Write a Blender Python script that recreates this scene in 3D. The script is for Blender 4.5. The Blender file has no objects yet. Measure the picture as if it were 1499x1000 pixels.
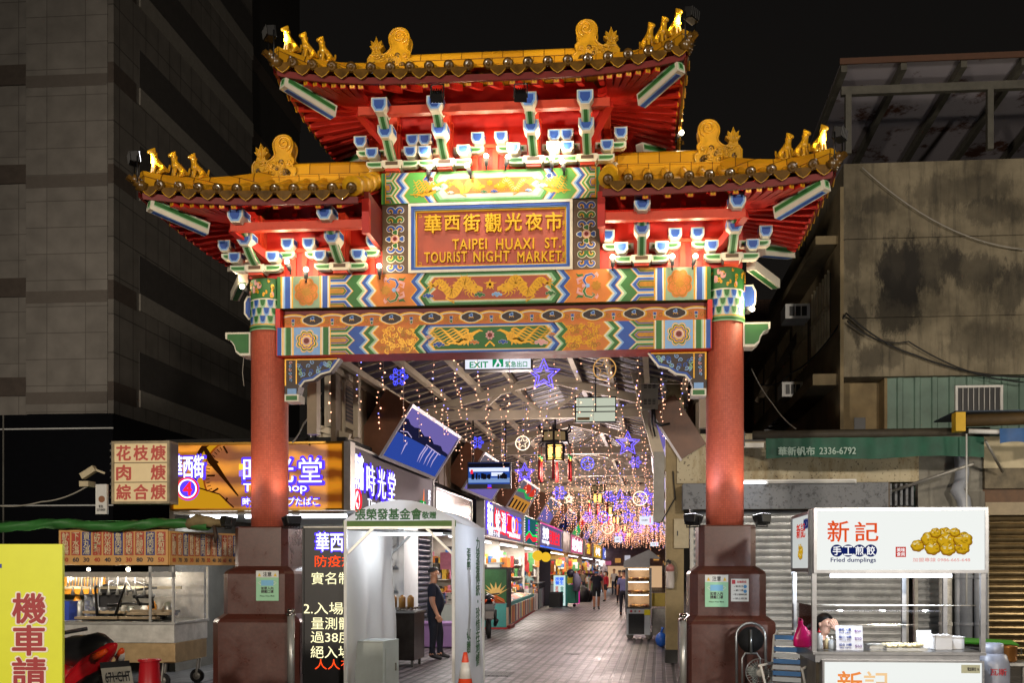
import bpy, bmesh, math, random
from mathutils import Vector, Matrix, Euler
random.seed(7)
sc = bpy.context.scene
COL = sc.collection
R = math.radians
# ---------------------------------------------------------------- camera
EYE = 1.65
CX, DCAM, YAW, FPX, PPX, PPY = 1.764, 12.42, R(4.40), 1400.0, 812.0, 835.0
cam = bpy.data.cameras.new('camera'); cam_ob = bpy.data.objects.new('camera', cam); COL.objects.link(cam_ob)
cam_ob.location = (CX, -DCAM, EYE); cam_ob.rotation_euler = (R(90), 0, YAW)
cam.sensor_width = 36; cam.lens = FPX/1499*36
cam.shift_x = (749.5-PPX)/1499; cam.shift_y = (PPY-500)/1499
cam.clip_end = 500; cam.clip_start = .1
sc.camera = cam_ob
# ---------------------------------------------------------------- world: a clear city night
w = bpy.data.worlds.new('World'); sc.world = w; w.use_nodes = True
bg = w.node_tree.nodes['Background']; bg.inputs[1].default_value = 1.0
wt = w.node_tree; wc = wt.nodes.new('ShaderNodeTexCoord'); wx = wt.nodes.new('ShaderNodeSeparateXYZ'); wr = wt.nodes.new('ShaderNodeValToRGB'); wt.links.new(wc.outputs['Generated'], wx.inputs[0]); wt.links.new(wx.outputs[2], wr.inputs[0]); wt.links.new(wr.outputs[0], bg.inputs[0])
wr.color_ramp.elements[0].position = .05; wr.color_ramp.elements[0].color = (.0095,.0080,.0066,1); wr.color_ramp.elements[1].position = .62; wr.color_ramp.elements[1].color = (.0040,.0037,.0036,1)
# ---------------------------------------------------------------- render and exposure
sc.view_settings.view_transform = 'Standard'; sc.view_settings.look = 'None'; sc.view_settings.exposure = 0; sc.view_settings.gamma = 1
sc.render.engine = 'CYCLES'
cy = sc.cycles; cy.use_denoising = True; cy.max_bounces = 6; cy.diffuse_bounces = 3; cy.glossy_bounces = 3; cy.transparent_max_bounces = 12
cy.transmission_bounces = 4; cy.sample_clamp_indirect = 4; cy.caustics_reflective = False; cy.caustics_refractive = False
try: cy.use_light_tree = True
except Exception: pass
# ---------------------------------------------------------------- lamps of the place and added fill lamps
def lamp(kind, loc, power, color=(1,.85,.65), size=.05, target=None, angle=60, blend=.5, name=None):
    d = bpy.data.lights.new(name or (kind.lower()+'_light'), kind); o = bpy.data.objects.new(d.name, d); COL.objects.link(o)
    o.location = loc; d.energy = power; d.color = color
    if kind == 'AREA':
        d.shape = 'RECTANGLE'; d.size, d.size_y = size
    else: d.shadow_soft_size = size
    if kind == 'SPOT': d.spot_size = R(angle); d.spot_blend = blend
    if target is not None:
        o.rotation_euler = (Vector(target)-Vector(loc)).to_track_quat('-Z','Y').to_euler()
    return o
WARM = (1,.78,.5); COOL = (.86,.92,1); NEUT = (1,.93,.84)
# two street lamps of the avenue behind the viewer, high and far
lamp('SPOT', (-8,-26,6.5), 11500, (1,.86,.70), .5, (-2,2,4.0), 66, .6, 'avenue_fill_light')
lamp('SPOT', (10,-24,6.0), 10500, (1,.88,.74), .5, (4,2,5.0), 66, .6, 'avenue_fill_light')
lamp('SPOT', (-3,-24,7), 7500, (1,.92,.82), .5, (-19,17,13), 40, .6, 'avenue_fill_light')  # unseen third lamp, added to brighten the tiled tower
lamp('POINT', (10.6,.2,3.0), 300, (1,.88,.70), .3, name='stall_lamp_light')  # unseen fill lamp, added to brighten the underside of the rusty canopy
# ---------------------------------------------------------------- projection helpers for setting out
_c, _s = math.cos(YAW), math.sin(YAW)
def ax(px, Y, PX0=PPX):
    a = math.atan((px-PX0)/FPX) - YAW
    return CX + math.tan(a)*(Y+DCAM)
def dep(X, Y): return (Y+DCAM)*_c - (X-CX)*_s
def az(py, X, Y): return EYE + (PPY-py)*dep(X,Y)/FPX
def at(px, py, Y): X = ax(px,Y); return Vector((X, Y, az(py,X,Y)))
PHI = R(1.84); _sp, _cp = math.sin(PHI), math.cos(PHI)
def SF(s, t, z=0): return Vector((s*_cp+t*_sp, -s*_sp+t*_cp, z))      # street frame: s across, t along
def st_of(px, s):                                                     # t where pixel column px meets the plane s
    k = math.tan(math.atan((px-PPX)/FPX)-YAW)
    # X-CX = k (Y+D)
    return (CX + k*DCAM - s*_cp - k*s*_sp)/(_sp - k*_cp)
def sz(py, s, t): p = SF(s,t); return az(py, p.x, p.y)
# ---------------------------------------------------------------- materials
def hexc(h):
    h = h.lstrip('#'); v = [int(h[i:i+2],16)/255 for i in (0,2,4)]
    return tuple((c/12.92 if c <= .04045 else ((c+.055)/1.055)**2.4) for c in v)
MATS = {}
def mat(name, color, rough=.5, metal=0, var=.12, scale=6, bump=0, bscale=40, spec=.5, coat=0, alpha=1, trans=0):
    if name in MATS: return MATS[name]
    c = hexc(color) if isinstance(color, str) else color
    m = bpy.data.materials.new(name); m.use_nodes = True; nt = m.node_tree; b = nt.nodes['Principled BSDF']
    b.inputs['Roughness'].default_value = rough; b.inputs['Metallic'].default_value = metal
    b.inputs['Specular IOR Level'].default_value = spec; b.inputs['Coat Weight'].default_value = coat
    b.inputs['Alpha'].default_value = alpha; b.inputs['Transmission Weight'].default_value = trans
    b.inputs['Base Color'].default_value = (*c,1)
    if var > 0:
        tc = nt.nodes.new('ShaderNodeTexCoord'); n = nt.nodes.new('ShaderNodeTexNoise'); n.inputs['Scale'].default_value = scale; n.inputs['Detail'].default_value = 6; n.inputs['Roughness'].default_value = .65
        r = nt.nodes.new('ShaderNodeMapRange'); r.inputs['From Min'].default_value = .3; r.inputs['From Max'].default_value = .7; r.inputs['To Min'].default_value = 1-var; r.inputs['To Max'].default_value = 1+var*.6
        mx = nt.nodes.new('ShaderNodeMix'); mx.data_type = 'RGBA'; mx.blend_type = 'MULTIPLY'; mx.inputs[0].default_value = 1; mx.inputs[6].default_value = (*c,1)
        nt.links.new(tc.outputs['Object'], n.inputs['Vector']); nt.links.new(n.outputs['Fac'], r.inputs['Value']); nt.links.new(r.outputs[0], mx.inputs[7]); nt.links.new(mx.outputs[2], b.inputs['Base Color'])
    if bump > 0:
        tc2 = nt.nodes.new('ShaderNodeTexCoord'); n2 = nt.nodes.new('ShaderNodeTexNoise'); n2.inputs['Scale'].default_value = bscale; n2.inputs['Detail'].default_value = 5
        bp = nt.nodes.new('ShaderNodeBump'); bp.inputs['Strength'].default_value = bump; bp.inputs['Distance'].default_value = .02
        nt.links.new(tc2.outputs['Object'], n2.inputs['Vector']); nt.links.new(n2.outputs['Fac'], bp.inputs['Height']); nt.links.new(bp.outputs[0], b.inputs['Normal'])
    MATS[name] = m; return m
def emit(name, color, strength=1.0, sample=False):
    if name in MATS: return MATS[name]
    c = hexc(color) if isinstance(color, str) else color
    m = bpy.data.materials.new(name); m.use_nodes = True; nt = m.node_tree; nt.nodes.clear()
    e = nt.nodes.new('ShaderNodeEmission'); e.inputs[0].default_value = (*c,1); e.inputs[1].default_value = strength
    o = nt.nodes.new('ShaderNodeOutputMaterial'); nt.links.new(e.outputs[0], o.inputs[0])
    m.cycles.emission_sampling = 'AUTO' if sample else 'NONE'
    MATS[name] = m; return m
def nodes_of(m): nt = m.node_tree; return nt, nt.nodes['Principled BSDF']
def N(nt, kind, **kw):
    n = nt.nodes.new('ShaderNode'+kind)
    for k, v in kw.items():
        if k.startswith('i_'): n.inputs[k[2:].replace('_',' ')].default_value = v
        else: setattr(n, k, v)
    return n
def brick_mat(name, c1, c2, mortar, bw, bh, msize, rough=.5, rot=None, bump=.4, offset=.5, coords='Object', spec=.5, noise=.25, axes='XZ'):
    m = mat(name, c1, rough, var=0, spec=spec); nt, b = nodes_of(m)
    tc = N(nt,'TexCoord'); mp = N(nt,'Mapping')
    if axes == 'XZ': mp.inputs['Rotation'].default_value = (R(-90),0,0)
    if axes == 'YZ':
        mp.inputs['Rotation'].default_value = (0,R(90),0)
    if rot is not None: mp.inputs['Rotation'].default_value = rot
    br = N(nt,'TexBrick'); br.offset = offset
    br.inputs['Color1'].default_value = (*hexc(c1),1); br.inputs['Color2'].default_value = (*hexc(c2),1); br.inputs['Mortar'].default_value = (*hexc(mortar),1)
    br.inputs['Scale'].default_value = 1; br.inputs['Brick Width'].default_value = bw; br.inputs['Row Height'].default_value = bh; br.inputs['Mortar Size'].default_value = msize; br.inputs['Mortar Smooth'].default_value = .2
    nt.links.new(tc.outputs[coords], mp.inputs[0]); nt.links.new(mp.outputs[0], br.inputs['Vector'])
    ns = N(nt,'TexNoise'); ns.inputs['Scale'].default_value = 1.7; ns.inputs['Detail'].default_value = 7; nt.links.new(tc.outputs[coords], ns.inputs['Vector'])
    rg = N(nt,'MapRange'); rg.inputs['From Min'].default_value = .3; rg.inputs['From Max'].default_value = .7; rg.inputs['To Min'].default_value = 1-noise; rg.inputs['To Max'].default_value = 1+noise*.5
    mx = N(nt,'Mix', data_type='RGBA', blend_type='MULTIPLY'); mx.inputs[0].default_value = 1
    nt.links.new(ns.outputs['Fac'], rg.inputs['Value']); nt.links.new(br.outputs['Color'], mx.inputs[6]); nt.links.new(rg.outputs[0], mx.inputs[7]); nt.links.new(mx.outputs[2], b.inputs['Base Color'])
    if bump:
        bp = N(nt,'Bump'); bp.inputs['Strength'].default_value = bump; bp.inputs['Distance'].default_value = .01; bp.invert = True
        nt.links.new(br.outputs['Fac'], bp.inputs['Height']); nt.links.new(bp.outputs[0], b.inputs['Normal'])
    return m
# ---------------------------------------------------------------- mesh builder
class MB:
    def __init__(s): s.v=[]; s.f=[]; s.m=[]; s.sm=[]; s.mats=[]
    def mi(s, m):
        if m not in s.mats: s.mats.append(m)
        return s.mats.index(m)
    def add(s, vs, fs, m, smooth=False):
        k = len(s.v); i = s.mi(m); s.v += [tuple(v) for v in vs]
        for f in fs: s.f.append([a+k for a in f]); s.m.append(i); s.sm.append(smooth)
    def box(s, x0,x1,y0,y1,z0,z1, m):
        s.add([(x0,y0,z0),(x1,y0,z0),(x1,y1,z0),(x0,y1,z0),(x0,y0,z1),(x1,y0,z1),(x1,y1,z1),(x0,y1,z1)],
              [(0,3,2,1),(4,5,6,7),(0,1,5,4),(1,2,6,5),(2,3,7,6),(3,0,4,7)], m)
    def bar(s, a, b, w, h, m, up=(0,0,1)):                             # rectangular bar from a to b
        a=Vector(a); b=Vector(b); d=(b-a).normalized(); u=Vector(up)
        if abs(d.dot(u))>.98: u=Vector((0,1,0))
        x=d.cross(u).normalized(); z=x.cross(d).normalized(); x*=w/2; z*=h/2
        s.add([a-x-z,a+x-z,a+x+z,a-x+z,b-x-z,b+x-z,b+x+z,b-x+z],[(0,1,2,3),(7,6,5,4),(0,4,5,1),(1,5,6,2),(2,6,7,3),(3,7,4,0)], m)
    def tube(s, pts, r, m, n=8, closed=False, caps=True, smooth=True):
        pts=[Vector(p) for p in pts]; L=len(pts); rr=r if isinstance(r,(list,tuple)) else [r]*L
        vs=[]; prev=None
        for i,p in enumerate(pts):
            if closed: d=pts[(i+1)%L]-pts[i-1]
            else: d=pts[min(i+1,L-1)]-pts[max(i-1,0)]
            d.normalize()
            if prev is None:
                u=Vector((0,0,1)) if abs(d.z)<.9 else Vector((1,0,0)); x=d.cross(u).normalized()
            else:
                x=(prev-d*prev.dot(d))
                x = x.normalized() if x.length>1e-6 else d.orthogonal().normalized()
            prev=x; y=d.cross(x)
            for k in range(n):
                a=2*math.pi*k/n; vs.append(p+(x*math.cos(a)+y*math.sin(a))*rr[i])
        fs=[]
        for i in range(L if closed else L-1):
            j=(i+1)%L
            for k in range(n): fs.append((i*n+k, i*n+(k+1)%n, j*n+(k+1)%n, j*n+k))
        if caps and not closed: fs += [tuple(range(n-1,-1,-1)), tuple(range((L-1)*n, L*n))]
        s.add(vs, fs, m, smooth)
    def lathe(s, prof, c, m, n=20, axis='Z', smooth=True):
        vs=[]; c=Vector(c)
        for r,h in prof:
            for k in range(n):
                a=2*math.pi*k/n; x,y=r*math.cos(a), r*math.sin(a)
                vs.append(c+Vector({'Z':(x,y,h),'Y':(x,h,y),'X':(h,x,y)}[axis]))
        fs=[]; L=len(prof)
        for i in range(L-1):
            for k in range(n): fs.append((i*n+k, i*n+(k+1)%n, (i+1)*n+(k+1)%n, (i+1)*n+k))
        fs += [tuple(range(n-1,-1,-1)), tuple(range((L-1)*n, L*n))]
        s.add(vs, fs, m, smooth)
    def octa(s, prof, c, m, chamf=.3):                                  # square with cut corners, profile [(half, z)]
        vs=[]; c=Vector(c)
        for h,z in prof:
            k=h*(1-chamf)
            for x,y in ((-k,-h),(k,-h),(h,-k),(h,k),(k,h),(-k,h),(-h,k),(-h,-k)): vs.append(c+Vector((x,y,z)))
        fs=[]
        for i in range(len(prof)-1):
            for k in range(8): fs.append((i*8+k,i*8+(k+1)%8,(i+1)*8+(k+1)%8,(i+1)*8+k))
        fs += [tuple(range(7,-1,-1)), tuple(range((len(prof)-1)*8,len(prof)*8))]
        s.add(vs, fs, m)
    def prism(s, poly, a, b, m, plane='xz', smooth=False):              # polygon pulled from a to b along the missing axis
        def P(u,v,t): return {'xz':(u,t,v),'yz':(t,u,v),'xy':(u,v,t)}[plane]
        n=len(poly); vs=[P(u,v,a) for u,v in poly]+[P(u,v,b) for u,v in poly]
        s.add(vs, [tuple(range(n)), tuple(range(2*n-1,n-1,-1))], m)
        s.add(vs, [(i,i+n,(i+1)%n+n,(i+1)%n) for i in range(n)], m, smooth)
    def flat(s, poly, t, m, plane='xz'):
        def P(u,v): return {'xz':(u,t,v),'yz':(t,u,v),'xy':(u,v,t)}[plane]
        s.add([P(u,v) for u,v in poly],[tuple(range(len(poly)))], m)
    def rect(s, x0,x1,z0,z1,t,m,plane='xz'): s.flat([(x0,z0),(x1,z0),(x1,z1),(x0,z1)],t,m,plane)
    def ribbon(s, pts, w, t, m, plane='xz'):                            # flat painted stroke
        L=len(pts); ww=w if isinstance(w,(list,tuple)) else [w]*L; a=[]; b=[]
        for i,(x,z) in enumerate(pts):
            p=pts[max(i-1,0)]; q=pts[min(i+1,L-1)]; dx,dz=q[0]-p[0],q[1]-p[1]; l=math.hypot(dx,dz) or 1
            nx,nz=-dz/l*ww[i]/2, dx/l*ww[i]/2; a.append((x+nx,z+nz)); b.append((x-nx,z-nz))
        def P(u,v): return {'xz':(u,t,v),'yz':(t,u,v),'xy':(u,v,t)}[plane]
        s.add([P(*p) for p in a]+[P(*p) for p in b],[(i,i+1,L+i+1,L+i) for i in range(L-1)], m)
    def ball(s, c, r, m, n=10, k=6, sq=(1,1,1)):
        c=Vector(c); vs=[]; fs=[]
        for i in range(k+1):
            th=math.pi*i/k
            for j in range(n):
                a=2*math.pi*j/n; vs.append(c+Vector((r*sq[0]*math.sin(th)*math.cos(a), r*sq[1]*math.sin(th)*math.sin(a), r*sq[2]*math.cos(th))))
        for i in range(k):
            for j in range(n): fs.append((i*n+j,(i+1)*n+j,(i+1)*n+(j+1)%n,i*n+(j+1)%n))
        s.add(vs,fs,m,True)
    def mesh(s, name):
        me=bpy.data.meshes.new(name); me.from_pydata([tuple(v) for v in s.v],[],s.f)
        for m in s.mats: me.materials.append(m)
        me.polygons.foreach_set('material_index', s.m); me.polygons.foreach_set('use_smooth', s.sm)
        me.update(); return me
    def build(s, name, parent=None, bevel=0, loc=None):
        o=bpy.data.objects.new(name, s.mesh(name)); COL.objects.link(o)
        if parent is not None: o.parent=parent
        if loc is not None: o.location=loc
        if bevel: soften(o,bevel)
        return o
def soften(o, w, seg=2):
    b=o.modifiers.new('bevel','BEVEL'); b.width=w; b.segments=seg; b.limit_method='ANGLE'; b.angle_limit=R(40)
def tag(o, label=None, cat=None, group=None, kind=None):
    if label: o['label']=label
    if cat: o['category']=cat
    if group: o['group']=group
    if kind: o['kind']=kind
    return o
def thing(name, label, cat, loc=(0,0,0), rz=0, group=None):
    o=bpy.data.objects.new(name,None); COL.objects.link(o); o.location=loc; o.rotation_euler=(0,0,rz); o.empty_display_size=.1
    return tag(o,label,cat,group)
def struct(mb, name):
    o=mb.build(name); o['kind']='structure'; return o
KIDS={}
def kids(o): return [c for c in bpy.data.objects if c.parent==o]
def dup(root, loc, rz=None, label=None, group=None, deep=True):
    r=root.copy(); COL.objects.link(r); r.location=loc
    if rz is not None: r.rotation_euler=(0,0,rz)
    if label: r['label']=label
    if group: r['group']=group
    for ch in kids(root):
        c=ch.copy(); COL.objects.link(c); c.parent=r
        for g in kids(ch):
            d=g.copy(); COL.objects.link(d); d.parent=c
    return r
# ---------------------------------------------------------------- lettering (converted to meshes in one go at the end)
TEXTS=[]
def text(parent, body, m, loc, h=None, w=None, rz=0, rx=90, bold=.012, ext=.002, name='lettering', ls=1.0, sp=1.0, mono=False, label=None, clip=None):
    c=bpy.data.curves.new(name,'FONT'); c.body=body; c.size=1; c.offset=bold if bold<=.012 else 0; c.extrude=0; c.space_line=ls; c.space_character=sp; c.align_x='CENTER'; c.resolution_u=3
    o=bpy.data.objects.new(name,c); COL.objects.link(o); TEXTS.append((o,parent,Vector(loc),h,w,rz,rx,ext,m,name,label,bold,clip))
def vtext(parent, body, m, loc, h=None, w=None, **k): text(parent, '\n'.join(body), m, loc, h, w, **k)
def flush_texts():
    dg=bpy.context.evaluated_depsgraph_get(); dg.update()
    for o,parent,loc,h,w,rz,rx,ext,m,name,label,bold,clip in TEXTS:
        me=bpy.data.meshes.new_from_object(o.evaluated_get(dg)); me.materials.clear(); me.materials.append(m)
        if len(me.vertices)==0: bpy.data.objects.remove(o); continue
        xs=[v.co.x for v in me.vertices]; ys=[v.co.y for v in me.vertices]
        bw,bh=max(xs)-min(xs),max(ys)-min(ys); cx,cyy=(max(xs)+min(xs))/2,(max(ys)+min(ys))/2
        if h and w: sx,sy=w/bw,h/bh
        elif h: sx=sy=h/bh
        else: sx=sy=w/bw
        for v in me.vertices: v.co=Vector(((v.co.x-cx)*sx,(v.co.y-cyy)*sy,0))
        if bold>.012:                                                  # heavier strokes: the glyph repeated on small rings, each a hair further out
            bb=bold*.8; off=[(bb*math.cos(k*math.pi/4),bb*math.sin(k*math.pi/4)) for k in range(8)]+([(bb*.5*math.cos(k*math.pi/3),bb*.5*math.sin(k*math.pi/3)) for k in range(6)] if bold>.05 else [])
            vs=[v.co.copy() for v in me.vertices]; fs=[list(q.vertices) for q in me.polygons]; V2=[];F2=[]
            for k,(a,b_) in enumerate([(0,0)]+off):
                n0=len(V2); V2+=[(v.x+a*sx,v.y+b_*sy,.00012*k) for v in vs]; F2+=[[i+n0 for i in f] for f in fs]
            me.clear_geometry(); me.from_pydata(V2,[],F2)
        if ext>0:
            bm=bmesh.new(); bm.from_mesh(me); bmesh.ops.dissolve_limit(bm,angle_limit=.01,verts=bm.verts,edges=bm.edges) if False else None
            r=bmesh.ops.extrude_face_region(bm,geom=bm.faces[:]); vv=[e for e in r['geom'] if isinstance(e,bmesh.types.BMVert)]
            bmesh.ops.translate(bm,verts=vv,vec=(0,0,ext)); bmesh.ops.recalc_face_normals(bm,faces=bm.faces[:]); bm.to_mesh(me); bm.free()
        if clip is not None:                                           # lettering that runs off the edge of its board
            bm=bmesh.new(); bm.from_mesh(me); bmesh.ops.bisect_plane(bm,geom=bm.verts[:]+bm.edges[:]+bm.faces[:],plane_co=(clip-loc.x,0,0),plane_no=(1,0,0),clear_outer=True); bm.to_mesh(me); bm.free()
        n=bpy.data.objects.new(name,me); COL.objects.link(n); n.parent=parent; n.location=loc; n.rotation_euler=(Euler((R(rx),0,0)).to_matrix().to_4x4()).to_euler()
        if rz: n.rotation_euler=(Matrix.Rotation(rz,4,'Z') @ Matrix.Rotation(R(rx),4,'X')).to_euler()
        if label: n['label']=label
        cu=o.data; bpy.data.objects.remove(o); bpy.data.curves.remove(cu)
# ---------------------------------------------------------------- skinned figures
def skin_mesh(name, V, E, Rad, root, sub=2):
    me=bpy.data.meshes.new(name); me.from_pydata(V,E,[]); o=bpy.data.objects.new(name,me); COL.objects.link(o)
    o.modifiers.new('skin','SKIN'); s2=o.modifiers.new('sub','SUBSURF'); s2.levels=sub; s2.render_levels=sub
    for i,sv in enumerate(me.skin_vertices[0].data):
        r=Rad[i]; sv.radius=(r,r) if not isinstance(r,tuple) else r; sv.use_root=(i==root)
    dg=bpy.context.evaluated_depsgraph_get(); dg.update()
    out=bpy.data.meshes.new_from_object(o.evaluated_get(dg)); bpy.data.objects.remove(o); out.name=name
    for p in out.polygons: p.use_smooth=True
    return out
# ================================================================ THE GATE
P=dict(
 red=mat('red lacquer','#c4281c',.42,var=.18,scale=3,bump=.05), dred=mat('dark red paint','#6e140e',.5,var=.2), ored=mat('orange red lacquer','#cf4426',.4,var=.15,scale=4),
 gold=mat('gold paint','#d9a01c',.38,metal=.25,var=.2,scale=14), dgold=mat('old gold paint','#a87414',.45,metal=.15,var=.25,scale=20),
 blue=mat('blue paint','#2450a4',.5,var=.12), lb=mat('pale blue paint','#7fa9da',.5,var=.08), green=mat('green paint','#2c6a30',.5,var=.15), lg=mat('pale green paint','#93c193',.5,var=.08),
 white=mat('white paint','#d6d1bf',.5,var=.08), cream=mat('cream paint','#d9ceb0',.5,var=.1), orange=mat('orange paint','#c8742a',.5,var=.15), pink=mat('pink paint','#d39a98',.5,var=.1),
 panelred=mat('brick red paint','#a84c34',.5,var=.15), brown=mat('brown paint','#54402c',.55,var=.2), dark=mat('dark brown paint','#2b1a16',.5,var=.2), teal=mat('grey green paint','#7d9a80',.5,var=.15), sgreen=mat('spring green paint','#4f9a3c',.5,var=.1))
def glaze(name, c, v=.25):
    m=mat(name,c,.26,var=v,scale=7,bump=.12,bscale=18,coat=.4); return m
GLZ=glaze('yellow glaze','#cf9a1c',.4); CAP=glaze('shaded yellow glaze','#65481a',.5)  # CAP is the yellow glaze darkened: shade under the eave put into its colour
RIDGE=brick_mat('glazed ridge brick','#d39c1e','#bb8418','#6b4510',.27,.16,.006,rough=.28,bump=.5,noise=.2)
COLM=mat('mosaic column red','#9a4030',.55,var=.12,scale=5)
def mosaic(m):
    nt,b=nodes_of(m); tc=N(nt,'TexCoord'); sep=N(nt,'SeparateXYZ'); nt.links.new(tc.outputs['Object'],sep.inputs[0])
    at2=N(nt,'Math',operation='ARCTAN2'); nt.links.new(sep.outputs[1],at2.inputs[0]); nt.links.new(sep.outputs[0],at2.inputs[1])
    mu=N(nt,'Math',operation='MULTIPLY'); mu.inputs[1].default_value=.24; nt.links.new(at2.outputs[0],mu.inputs[0])
    cb=N(nt,'CombineXYZ'); nt.links.new(mu.outputs[0],cb.inputs[0]); nt.links.new(sep.outputs[2],cb.inputs[1])
    br=N(nt,'TexBrick'); br.offset=0; br.inputs['Scale'].default_value=1; br.inputs['Brick Width'].default_value=.028; br.inputs['Row Height'].default_value=.028; br.inputs['Mortar Size'].default_value=.0016
    br.inputs['Color1'].default_value=(*hexc('#b85840'),1); br.inputs['Color2'].default_value=(*hexc('#a84c36'),1); br.inputs['Mortar'].default_value=(*hexc('#7e463a'),1)
    nt.links.new(cb.outputs[0],br.inputs['Vector']); nt.links.new(br.outputs['Color'],b.inputs['Base Color'])
    bp=N(nt,'Bump'); bp.invert=True; bp.inputs['Strength'].default_value=.35; bp.inputs['Distance'].default_value=.004; nt.links.new(br.outputs['Fac'],bp.inputs['Height']); nt.links.new(bp.outputs[0],b.inputs['Normal'])
mosaic(COLM)
gate=thing('memorial_gate','Chinese gateway with three yellow tiled roofs, red columns and painted beams','gateway')
FY=-.27
L_=.0025                                                               # step between paint layers
def tri(v): return [1,0,1,0,1][round(v*4)]
VS=[0,.25,.5,.75,1]
class Paint:
    """painted board in the plane y=FY, mirrored left and right"""
    def __init__(s, mb, z0, z1, y=FY): s.mb=mb; s.z0=z0; s.z1=z1; s.y=y; s.k=0
    def Z(s,v): return s.z1-(s.z1-s.z0)*v
    def both(s, poly, m, layer):
        t=s.y-L_*layer; s.mb.flat(poly,t,m); s.mb.flat([(-x,z) for x,z in reversed(poly)],t,m)
    def stripe(s,xa,xb,m,layer=1): s.both([(xa,s.z0),(xb,s.z0),(xb,s.z1),(xa,s.z1)],m,layer)
    def zig(s,xa,xb,m,d,layer=1):
        a=[(xa+d*tri(v),s.Z(v)) for v in VS]; b=[(xb+d*tri(v),s.Z(v)) for v in VS]
        s.both(list(reversed(b))+a,m,layer) if False else s.both(a[::-1]+b,m,layer)
    def hexrow(s,xa,xb,tip,cols,layer=2):
        H=s.z1-s.z0
        for vc in (0,.5,1):
            hh=.25*H
            for k,(m,ins) in enumerate(cols):
                h=hh-ins; te=tip-ins*1.0; xx=xb-ins*.55
                if h<=0.004: continue
                zc=s.Z(vc)
                if vc==.5: poly=[(xa,zc-h),(xx,zc-h),(xx+te,zc),(xx,zc+h),(xa,zc+h)]
                elif vc==0: poly=[(xa,zc-h),(xx,zc-h),(xx+te,zc),(xa,zc)]
                else: poly=[(xa,zc),(xx+te,zc),(xx,zc+h),(xa,zc+h)]
                s.both(poly,m,layer+k)
def lobed(cx,cz,r,n=8,amp=.12,rz=1.0,seg=64): return [(cx+r*(1+amp*abs(math.sin(n*a/2))-amp)*math.cos(a), cz+rz*r*(1+amp*abs(math.sin(n*a/2))-amp)*math.sin(a)) for a in [2*math.pi*k/seg for k in range(seg)]]
def circ(cx,cz,r,n=24,a0=0): return [(cx+r*math.cos(2*math.pi*k/n+a0),cz+r*math.sin(2*math.pi*k/n+a0)) for k in range(n)]
def spiral(cx,cz,r,turns=1.4,a0=0,sgn=1,n=22): return [(cx+r*(1-i/n*.85)*math.cos(a0+sgn*turns*2*math.pi*i/n), cz+r*(1-i/n*.85)*math.sin(a0+sgn*turns*2*math.pi*i/n)) for i in range(n+1)]
def taper(n,w0,w1): return [w0+(w1-w0)*i/(n-1) for i in range(n)]
def curl(mb,cx,cz,r,m,t,w,a0=0,sgn=1,turns=1.2):
    p=spiral(cx,cz,r,turns,a0,sgn); mb.ribbon(p,taper(len(p),w,w*.5),t,m)
def dragon(mb,x0,x1,zc,h,t,m,m2,fl=1):
    """writhing gold dragon between x0 (tail) and x1 (head)"""
    n=40; Ls=x1-x0; pts=[]; ws=[]
    for i in range(n+1):
        u=i/n; pts.append((x0+Ls*(.06+.8*u), zc+h*.30*math.sin(u*9.2+.4)*(.75+.25*u))); ws.append(h*(.09+.25*math.sin(math.pi*min(1,u*.62+.1))))
    mb.ribbon(pts,ws,t,m)
    for i in range(3,n-1,2):                                           # spines and scales
        (xa,za),(xb,zb)=pts[i],pts[i+1]; l=math.hypot(xb-xa,zb-za); nx,nz=-(zb-za)/l,(xb-xa)/l; w=ws[i]/2
        mb.flat([(xa+nx*w*.8,za+nz*w*.8),(xb+nx*w*.8,zb+nz*w*.8),(xa+nx*w*1.7-(xb-xa)*.4,za+nz*w*1.7-(zb-za)*.4)][::1],t-.0004,m)
        mb.ribbon([(xa+nx*w*.6,za+nz*w*.6),(xa+(xb-xa)*.6,za+(zb-za)*.6),(xa-nx*w*.6,za-nz*w*.6)],h*.018,t-L_,m2)
    hx,hz=pts[-1]; s=1 if Ls>0 else -1
    mb.flat(lobed(hx+s*h*.12,hz,h*.2,7,.3),t-L_*.6,m)
    mb.flat([(hx+s*h*.1,hz-h*.05),(hx+s*h*.42,hz-h*.12),(hx+s*h*.44,hz+h*.03),(hx+s*h*.25,hz+h*.12)],t-L_*.7,m)
    for k in range(9):                                                 # mane, whiskers
        a=math.pi*(.35+k*.16); q=[(hx+s*h*.08*math.cos(a),hz+h*.1*math.sin(a)),(hx+s*h*.3*math.cos(a),hz+h*.24*math.sin(a)),(hx+s*h*.38*math.cos(a+.4),hz+h*.36*math.sin(a+.3))]
        mb.ribbon(q,[h*.06,h*.05,h*.015],t-.0008,m)
    mb.flat(circ(hx+s*h*.18,hz+h*.06,h*.035,8),t-L_*2,m2)
    for u in (.2,.42,.62,.8):                                          # legs with claws
        i=int(u*n); px,pz=pts[i]; dz=-1 if pz>zc else 1
        if u in (.42,): dz=-1
        k=[(px,pz),(px-s*h*.12,pz+dz*h*.2),(px+s*h*.1,pz+dz*h*.33)]; mb.ribbon(k,[h*.11,h*.08,h*.05],t-.0006,m)
        for a in (-.6,0,.6): mb.ribbon([k[2],(k[2][0]+s*h*.13*math.cos(a),k[2][1]+h*.1*math.sin(a)+dz*h*.03)],[h*.04,.003],t-.0007,m)
    tx,tz=pts[0]
    for a in (-.7,-.25,.2,.6): mb.ribbon([(tx,tz),(tx-s*h*.2*math.cos(a),tz+h*.2*math.sin(a)+h*.03),(tx-s*h*.3*math.cos(a*1.3),tz+h*.3*math.sin(a*1.3))],[h*.05,h*.05,.004],t-.0005,m)
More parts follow.
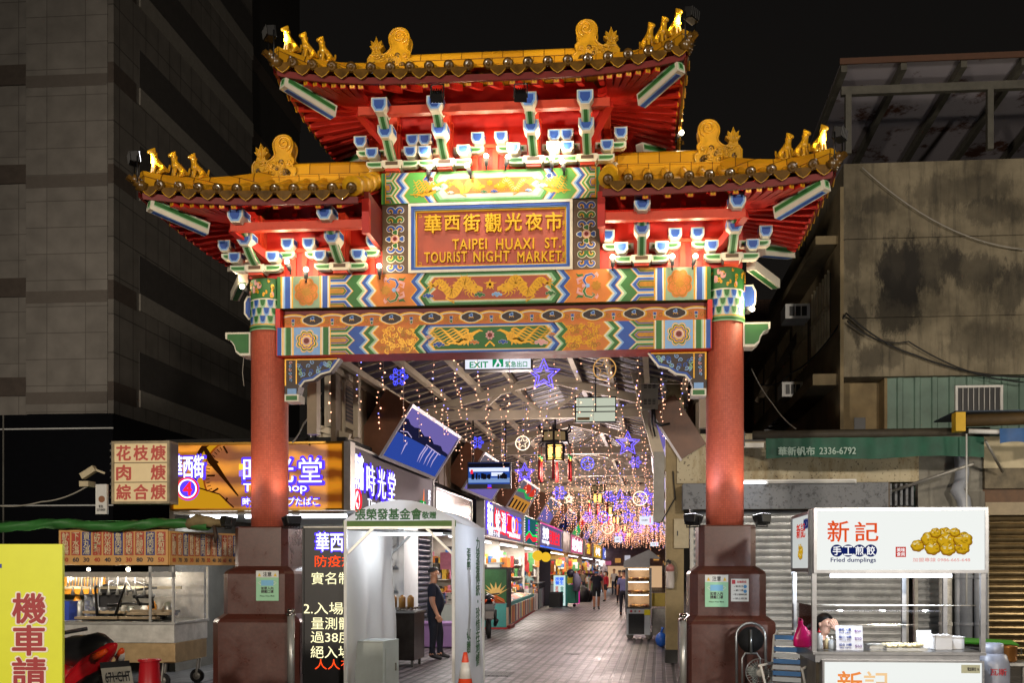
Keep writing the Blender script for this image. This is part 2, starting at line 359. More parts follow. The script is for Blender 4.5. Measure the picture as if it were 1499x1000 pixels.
def cloudlet(mb,cx,cz,r,m,t,edge):
    for m_,k,d in ((edge,1.18,0),(m,1,L_)):
        for dx,dz,q in ((-.9,0,.5),(-.3,.22,.6),(.35,.1,.62),(.95,-.08,.42),(0,-.2,.55)): mb.flat(circ(cx+dx*r,cz+dz*r,r*q*.62*k,12),t-d-.0002*abs(dx)-.0001*(dz>0)-.00005*(dx>0),m_)
def phoenix(mb,x0,x1,zc,h,t,m,m2):
    s=1 if x1>x0 else -1; Ls=abs(x1-x0)
    bx=x1-s*Ls*.22
    mb.flat(lobed(bx,zc,h*.24,9,.25),t,m)
    mb.ribbon([(bx+s*h*.1,zc+h*.08),(bx+s*h*.32,zc+h*.22),(bx+s*h*.5,zc+h*.3),(bx+s*h*.66,zc+h*.26)],[h*.2,h*.12,h*.1,h*.02],t-.0006,m)
    for k in range(6): mb.ribbon([(bx,zc-h*.05),(bx-s*h*(.05+.1*k),zc-h*.25),(bx-s*h*(.02+.22*k),zc-h*.4+k*.008)],[h*.12,h*.12,h*.02],t-.0004-k*.0001,m)
    for k in range(7):
        z=zc+h*(.3-k*.09); pts=[(bx-s*Ls*.75*i/16, z+h*.07*math.sin(i*1.25+k*1.1)+ (i/16)*h*(.08-.03*k)) for i in range(17)]
        mb.ribbon(pts,taper(17,h*.085,h*.02),t-.0003-k*.00012,m)
    for k in range(5): mb.ribbon([(bx-s*h*.15+s*k*h*.07,zc-h*.12),(bx-s*h*.12+s*k*h*.07,zc+h*.12)],h*.014,t-L_,m2)
# ---- beams
ZU0,ZU1,ZL0,ZL1=5.06,5.475,4.447,4.81
XB=2.80
def X(px): return -(ax(px,FY)) if False else ax(px,FY)
ub=MB(); ub.box(-XB,XB,FY,.27,ZU0,ZU1,P['green'])
pu=Paint(ub,ZU0,ZU1); d=.085
def seq(p,items,fn,*a):
    for xa,xb,m in items: fn(X(xa),X(xb),m,*a)
seq(pu,[(411,413,P['gold']),(413,415,P['white']),(415,417.5,P['lb']),(417.5,425,P['blue']),(425,427,P['white']),(427,429,P['gold']),(429,468,P['teal']),(468,470,P['gold']),(470,472,P['white']),(472,479.5,P['blue']),(479.5,482,P['white']),(482,484,P['gold'])],pu.stripe)
xw0,xw1=X(484),X(505)
pu.stripe(X(484),X(540),P['green'],.5)
seq(pu,[(500,521.5,P['green']),(521.5,525,P['lg']),(525,528,P['white']),(528,529.2,P['gold']),(529.2,535,P['blue']),(535,538.5,P['lb']),(538.5,541.5,P['white']),(541.5,543,P['gold']),(543,600,P['orange']),(600,601.5,P['gold']),(601.5,607.5,P['blue']),(607.5,611,P['lb']),(611,613.5,P['white']),(613.5,615,P['gold'])],pu.zig,d)
pu.hexrow(xw0,X(507),.095,[(P['gold'],.0),(P['white'],.006),(P['lb'],.014),(P['blue'],.022),(P['gold'],.052),(P['green'],.057),(P['dgold'],.072)],2)
# centre field in nested frames
def field(p,xs,cols,d,layer=1):
    for k,(px,m) in enumerate(xs):
        xa=X(px); ins=k*.012 if k else 0; ins=cols[k]
        Zt,Zb=p.z1-ins,p.z0+ins; zc=(p.z0+p.z1)/2; q=(Zt-zc)/2
        left=[(xa+d*.75,Zt),(xa,zc+q),(xa+d,zc),(xa,zc-q),(xa+d*.75,Zb)]
        poly=left+[(-x,z) for x,z in reversed(left)]
        p.mb.flat(poly,p.y-L_*(layer+k),m)
field(pu,[(615,P['green']),(621.5,P['lg']),(625.5,P['white']),(628.5,P['gold']),(630,P['panelred'])],[0,.028,.042,.056,.064],d)
zc=(ZU0+ZU1)/2; T=FY-L_*7
dragon(ub,-.76,-.15,zc+.01,.33,T,P['gold'],P['dgold']); dragon(ub,.76,.15,zc+.01,.33,T,P['gold'],P['dgold'])
ub.flat(lobed(0,zc+.04,.055,6,.35),T,P['gold'])
for a in range(5): ub.ribbon([(0,zc+.04),(.09*math.cos(a*1.25+.3),zc+.04+.08*math.sin(a*1.25+.3))],[.03,.004],T-.0004,P['gold'])
for x,c in ((-.80,'blue'),(.78,'green'),(-.13,'green'),(.09,'lb')): cloudlet(ub,x,zc-.09,.055,P[c],T-L_,P['white'])
# medallions of the squares
xs=X(448.5)
for sgn in (1,-1):
    cx=sgn*xs
    for k,(r,m) in enumerate(((.165,P['orange']),(.15,P['dgold']),(.135,P['orange']))): ub.flat(lobed(cx,zc,r,8,.14,1.12),FY-L_*(2+k),m)
    for a in range(8): curl(ub,cx+.085*math.cos(a*.785),zc+.09*math.sin(a*.785),.035,P['dgold'],FY-L_*5,.012,a0=a*.785,sgn=1 if a%2 else -1)
    ub.flat(lobed(cx,zc,.06,9,.2),FY-L_*5.3,P['dgold'])
    # rinceau of the orange field
    ox=sgn*X(577); q=sgn
    for zz in (1,-1):
        ub.ribbon([(ox-q*-.02,zc+zz*.015),(ox-q*-.05,zc+zz*.07),(ox-q*-.02,zc+zz*.13),(ox-q*.05,zc+zz*.15),(ox-q*.09,zc+zz*.115),(ox-q*.055,zc+zz*.09)],[.03,.04,.036,.03,.024,.012],FY-L_*2,P['white'])
        ub.ribbon([(ox-q*-.02,zc+zz*.015),(ox-q*-.05,zc+zz*.07),(ox-q*-.02,zc+zz*.13),(ox-q*.05,zc+zz*.15),(ox-q*.09,zc+zz*.115),(ox-q*.055,zc+zz*.09)],[.02,.03,.026,.02,.016,.008],FY-L_*3,P['blue'] if zz>0 else P['green'])
        ub.ribbon([(ox-q*-.06,zc+zz*.14),(ox-q*-.12,zc+zz*.13),(ox-q*-.15,zc+zz*.16)],[.03,.03,.005],FY-L_*2,P['green'])
        ub.ribbon([(ox-q*-.06,zc+zz*.11),(ox-q*-.13,zc+zz*.08),(ox-q*-.12,zc+zz*.03),(ox-q*-.08,zc+zz*.05)],[.034,.036,.03,.008],FY-L_*2.4,P['pink'])
        ub.ribbon([(ox-q*.10,zc+zz*.16),(ox-q*.13,zc+zz*.13),(ox-q*.12,zc+zz*.1)],[.05,.025,.006],FY-L_*2.2,P['pink'])
    ub.flat(lobed(ox-q*.11,zc,.065,7,.3),FY-L_*2.6,P['dgold']); ub.flat(lobed(ox+q*.0,zc,.03,5,.3),FY-L_*4,P['lb']); ub.flat(lobed(ox+q*.05,zc,.028,4,.4),FY-L_*4,P['pink'])
ub.build('upper_beam',gate)
lbm=MB(); lbm.box(-XB-.01,XB+.01,FY,.16,ZL0,ZL1,P['red']); pl=Paint(lbm,ZL0,ZL1)
seq(pl,[(406,412,P['blue']),(412,413.5,P['white']),(413.5,415,P['gold']),(415,417,P['white']),(417,419,P['lg']),(419,426,P['green']),(426,428,P['white']),(428,430,P['gold']),(430,469,P['lb']),(469,470.5,P['gold']),(470.5,473,P['white']),(473,481,P['green']),(481,483,P['white']),(483,484.5,P['gold'])],pl.stripe)
pl.stripe(X(484.5),X(540),P['blue'],.5)
seq(pl,[(500,525.5,P['blue']),(525.5,528.5,P['lb']),(528.5,531,P['white']),(531,532.2,P['gold']),(532.2,539,P['green']),(539,542,P['lg']),(542,545,P['white']),(545,546.5,P['gold']),(546.5,603,P['orange']),(603,604.5,P['gold']),(604.5,611,P['green']),(611,613.5,P['lg']),(613.5,616,P['white']),(616,617.2,P['gold'])],pl.zig,d)
pl.hexrow(X(484.5),X(509),.095,[(P['gold'],.0),(P['white'],.005),(P['lg'],.012),(P['green'],.02),(P['gold'],.045),(P['blue'],.05),(P['dgold'],.062)],2)
field(pl,[(617,P['blue']),(623,P['lb']),(626,P['white']),(629,P['gold']),(631,P['green'])],[0,.02,.028,.036,.042],d)
zc=(ZL0+ZL1)/2
phoenix(lbm,-.82,-.12,zc+.01,.28,T,P['gold'],P['dgold']); phoenix(lbm,.82,.12,zc+.01,.28,T,P['gold'],P['dgold'])
for x,z,c,r in ((-.66,-.08,'blue',.06),(.66,-.075,'pink',.07),(-.2,-.06,'orange',.05),(.17,-.06,'blue',.05),(-.80,.02,'pink',.03),(.8,.03,'orange',.035)): cloudlet(lbm,x,zc+z,r,P[c],T-L_*1.6,P['white'])
lbm.flat(lobed(0,zc+.03,.06,8,.3),T-L_,P['pink']); lbm.flat(lobed(0,zc+.03,.035,6,.3),T-L_*2,P['dred'])
lbm.ribbon([(-.06,zc-.11),(0,zc-.05),(.06,zc-.11)],.022,T-L_,P['gold'])
for sgn in (1,-1):
    cx=sgn*X(449.5)
    for k,(r,m) in enumerate(((.155,P['gold']),(.145,P['white']),(.135,P['green']),(.118,P['gold']),(.1,P['blue']),(.085,P['gold']),(.06,P['white']),(.05,P['pink']),(.036,P['dred']))): lbm.flat(lobed(cx,zc,r,8 if k<6 else 1,.2 if k<6 else 0),FY-L_*(2+k),m)
    random.seed(3)
    ox0,ox1=X(560),X(606)
    for k in range(64):                                               # gold scrollwork in relief on the orange field
        x=sgn*random.uniform(ox0,ox1); z=random.uniform(ZL0+.035,ZL1-.035)
        curl(lbm,x,z,random.uniform(.025,.04),P['gold'] if k%3 else P['dgold'],FY-L_*(2+.05*k),.014,a0=random.random()*6,sgn=random.choice((1,-1)))
lbm.build('lower_beam',gate)
# ---- recessed frieze between the beams
rb=MB(); ry=-.15
rb.box(-XB-.02,XB+.02,ry,.12,ZL1,ZU0,P['dred'])
rb.box(-XB-.02,-XB+.04,FY-.004,ry,ZL1,ZU0,P['red']); rb.box(XB-.04,XB+.02,FY-.004,ry,ZL1,ZU0,P['red'])
z0=ZL1+.004; h=ZU0-ZL1; Pd=.525; xx0=-XB+.05; xx1=XB-.05
def wave(x): 
    u=(x/Pd)%1.0; return abs(math.cos(math.pi*u))
def wv(off,base,amp): return [(xx0+(xx1-xx0)*i/160, z0+base+off+amp*wave(xx0+(xx1-xx0)*i/160)**.7) for i in range(161)]
rb.flat([(xx0,z0),(xx1,z0)]+wv(.0,.09,.09)[::-1],ry-L_,P['orange'])
rb.ribbon(wv(.012,.09,.09),.018,ry-L_*2,P['gold']); rb.ribbon(wv(-.004,.09,.09),.014,ry-L_*3,P['white'])
k=-6
while k*Pd<xx1:
    xc=k*Pd+Pd/2; 
    if xx0+.15<xc<xx1-.15:
        for r,m,l in ((.115,P['gold'],4),(.1,P['white'],5),(.088,P['dark'],6)): rb.flat([(xc+1.25*r*math.cos(a)*(1 if abs(math.cos(a))<.9 else 1.15),z0+.115+.72*r*math.sin(a)) for a in [2*math.pi*i/28 for i in range(28)]],ry-L_*l,m)
        rb.flat(lobed(xc,z0+.135,.032,3,.4),ry-L_*7,P['lb']); rb.flat(lobed(xc,z0+.135,.018,3,.4),ry-L_*8,P['blue'])
        for q in (1,-1): curl(rb,xc+q*.02,z0+.1,.02,P['gold'],ry-L_*7.4,.009,a0=3.1 if q>0 else 0,sgn=-q,turns=.7)
    xc=k*Pd
    if xx0+.06<xc<xx1-.06:
        rb.flat(lobed(xc,z0+.11,.03,4,.45),ry-L_*4,P['white']); rb.flat(lobed(xc,z0+.112,.023,4,.45),ry-L_*5,P['blue']); rb.flat(lobed(xc,z0+.066,.024,2,.3),ry-L_*4,P['white']); rb.flat(lobed(xc,z0+.066,.017,2,.3),ry-L_*5,P['green'])
        for q in (1,-1): curl(rb,xc+q*.075,z0+.09,.035,P['dgold'],ry-L_*3.4,.014,a0=0 if q>0 else 3.1,sgn=q)
    k+=1
rb.build('middle_frieze',gate)
# ---- columns with painted tops, plinths
def col_paint(mb,r):
    n=40
    def band(z0_,z1_,m,rr,a0=0,a1=2*math.pi):
        k=24; vs=[]; 
        for i in range(k+1):
            a=a0+(a1-a0)*i/k; vs+= [(rr*math.cos(a),rr*math.sin(a),z0_),(rr*math.cos(a),rr*math.sin(a),z1_)]
        mb.add(vs,[(2*i,2*i+2,2*i+3,2*i+1) for i in range(k)],m,True)
    band(5.2,5.475,P['green'],r+.004); band(5.175,5.21,P['white'],r+.006)
    band(4.855,5.18,P['white'],r+.005)
    for row in range(3):                                              # overlapping scale leaves
        for i in range(16):
            a=2*math.pi*(i+.5*row)/16; da=2*math.pi/16*.5
            for m,f,rr in ((P['lb'] if (i+row)%2 else P['lg'],.92,.008),(P['blue'] if (i+row)%2 else P['green'],.68,.011)):
                pts=[]; zt=5.19-row*.105; 
                for j in range(9):
                    u=-1+2*j/8; zz=zt-.12*f*math.sqrt(max(0,1-u*u)); pts.append(((r+rr+row*.0006)*math.cos(a+u*da*f),(r+rr+row*.0006)*math.sin(a+u*da*f),zz))
                for j in range(9):
                    u=1-2*j/8; pts.append(((r+rr+row*.0006)*math.cos(a+u*da*f),(r+rr+row*.0006)*math.sin(a+u*da*f),zt+.001))
                mb.add(pts,[tuple(range(18))],m)
    band(4.80,4.875,P['lg'],r+.016); band(4.815,4.85,P['green'],r+.018); band(4.86,4.874,P['gold'],r+.018)
    random.seed(11)
    for i in range(80):                                               # gold beast and blossoms wound round the top
        a=random.uniform(0,2*math.pi); z=random.uniform(5.23,5.44); rr=r+.008+.0002*i
        m=P['gold'] if i%7 else P['pink']; s=random.uniform(.012,.03)
        sp=spiral(0,0,s*1.4,1.1,random.random()*6,random.choice((1,-1)),10)
        A=[];B=[]
        for j,(u,v) in enumerate(sp):
            w=.011 if i%7 else .018; A.append((rr*math.cos(a+(u)/r),rr*math.sin(a+u/r),z+v+w)); B.append((rr*math.cos(a+u/r),rr*math.sin(a+u/r),z+v-w))
        L=len(A); mb.add(A+B,[(j,j+1,L+j+1,L+j) for j in range(L-1)],m)
r=.24
cm=MB(); cm.lathe([(r,2.16),(r,5.475)],(0,0,0),COLM,40)
cme=cm.mesh('column'); cp=MB(); col_paint(cp,r); cpe=cp.mesh('painted_capital')
GRAN=mat('polished brown granite','#4c2820',.22,var=.25,scale=30,bump=.02,bscale=200,spec=.5); nt,b=nodes_of(GRAN)
def scuffs(m,c,sc_=3.0,lo=.60,hi=.66,amt=.5,rough=.55):
    nt,b=nodes_of(m); tc=N(nt,'TexCoord'); n=N(nt,'TexNoise'); n.inputs['Scale'].default_value=sc_; n.inputs['Detail'].default_value=12; n.inputs['Roughness'].default_value=.75; r=N(nt,'MapRange'); r.inputs['From Min'].default_value=lo; r.inputs['From Max'].default_value=hi; r.inputs['To Max'].default_value=amt
    mx=N(nt,'Mix',data_type='RGBA'); mx.inputs[7].default_value=(*hexc(c),1); src=b.inputs['Base Color'].links[0].from_socket if b.inputs['Base Color'].links else None
    if src: nt.links.new(src,mx.inputs[6])
    else: mx.inputs[6].default_value=b.inputs['Base Color'].default_value
    nt.links.new(tc.outputs['Object'],n.inputs['Vector']); nt.links.new(n.outputs['Fac'],r.inputs['Value']); nt.links.new(r.outputs[0],mx.inputs[0]); nt.links.new(mx.outputs[2],b.inputs['Base Color'])
    m2=N(nt,'MapRange'); m2.inputs['From Min'].default_value=.35; m2.inputs['From Max'].default_value=.7; m2.inputs['To Min'].default_value=b.inputs['Roughness'].default_value; m2.inputs['To Max'].default_value=rough; nt.links.new(n.outputs['Fac'],m2.inputs['Value']); nt.links.new(m2.outputs[0],b.inputs['Roughness'])
scuffs(GRAN,'#6a4a3e',2.2,.58,.72,.4,.5); scuffs(COLM,'#6e4034',1.6,.55,.75,.5,.7)
for k_ in ('red','ored'): scuffs(P[k_],'#7c1814',1.8,.55,.75,.5,.6)
for k_ in ('white','blue','green','orange','sgreen','lb','lg'): scuffs(P[k_],'#5e5344',2.4,.54,.8,.4,.65)
scuffs(GLZ,'#7a5210',3.5,.55,.72,.6,.45)
PLm=MB(); PLm.octa([(.575,0),(.575,.98),(.555,1.02),(.47,1.085),(.47,1.60),(.45,1.635),(.355,1.70),(.355,2.20),(.345,2.215)],(0,0,0),GRAN,.2)
ple=PLm.mesh('plinth')
for sgn in (-1,1):
    for nm,me in (('column',cme),('painted_capital',cpe),('plinth',ple)):
        o=bpy.data.objects.new(nm,me); COL.objects.link(o); o.parent=gate; o.location=(sgn*3.0,0,0)
    # stub ends of the beams outside the columns
    s=MB(); prof=[(3.22,4.80),(3.56,4.80),(3.56,4.72),(3.49,4.69),(3.44,4.62),(3.42,4.54),(3.36,4.49),(3.22,4.49)]
    s.prism([(sgn*x,z) for x,z in prof],-.12,.12,P['white'])
    cxp,czp=3.36,4.67
    s.flat([(sgn*(cxp+(x-cxp)*.86),czp+(z-czp)*.82) for x,z in prof],-.124,P['green']); s.flat([(sgn*(cxp+(x-cxp)*.86),czp+(z-czp)*.82) for x,z in prof],.124,P['green'])
    s.build('beam_end',gate)
    s=MB(); prof=[(3.22,5.36),(3.38,5.36),(3.42,5.28),(3.42,5.12),(3.36,5.04),(3.22,5.04)]
    s.prism([(sgn*x,z) for x,z in prof],.16,.40,P['white']); s.flat([(sgn*(3.31+(x-3.31)*.8),5.2+(z-5.2)*.85) for x,z in prof],.155,P['blue'])
    s.build('beam_end',gate)
    # hanging corner bracket under the lower beam
    s=MB(); bx0,bx1=2.76,2.03; zt=4.445
    prof=[(bx0,zt),(bx1,zt),(bx1+.06,zt-.08),(bx1+.13,zt-.17),(2.28,zt-.20),(2.38,zt-.27),(2.5,zt-.29),(2.56,zt-.36),(2.6,zt-.47),(bx0,zt-.47)]
    s.prism([(sgn*x,z) for x,z in prof],-.10,.10,P['dark']); 
    edge=[(bx1,zt),(bx1+.06,zt-.08),(bx1+.13,zt-.17),(2.28,zt-.20),(2.38,zt-.27),(2.5,zt-.29),(2.56,zt-.36)]
    for m,off,w,l in ((P['white'],.0,.05,1),(P['blue'],.012,.03,2)): s.ribbon([(sgn*(x+off*.5),z+off) for x,z in edge],w,-.10-L_*l,m)
    s.ribbon([(sgn*bx0,zt-.012),(sgn*(bx1+.02),zt-.012)],.022,-.10-L_*3,P['gold']); s.ribbon([(sgn*(bx0-.012),zt),(sgn*(bx0-.012),zt-.36)],.02,-.10-L_*3.4,P['gold']); s.ribbon([(sgn*(bx0-.16),zt),(sgn*(bx0-.16),zt-.34)],.016,-.10-L_*3.7,P['gold'])
    random.seed(5)
    for k in range(22):
        u=random.random(); x=2.12+u*.46; z=zt-.05-random.random()*(.06+u*.17)
        curl(s,sgn*x,z,.03,random.choice((P['lb'],P['lg'],P['blue'])),-.10-L_*(2+.05*k),.013,a0=random.random()*6,sgn=random.choice((1,-1)))
    for k in range(6): curl(s,sgn*(2.68),zt-.06-k*.045,.022,P['lb'] if k%2 else P['pink'],-.10-L_*2.5,.01,a0=k)
    s.box(min(sgn*2.565,sgn*2.755),max(sgn*2.565,sgn*2.755),-.12,.12,zt-.57,zt-.475,P['white']); s.rect(min(sgn*2.585,sgn*2.735),max(sgn*2.585,sgn*2.735),zt-.555,zt-.495,-.123,P['green'])
    s.box(min(sgn*2.60,sgn*2.72),max(sgn*2.60,sgn*2.72),-.115,.115,zt-.475,zt-.40,P['lb'])
    s.build('corner_bracket',gate)
# ---- sign panel, its sides and the upper frieze
ZS0,ZS1,ZF1=5.475,6.37,6.765; SY=-.27
sg=MB(); x0=X(600.5); x1=-x0+.02; x0=-x1
sg.box(x0,x1,SY+.05,.2,ZS0,ZS1,P['panelred'])
zs=ZS0+.02
def frame(mb,x0,x1,z0,z1,w,ya,yb,m):
    mb.box(x0,x1,ya,yb,z1-w,z1,m); mb.box(x0,x1,ya,yb,z0,z0+w,m); mb.box(x0,x0+w,ya,yb,z0+w,z1-w,m); mb.box(x1-w,x1,ya,yb,z0+w,z1-w,m)
frame(sg,x0,x1,ZS0,ZS1,.035,SY-.03,SY+.05,P['white']); frame(sg,x0+.035,x1-.035,ZS0+.035,ZS1-.035,.035,SY-.02,SY+.05,P['blue']); frame(sg,x0+.07,x1-.07,ZS0+.07,ZS1-.07,.012,SY-.0,SY+.05,P['lb']); frame(sg,x0+.082,x1-.082,ZS0+.082,ZS1-.082,.022,SY+.025,SY+.05,P['gold'])
for sx in (1,-1):
    for zq,sz_ in ((ZS0+.12,1),(ZS1-.12,-1)): sg.ribbon([(sx*(x1-.12),zq-.0),(sx*(x1-.155),zq),(sx*(x1-.155),zq+sz_*.035),(sx*(x1-.125),zq+sz_*.035)],.012,SY+.045,P['gold'])
sgo=sg.build('sign_panel',gate)
GT=mat('gilt letters','#dcaa1a',.35,metal=.1,var=.1)
yb=SY+.05
def gtext(body,pxa,pxb,pya,pyb,**k):
    xa,xb=ax(pxa,yb),ax(pxb,yb); xm=(xa+xb)/2; za,zb=az(pya,xm,yb),az(pyb,xm,yb)
    text(sgo,body,GT,(xm,yb,(za+zb)/2),za-zb,xb-xa,**k)
for i,chh in enumerate('華西街觀光夜市'):
    cxp=[634.5,662.5,691,722.5,752,782,811][i]; ww=12 if chh!='西' else 11
    gtext(chh,cxp-ww,cxp+ww,[316,317,315,314,313,313,312][i],[342,338,340,341,339,338,339][i],ext=.04,bold=.021,name='sign_character')
for wd,xa,xb,ya,yb_ in (('TAIPEI',663,713,351,366),('HUAXI',727,782,350,366),('ST.',798,821,349,364),('TOURIST',622,684,370,385),('NIGHT',694,746,369,384),('MARKET',758,822,369,384)):
    gtext(wd,xa,xb,ya,yb_,ext=.035,bold=.02,sp=1.15,name='sign_word')
for chh,ya in (('林',322),('宏',337),('熙',351),('題',369)): gtext(chh,823,832,ya,ya+9,ext=.008,bold=.02,name='signature')
for sgn in (-1,1):                                                    # brown side boards with scrolls
    sb=MB(); xa,xb=x1+.004,x1+.345; sb.box(min(sgn*xa,sgn*xb),max(sgn*xa,sgn*xb),SY,.2,ZS0,ZS1,P['brown']); cx=sgn*(xa+xb)/2; zc=(ZS0+ZS1)/2
    for q in (1,-1):
        for k,(dz,c) in enumerate(((.36,'blue'),(.24,'green'),(.12,'blue'),(-.12,'blue'),(-.24,'green'),(-.36,'blue'))):
            up=1 if dz>0 else -1
            base=[(cx+q*.012,zc+dz-up*.055),(cx+q*.055,zc+dz-up*.035),(cx+q*.075,zc+dz+up*.01),(cx+q*.05,zc+dz+up*.05),(cx+q*.115,zc+dz+up*.055),(cx+q*.14,zc+dz+up*.0),(cx+q*.115,zc+dz-up*.05)]
            p=spiral(cx+q*.07,zc+dz,.062,.85,a0=(math.pi if q>0 else 0)+.5*q*up,sgn=-q*up)
            sb.ribbon(p,taper(len(p),.05,.03),SY-L_*1,P['white']); sb.ribbon(p,taper(len(p),.033,.016),SY-L_*2,P[c]); 
            p2=spiral(cx+q*.07,zc+dz,.038,.6,a0=(math.pi if q>0 else 0)+.5*q*up,sgn=-q*up); sb.ribbon(p2,.012,SY-L_*3,P['gold'])
    for a in range(4):
        e=a*math.pi/2; px_,pz_=cx+.085*math.cos(e),zc+.085*math.sin(e)
        sb.flat(lobed(px_,pz_,.045,3,.3),SY-L_*4,P['white']); sb.flat(lobed(px_,pz_,.033,3,.3),SY-L_*5,P['blue' if a%2==0 else 'green'])
    for r_,m,l in ((.058,'gold',6),(.05,'white',7),(.042,'pink',8),(.026,'dred',9)): sb.flat(circ(cx,zc,r_,20),SY-L_*l,P[m])
    sb.build('side_board',gate)
ff=MB(); FX=x1+.349; FYF=-.30; ff.box(-FX,FX,FYF,.22,ZS1+.003,ZF1,P['sgreen']); pf=Paint(ff,ZS1+.003,ZF1,FYF)
def Xf(u): return -FX*u
def fz(items,fn,*a):
    for xa,xb,m in items: fn(Xf(xa),Xf(xb),m,*a)
fz([(.985,.965,P['green']),(.965,.955,P['gold'])],pf.stripe)
pf.hexrow(Xf(.955),Xf(.90),.07,[(P['gold'],0),(P['white'],.006),(P['lg'],.012),(P['green'],.02),(P['gold'],.045),(P['blue'],.05),(P['dgold'],.06)],2)
fz([(.93,.885,P['sgreen']),(.885,.872,P['white']),(.872,.865,P['gold']),(.865,.835,P['blue']),(.835,.815,P['lb']),(.815,.795,P['white']),(.795,.788,P['gold']),(.788,.62,P['sgreen']),(.62,.612,P['gold']),(.612,.585,P['blue']),(.585,.565,P['lb']),(.565,.54,P['white']),(.54,.525,P['gold'])],pf.zig,.075)
old=X
def X(u): return -FX*u
field(pf,[(.525,P['sgreen']),(.495,P['lg']),(.47,P['white']),(.42,P['gold']),(.405,P['orange'])],[0,.03,.05,.10,.108],.07)
X=old
zc=(ZS1+ZF1)/2; T=FYF-L_*7
dragon(ff,-.50,-.1,zc,.23,T,P['gold'],P['dgold']); dragon(ff,.50,.1,zc,.23,T,P['gold'],P['white']); ff.flat(lobed(0,zc+.03,.04,6,.35),T,P['gold'])
for x,c in ((-.07,'green'),(.06,'blue'),(-.5,'white'),(.5,'lb')): cloudlet(ff,x,zc-.08,.035,P[c],T-L_,P['white'])
for q in (1,-1):
    phoenix(ff,q*1.0,q*.66,zc-.02,.27,FYF-L_*3,P['gold'],P['dgold']); ff.flat(lobed(q*.76,zc+.1,.045,5,.3),FYF-L_*4.5,P['white']); ff.flat(lobed(q*.76,zc+.1,.032,5,.3),FYF-L_*5.5,P['dred' if q<0 else 'blue']); cloudlet(ff,q*.68,zc-.02,.05,P['white'],FYF-L_*4,P['lb'])
ff.build('upper_frieze',gate)
# ---- bodies behind the bracket sets
bd=MB(); bd.box(-1.42,1.42,-.2,.2,ZF1,7.55,P['red']); 
for x in (-1.25,-.57,.57,1.25): bd.box(x-.09,x+.09,-.30,-.2,ZF1,7.4,P['ored'])
for x in (-1.02,-.9,-.2,-.08,.06,.2,.9,1.02): bd.box(x-.035,x+.035,-.225,-.2,ZF1,7.1,P['ored'])
bd.box(-1.42,1.42,-.24,-.2,7.08,7.13,P['ored']); bd.build('upper_wall',gate)
for sgn in (-1,1):
    bd=MB(); a,b_=sorted((sgn*1.40,sgn*3.2)); bd.box(a,b_,-.2,.2,5.478,6.25,P['red'])
    for x in (1.93,3.05): bd.box(min(sgn*(x-.09),sgn*(x+.09)),max(sgn*(x-.09),sgn*(x+.09)),-.30,-.2,5.48,6.1,P['ored'])
    for x in (1.55,2.3,2.45,2.6,2.75): bd.box(min(sgn*(x-.035),sgn*(x+.035)),max(sgn*(x-.035),sgn*(x+.035)),-.225,-.2,5.48,5.82,P['ored'])
    bd.box(a,b_,-.245,-.2,5.80,5.85,P['ored'])
    cx=sgn*1.44; bd.box(cx-.03,cx+.03,-.9,.9,5.80,6.3,P['dred']); bd.box(cx-.045,cx+.045,-.94,-.86,5.78,6.2,P['red'])
    bd.build('lower_wall',gate)
# ---- bracket sets
def blockpoly(w,h): return [(-w/2,h),(w/2,h),(w/2,h*.42),(w*.27,0),(-w*.27,0),(-w/2,h*.42)]
def block(mb,x,y,z,w=.17,h=.15,dp=.16):
    p=blockpoly(w,h); cz=h*.55
    mb.prism([(x+a,z+b) for a,b in p],y,y+dp,P['white'])
    for m,k,l in (('lb',.85,1),('blue',.62,2)): mb.flat([(x+a*k,z+cz+(b-cz)*k) for a,b in p],y-L_*l,P[m])
    for q in (-1,1):                                                   # painted cheeks
        for m,k,l in (('lb',.84,1),('blue',.64,2)):
            yc=y+dp/2; zc=z+h*.71; mb.flat([(yc-dp/2*k,zc-h*.27*k),(yc+dp/2*k,zc-h*.27*k),(yc+dp/2*k,zc+h*.27*k),(yc-dp/2*k,zc+h*.27*k)],x+q*(w/2+L_*l),P[m],'yz')
def sidearm(mb,x0,x1,y,z,h=.085,dp=.1):
    s=1 if x1>x0 else -1; p=[(x0,z),(x0,z+h),(x1,z+h),(x1,z+h*.45),(x1-s*.035,z+h*.1),(x1-s*.07,z)]
    mb.prism(p,y,y+dp,P['white']); cx=(x0+x1)/2; cz=z+h/2
    for m,k,kz,l in (('lg',.86,.7,1),('green',.8,.42,2)): mb.flat([(cx+(a-cx)*k,cz+(b-cz)*kz) for a,b in p],y-L_*l,P[m])
def frontarm(mb,x,ya,za,yb_,zb,w=.11,th=.075):
    n=7; top=[]; 
    for i in range(n):
        u=i/(n-1); e=u*u*(3-2*u)*.6+u*.4
        top.append((ya+(yb_-ya)*u, za+(zb-za)*(u**1.7)))
    poly=[(y,z+th) for y,z in top]+[(y,z) for y,z in reversed(top)]
    mb.prism([(y,z) for y,z in poly],x-w/2,x+w/2,P['white'],'yz')
    for i in range(n-1):                                               # green stripe on the underside and front
        (y1,z1),(y2,z2)=top[i],top[i+1]
        for m,k,l in (('lg',.72,.003),('green',.4,.006)):
            mb.add([(x-w/2*k,y1,z1-l),(x+w/2*k,y1,z1-l),(x+w/2*k,y2,z2-l),(x-w/2*k,y2,z2-l)],[(0,1,2,3)],P[m])
    for q in (-1,1):
        for m,k,l in (('lg',.62,1),('green',.34,2)):
            mid=[(y,z+th/2) for y,z in top]; mb.flat([(y,z+th/2*k) for y,z in mid]+[(y,z-th/2*k) for y,z in reversed(mid)],x+q*(w/2+L_*l),P[m],'yz')
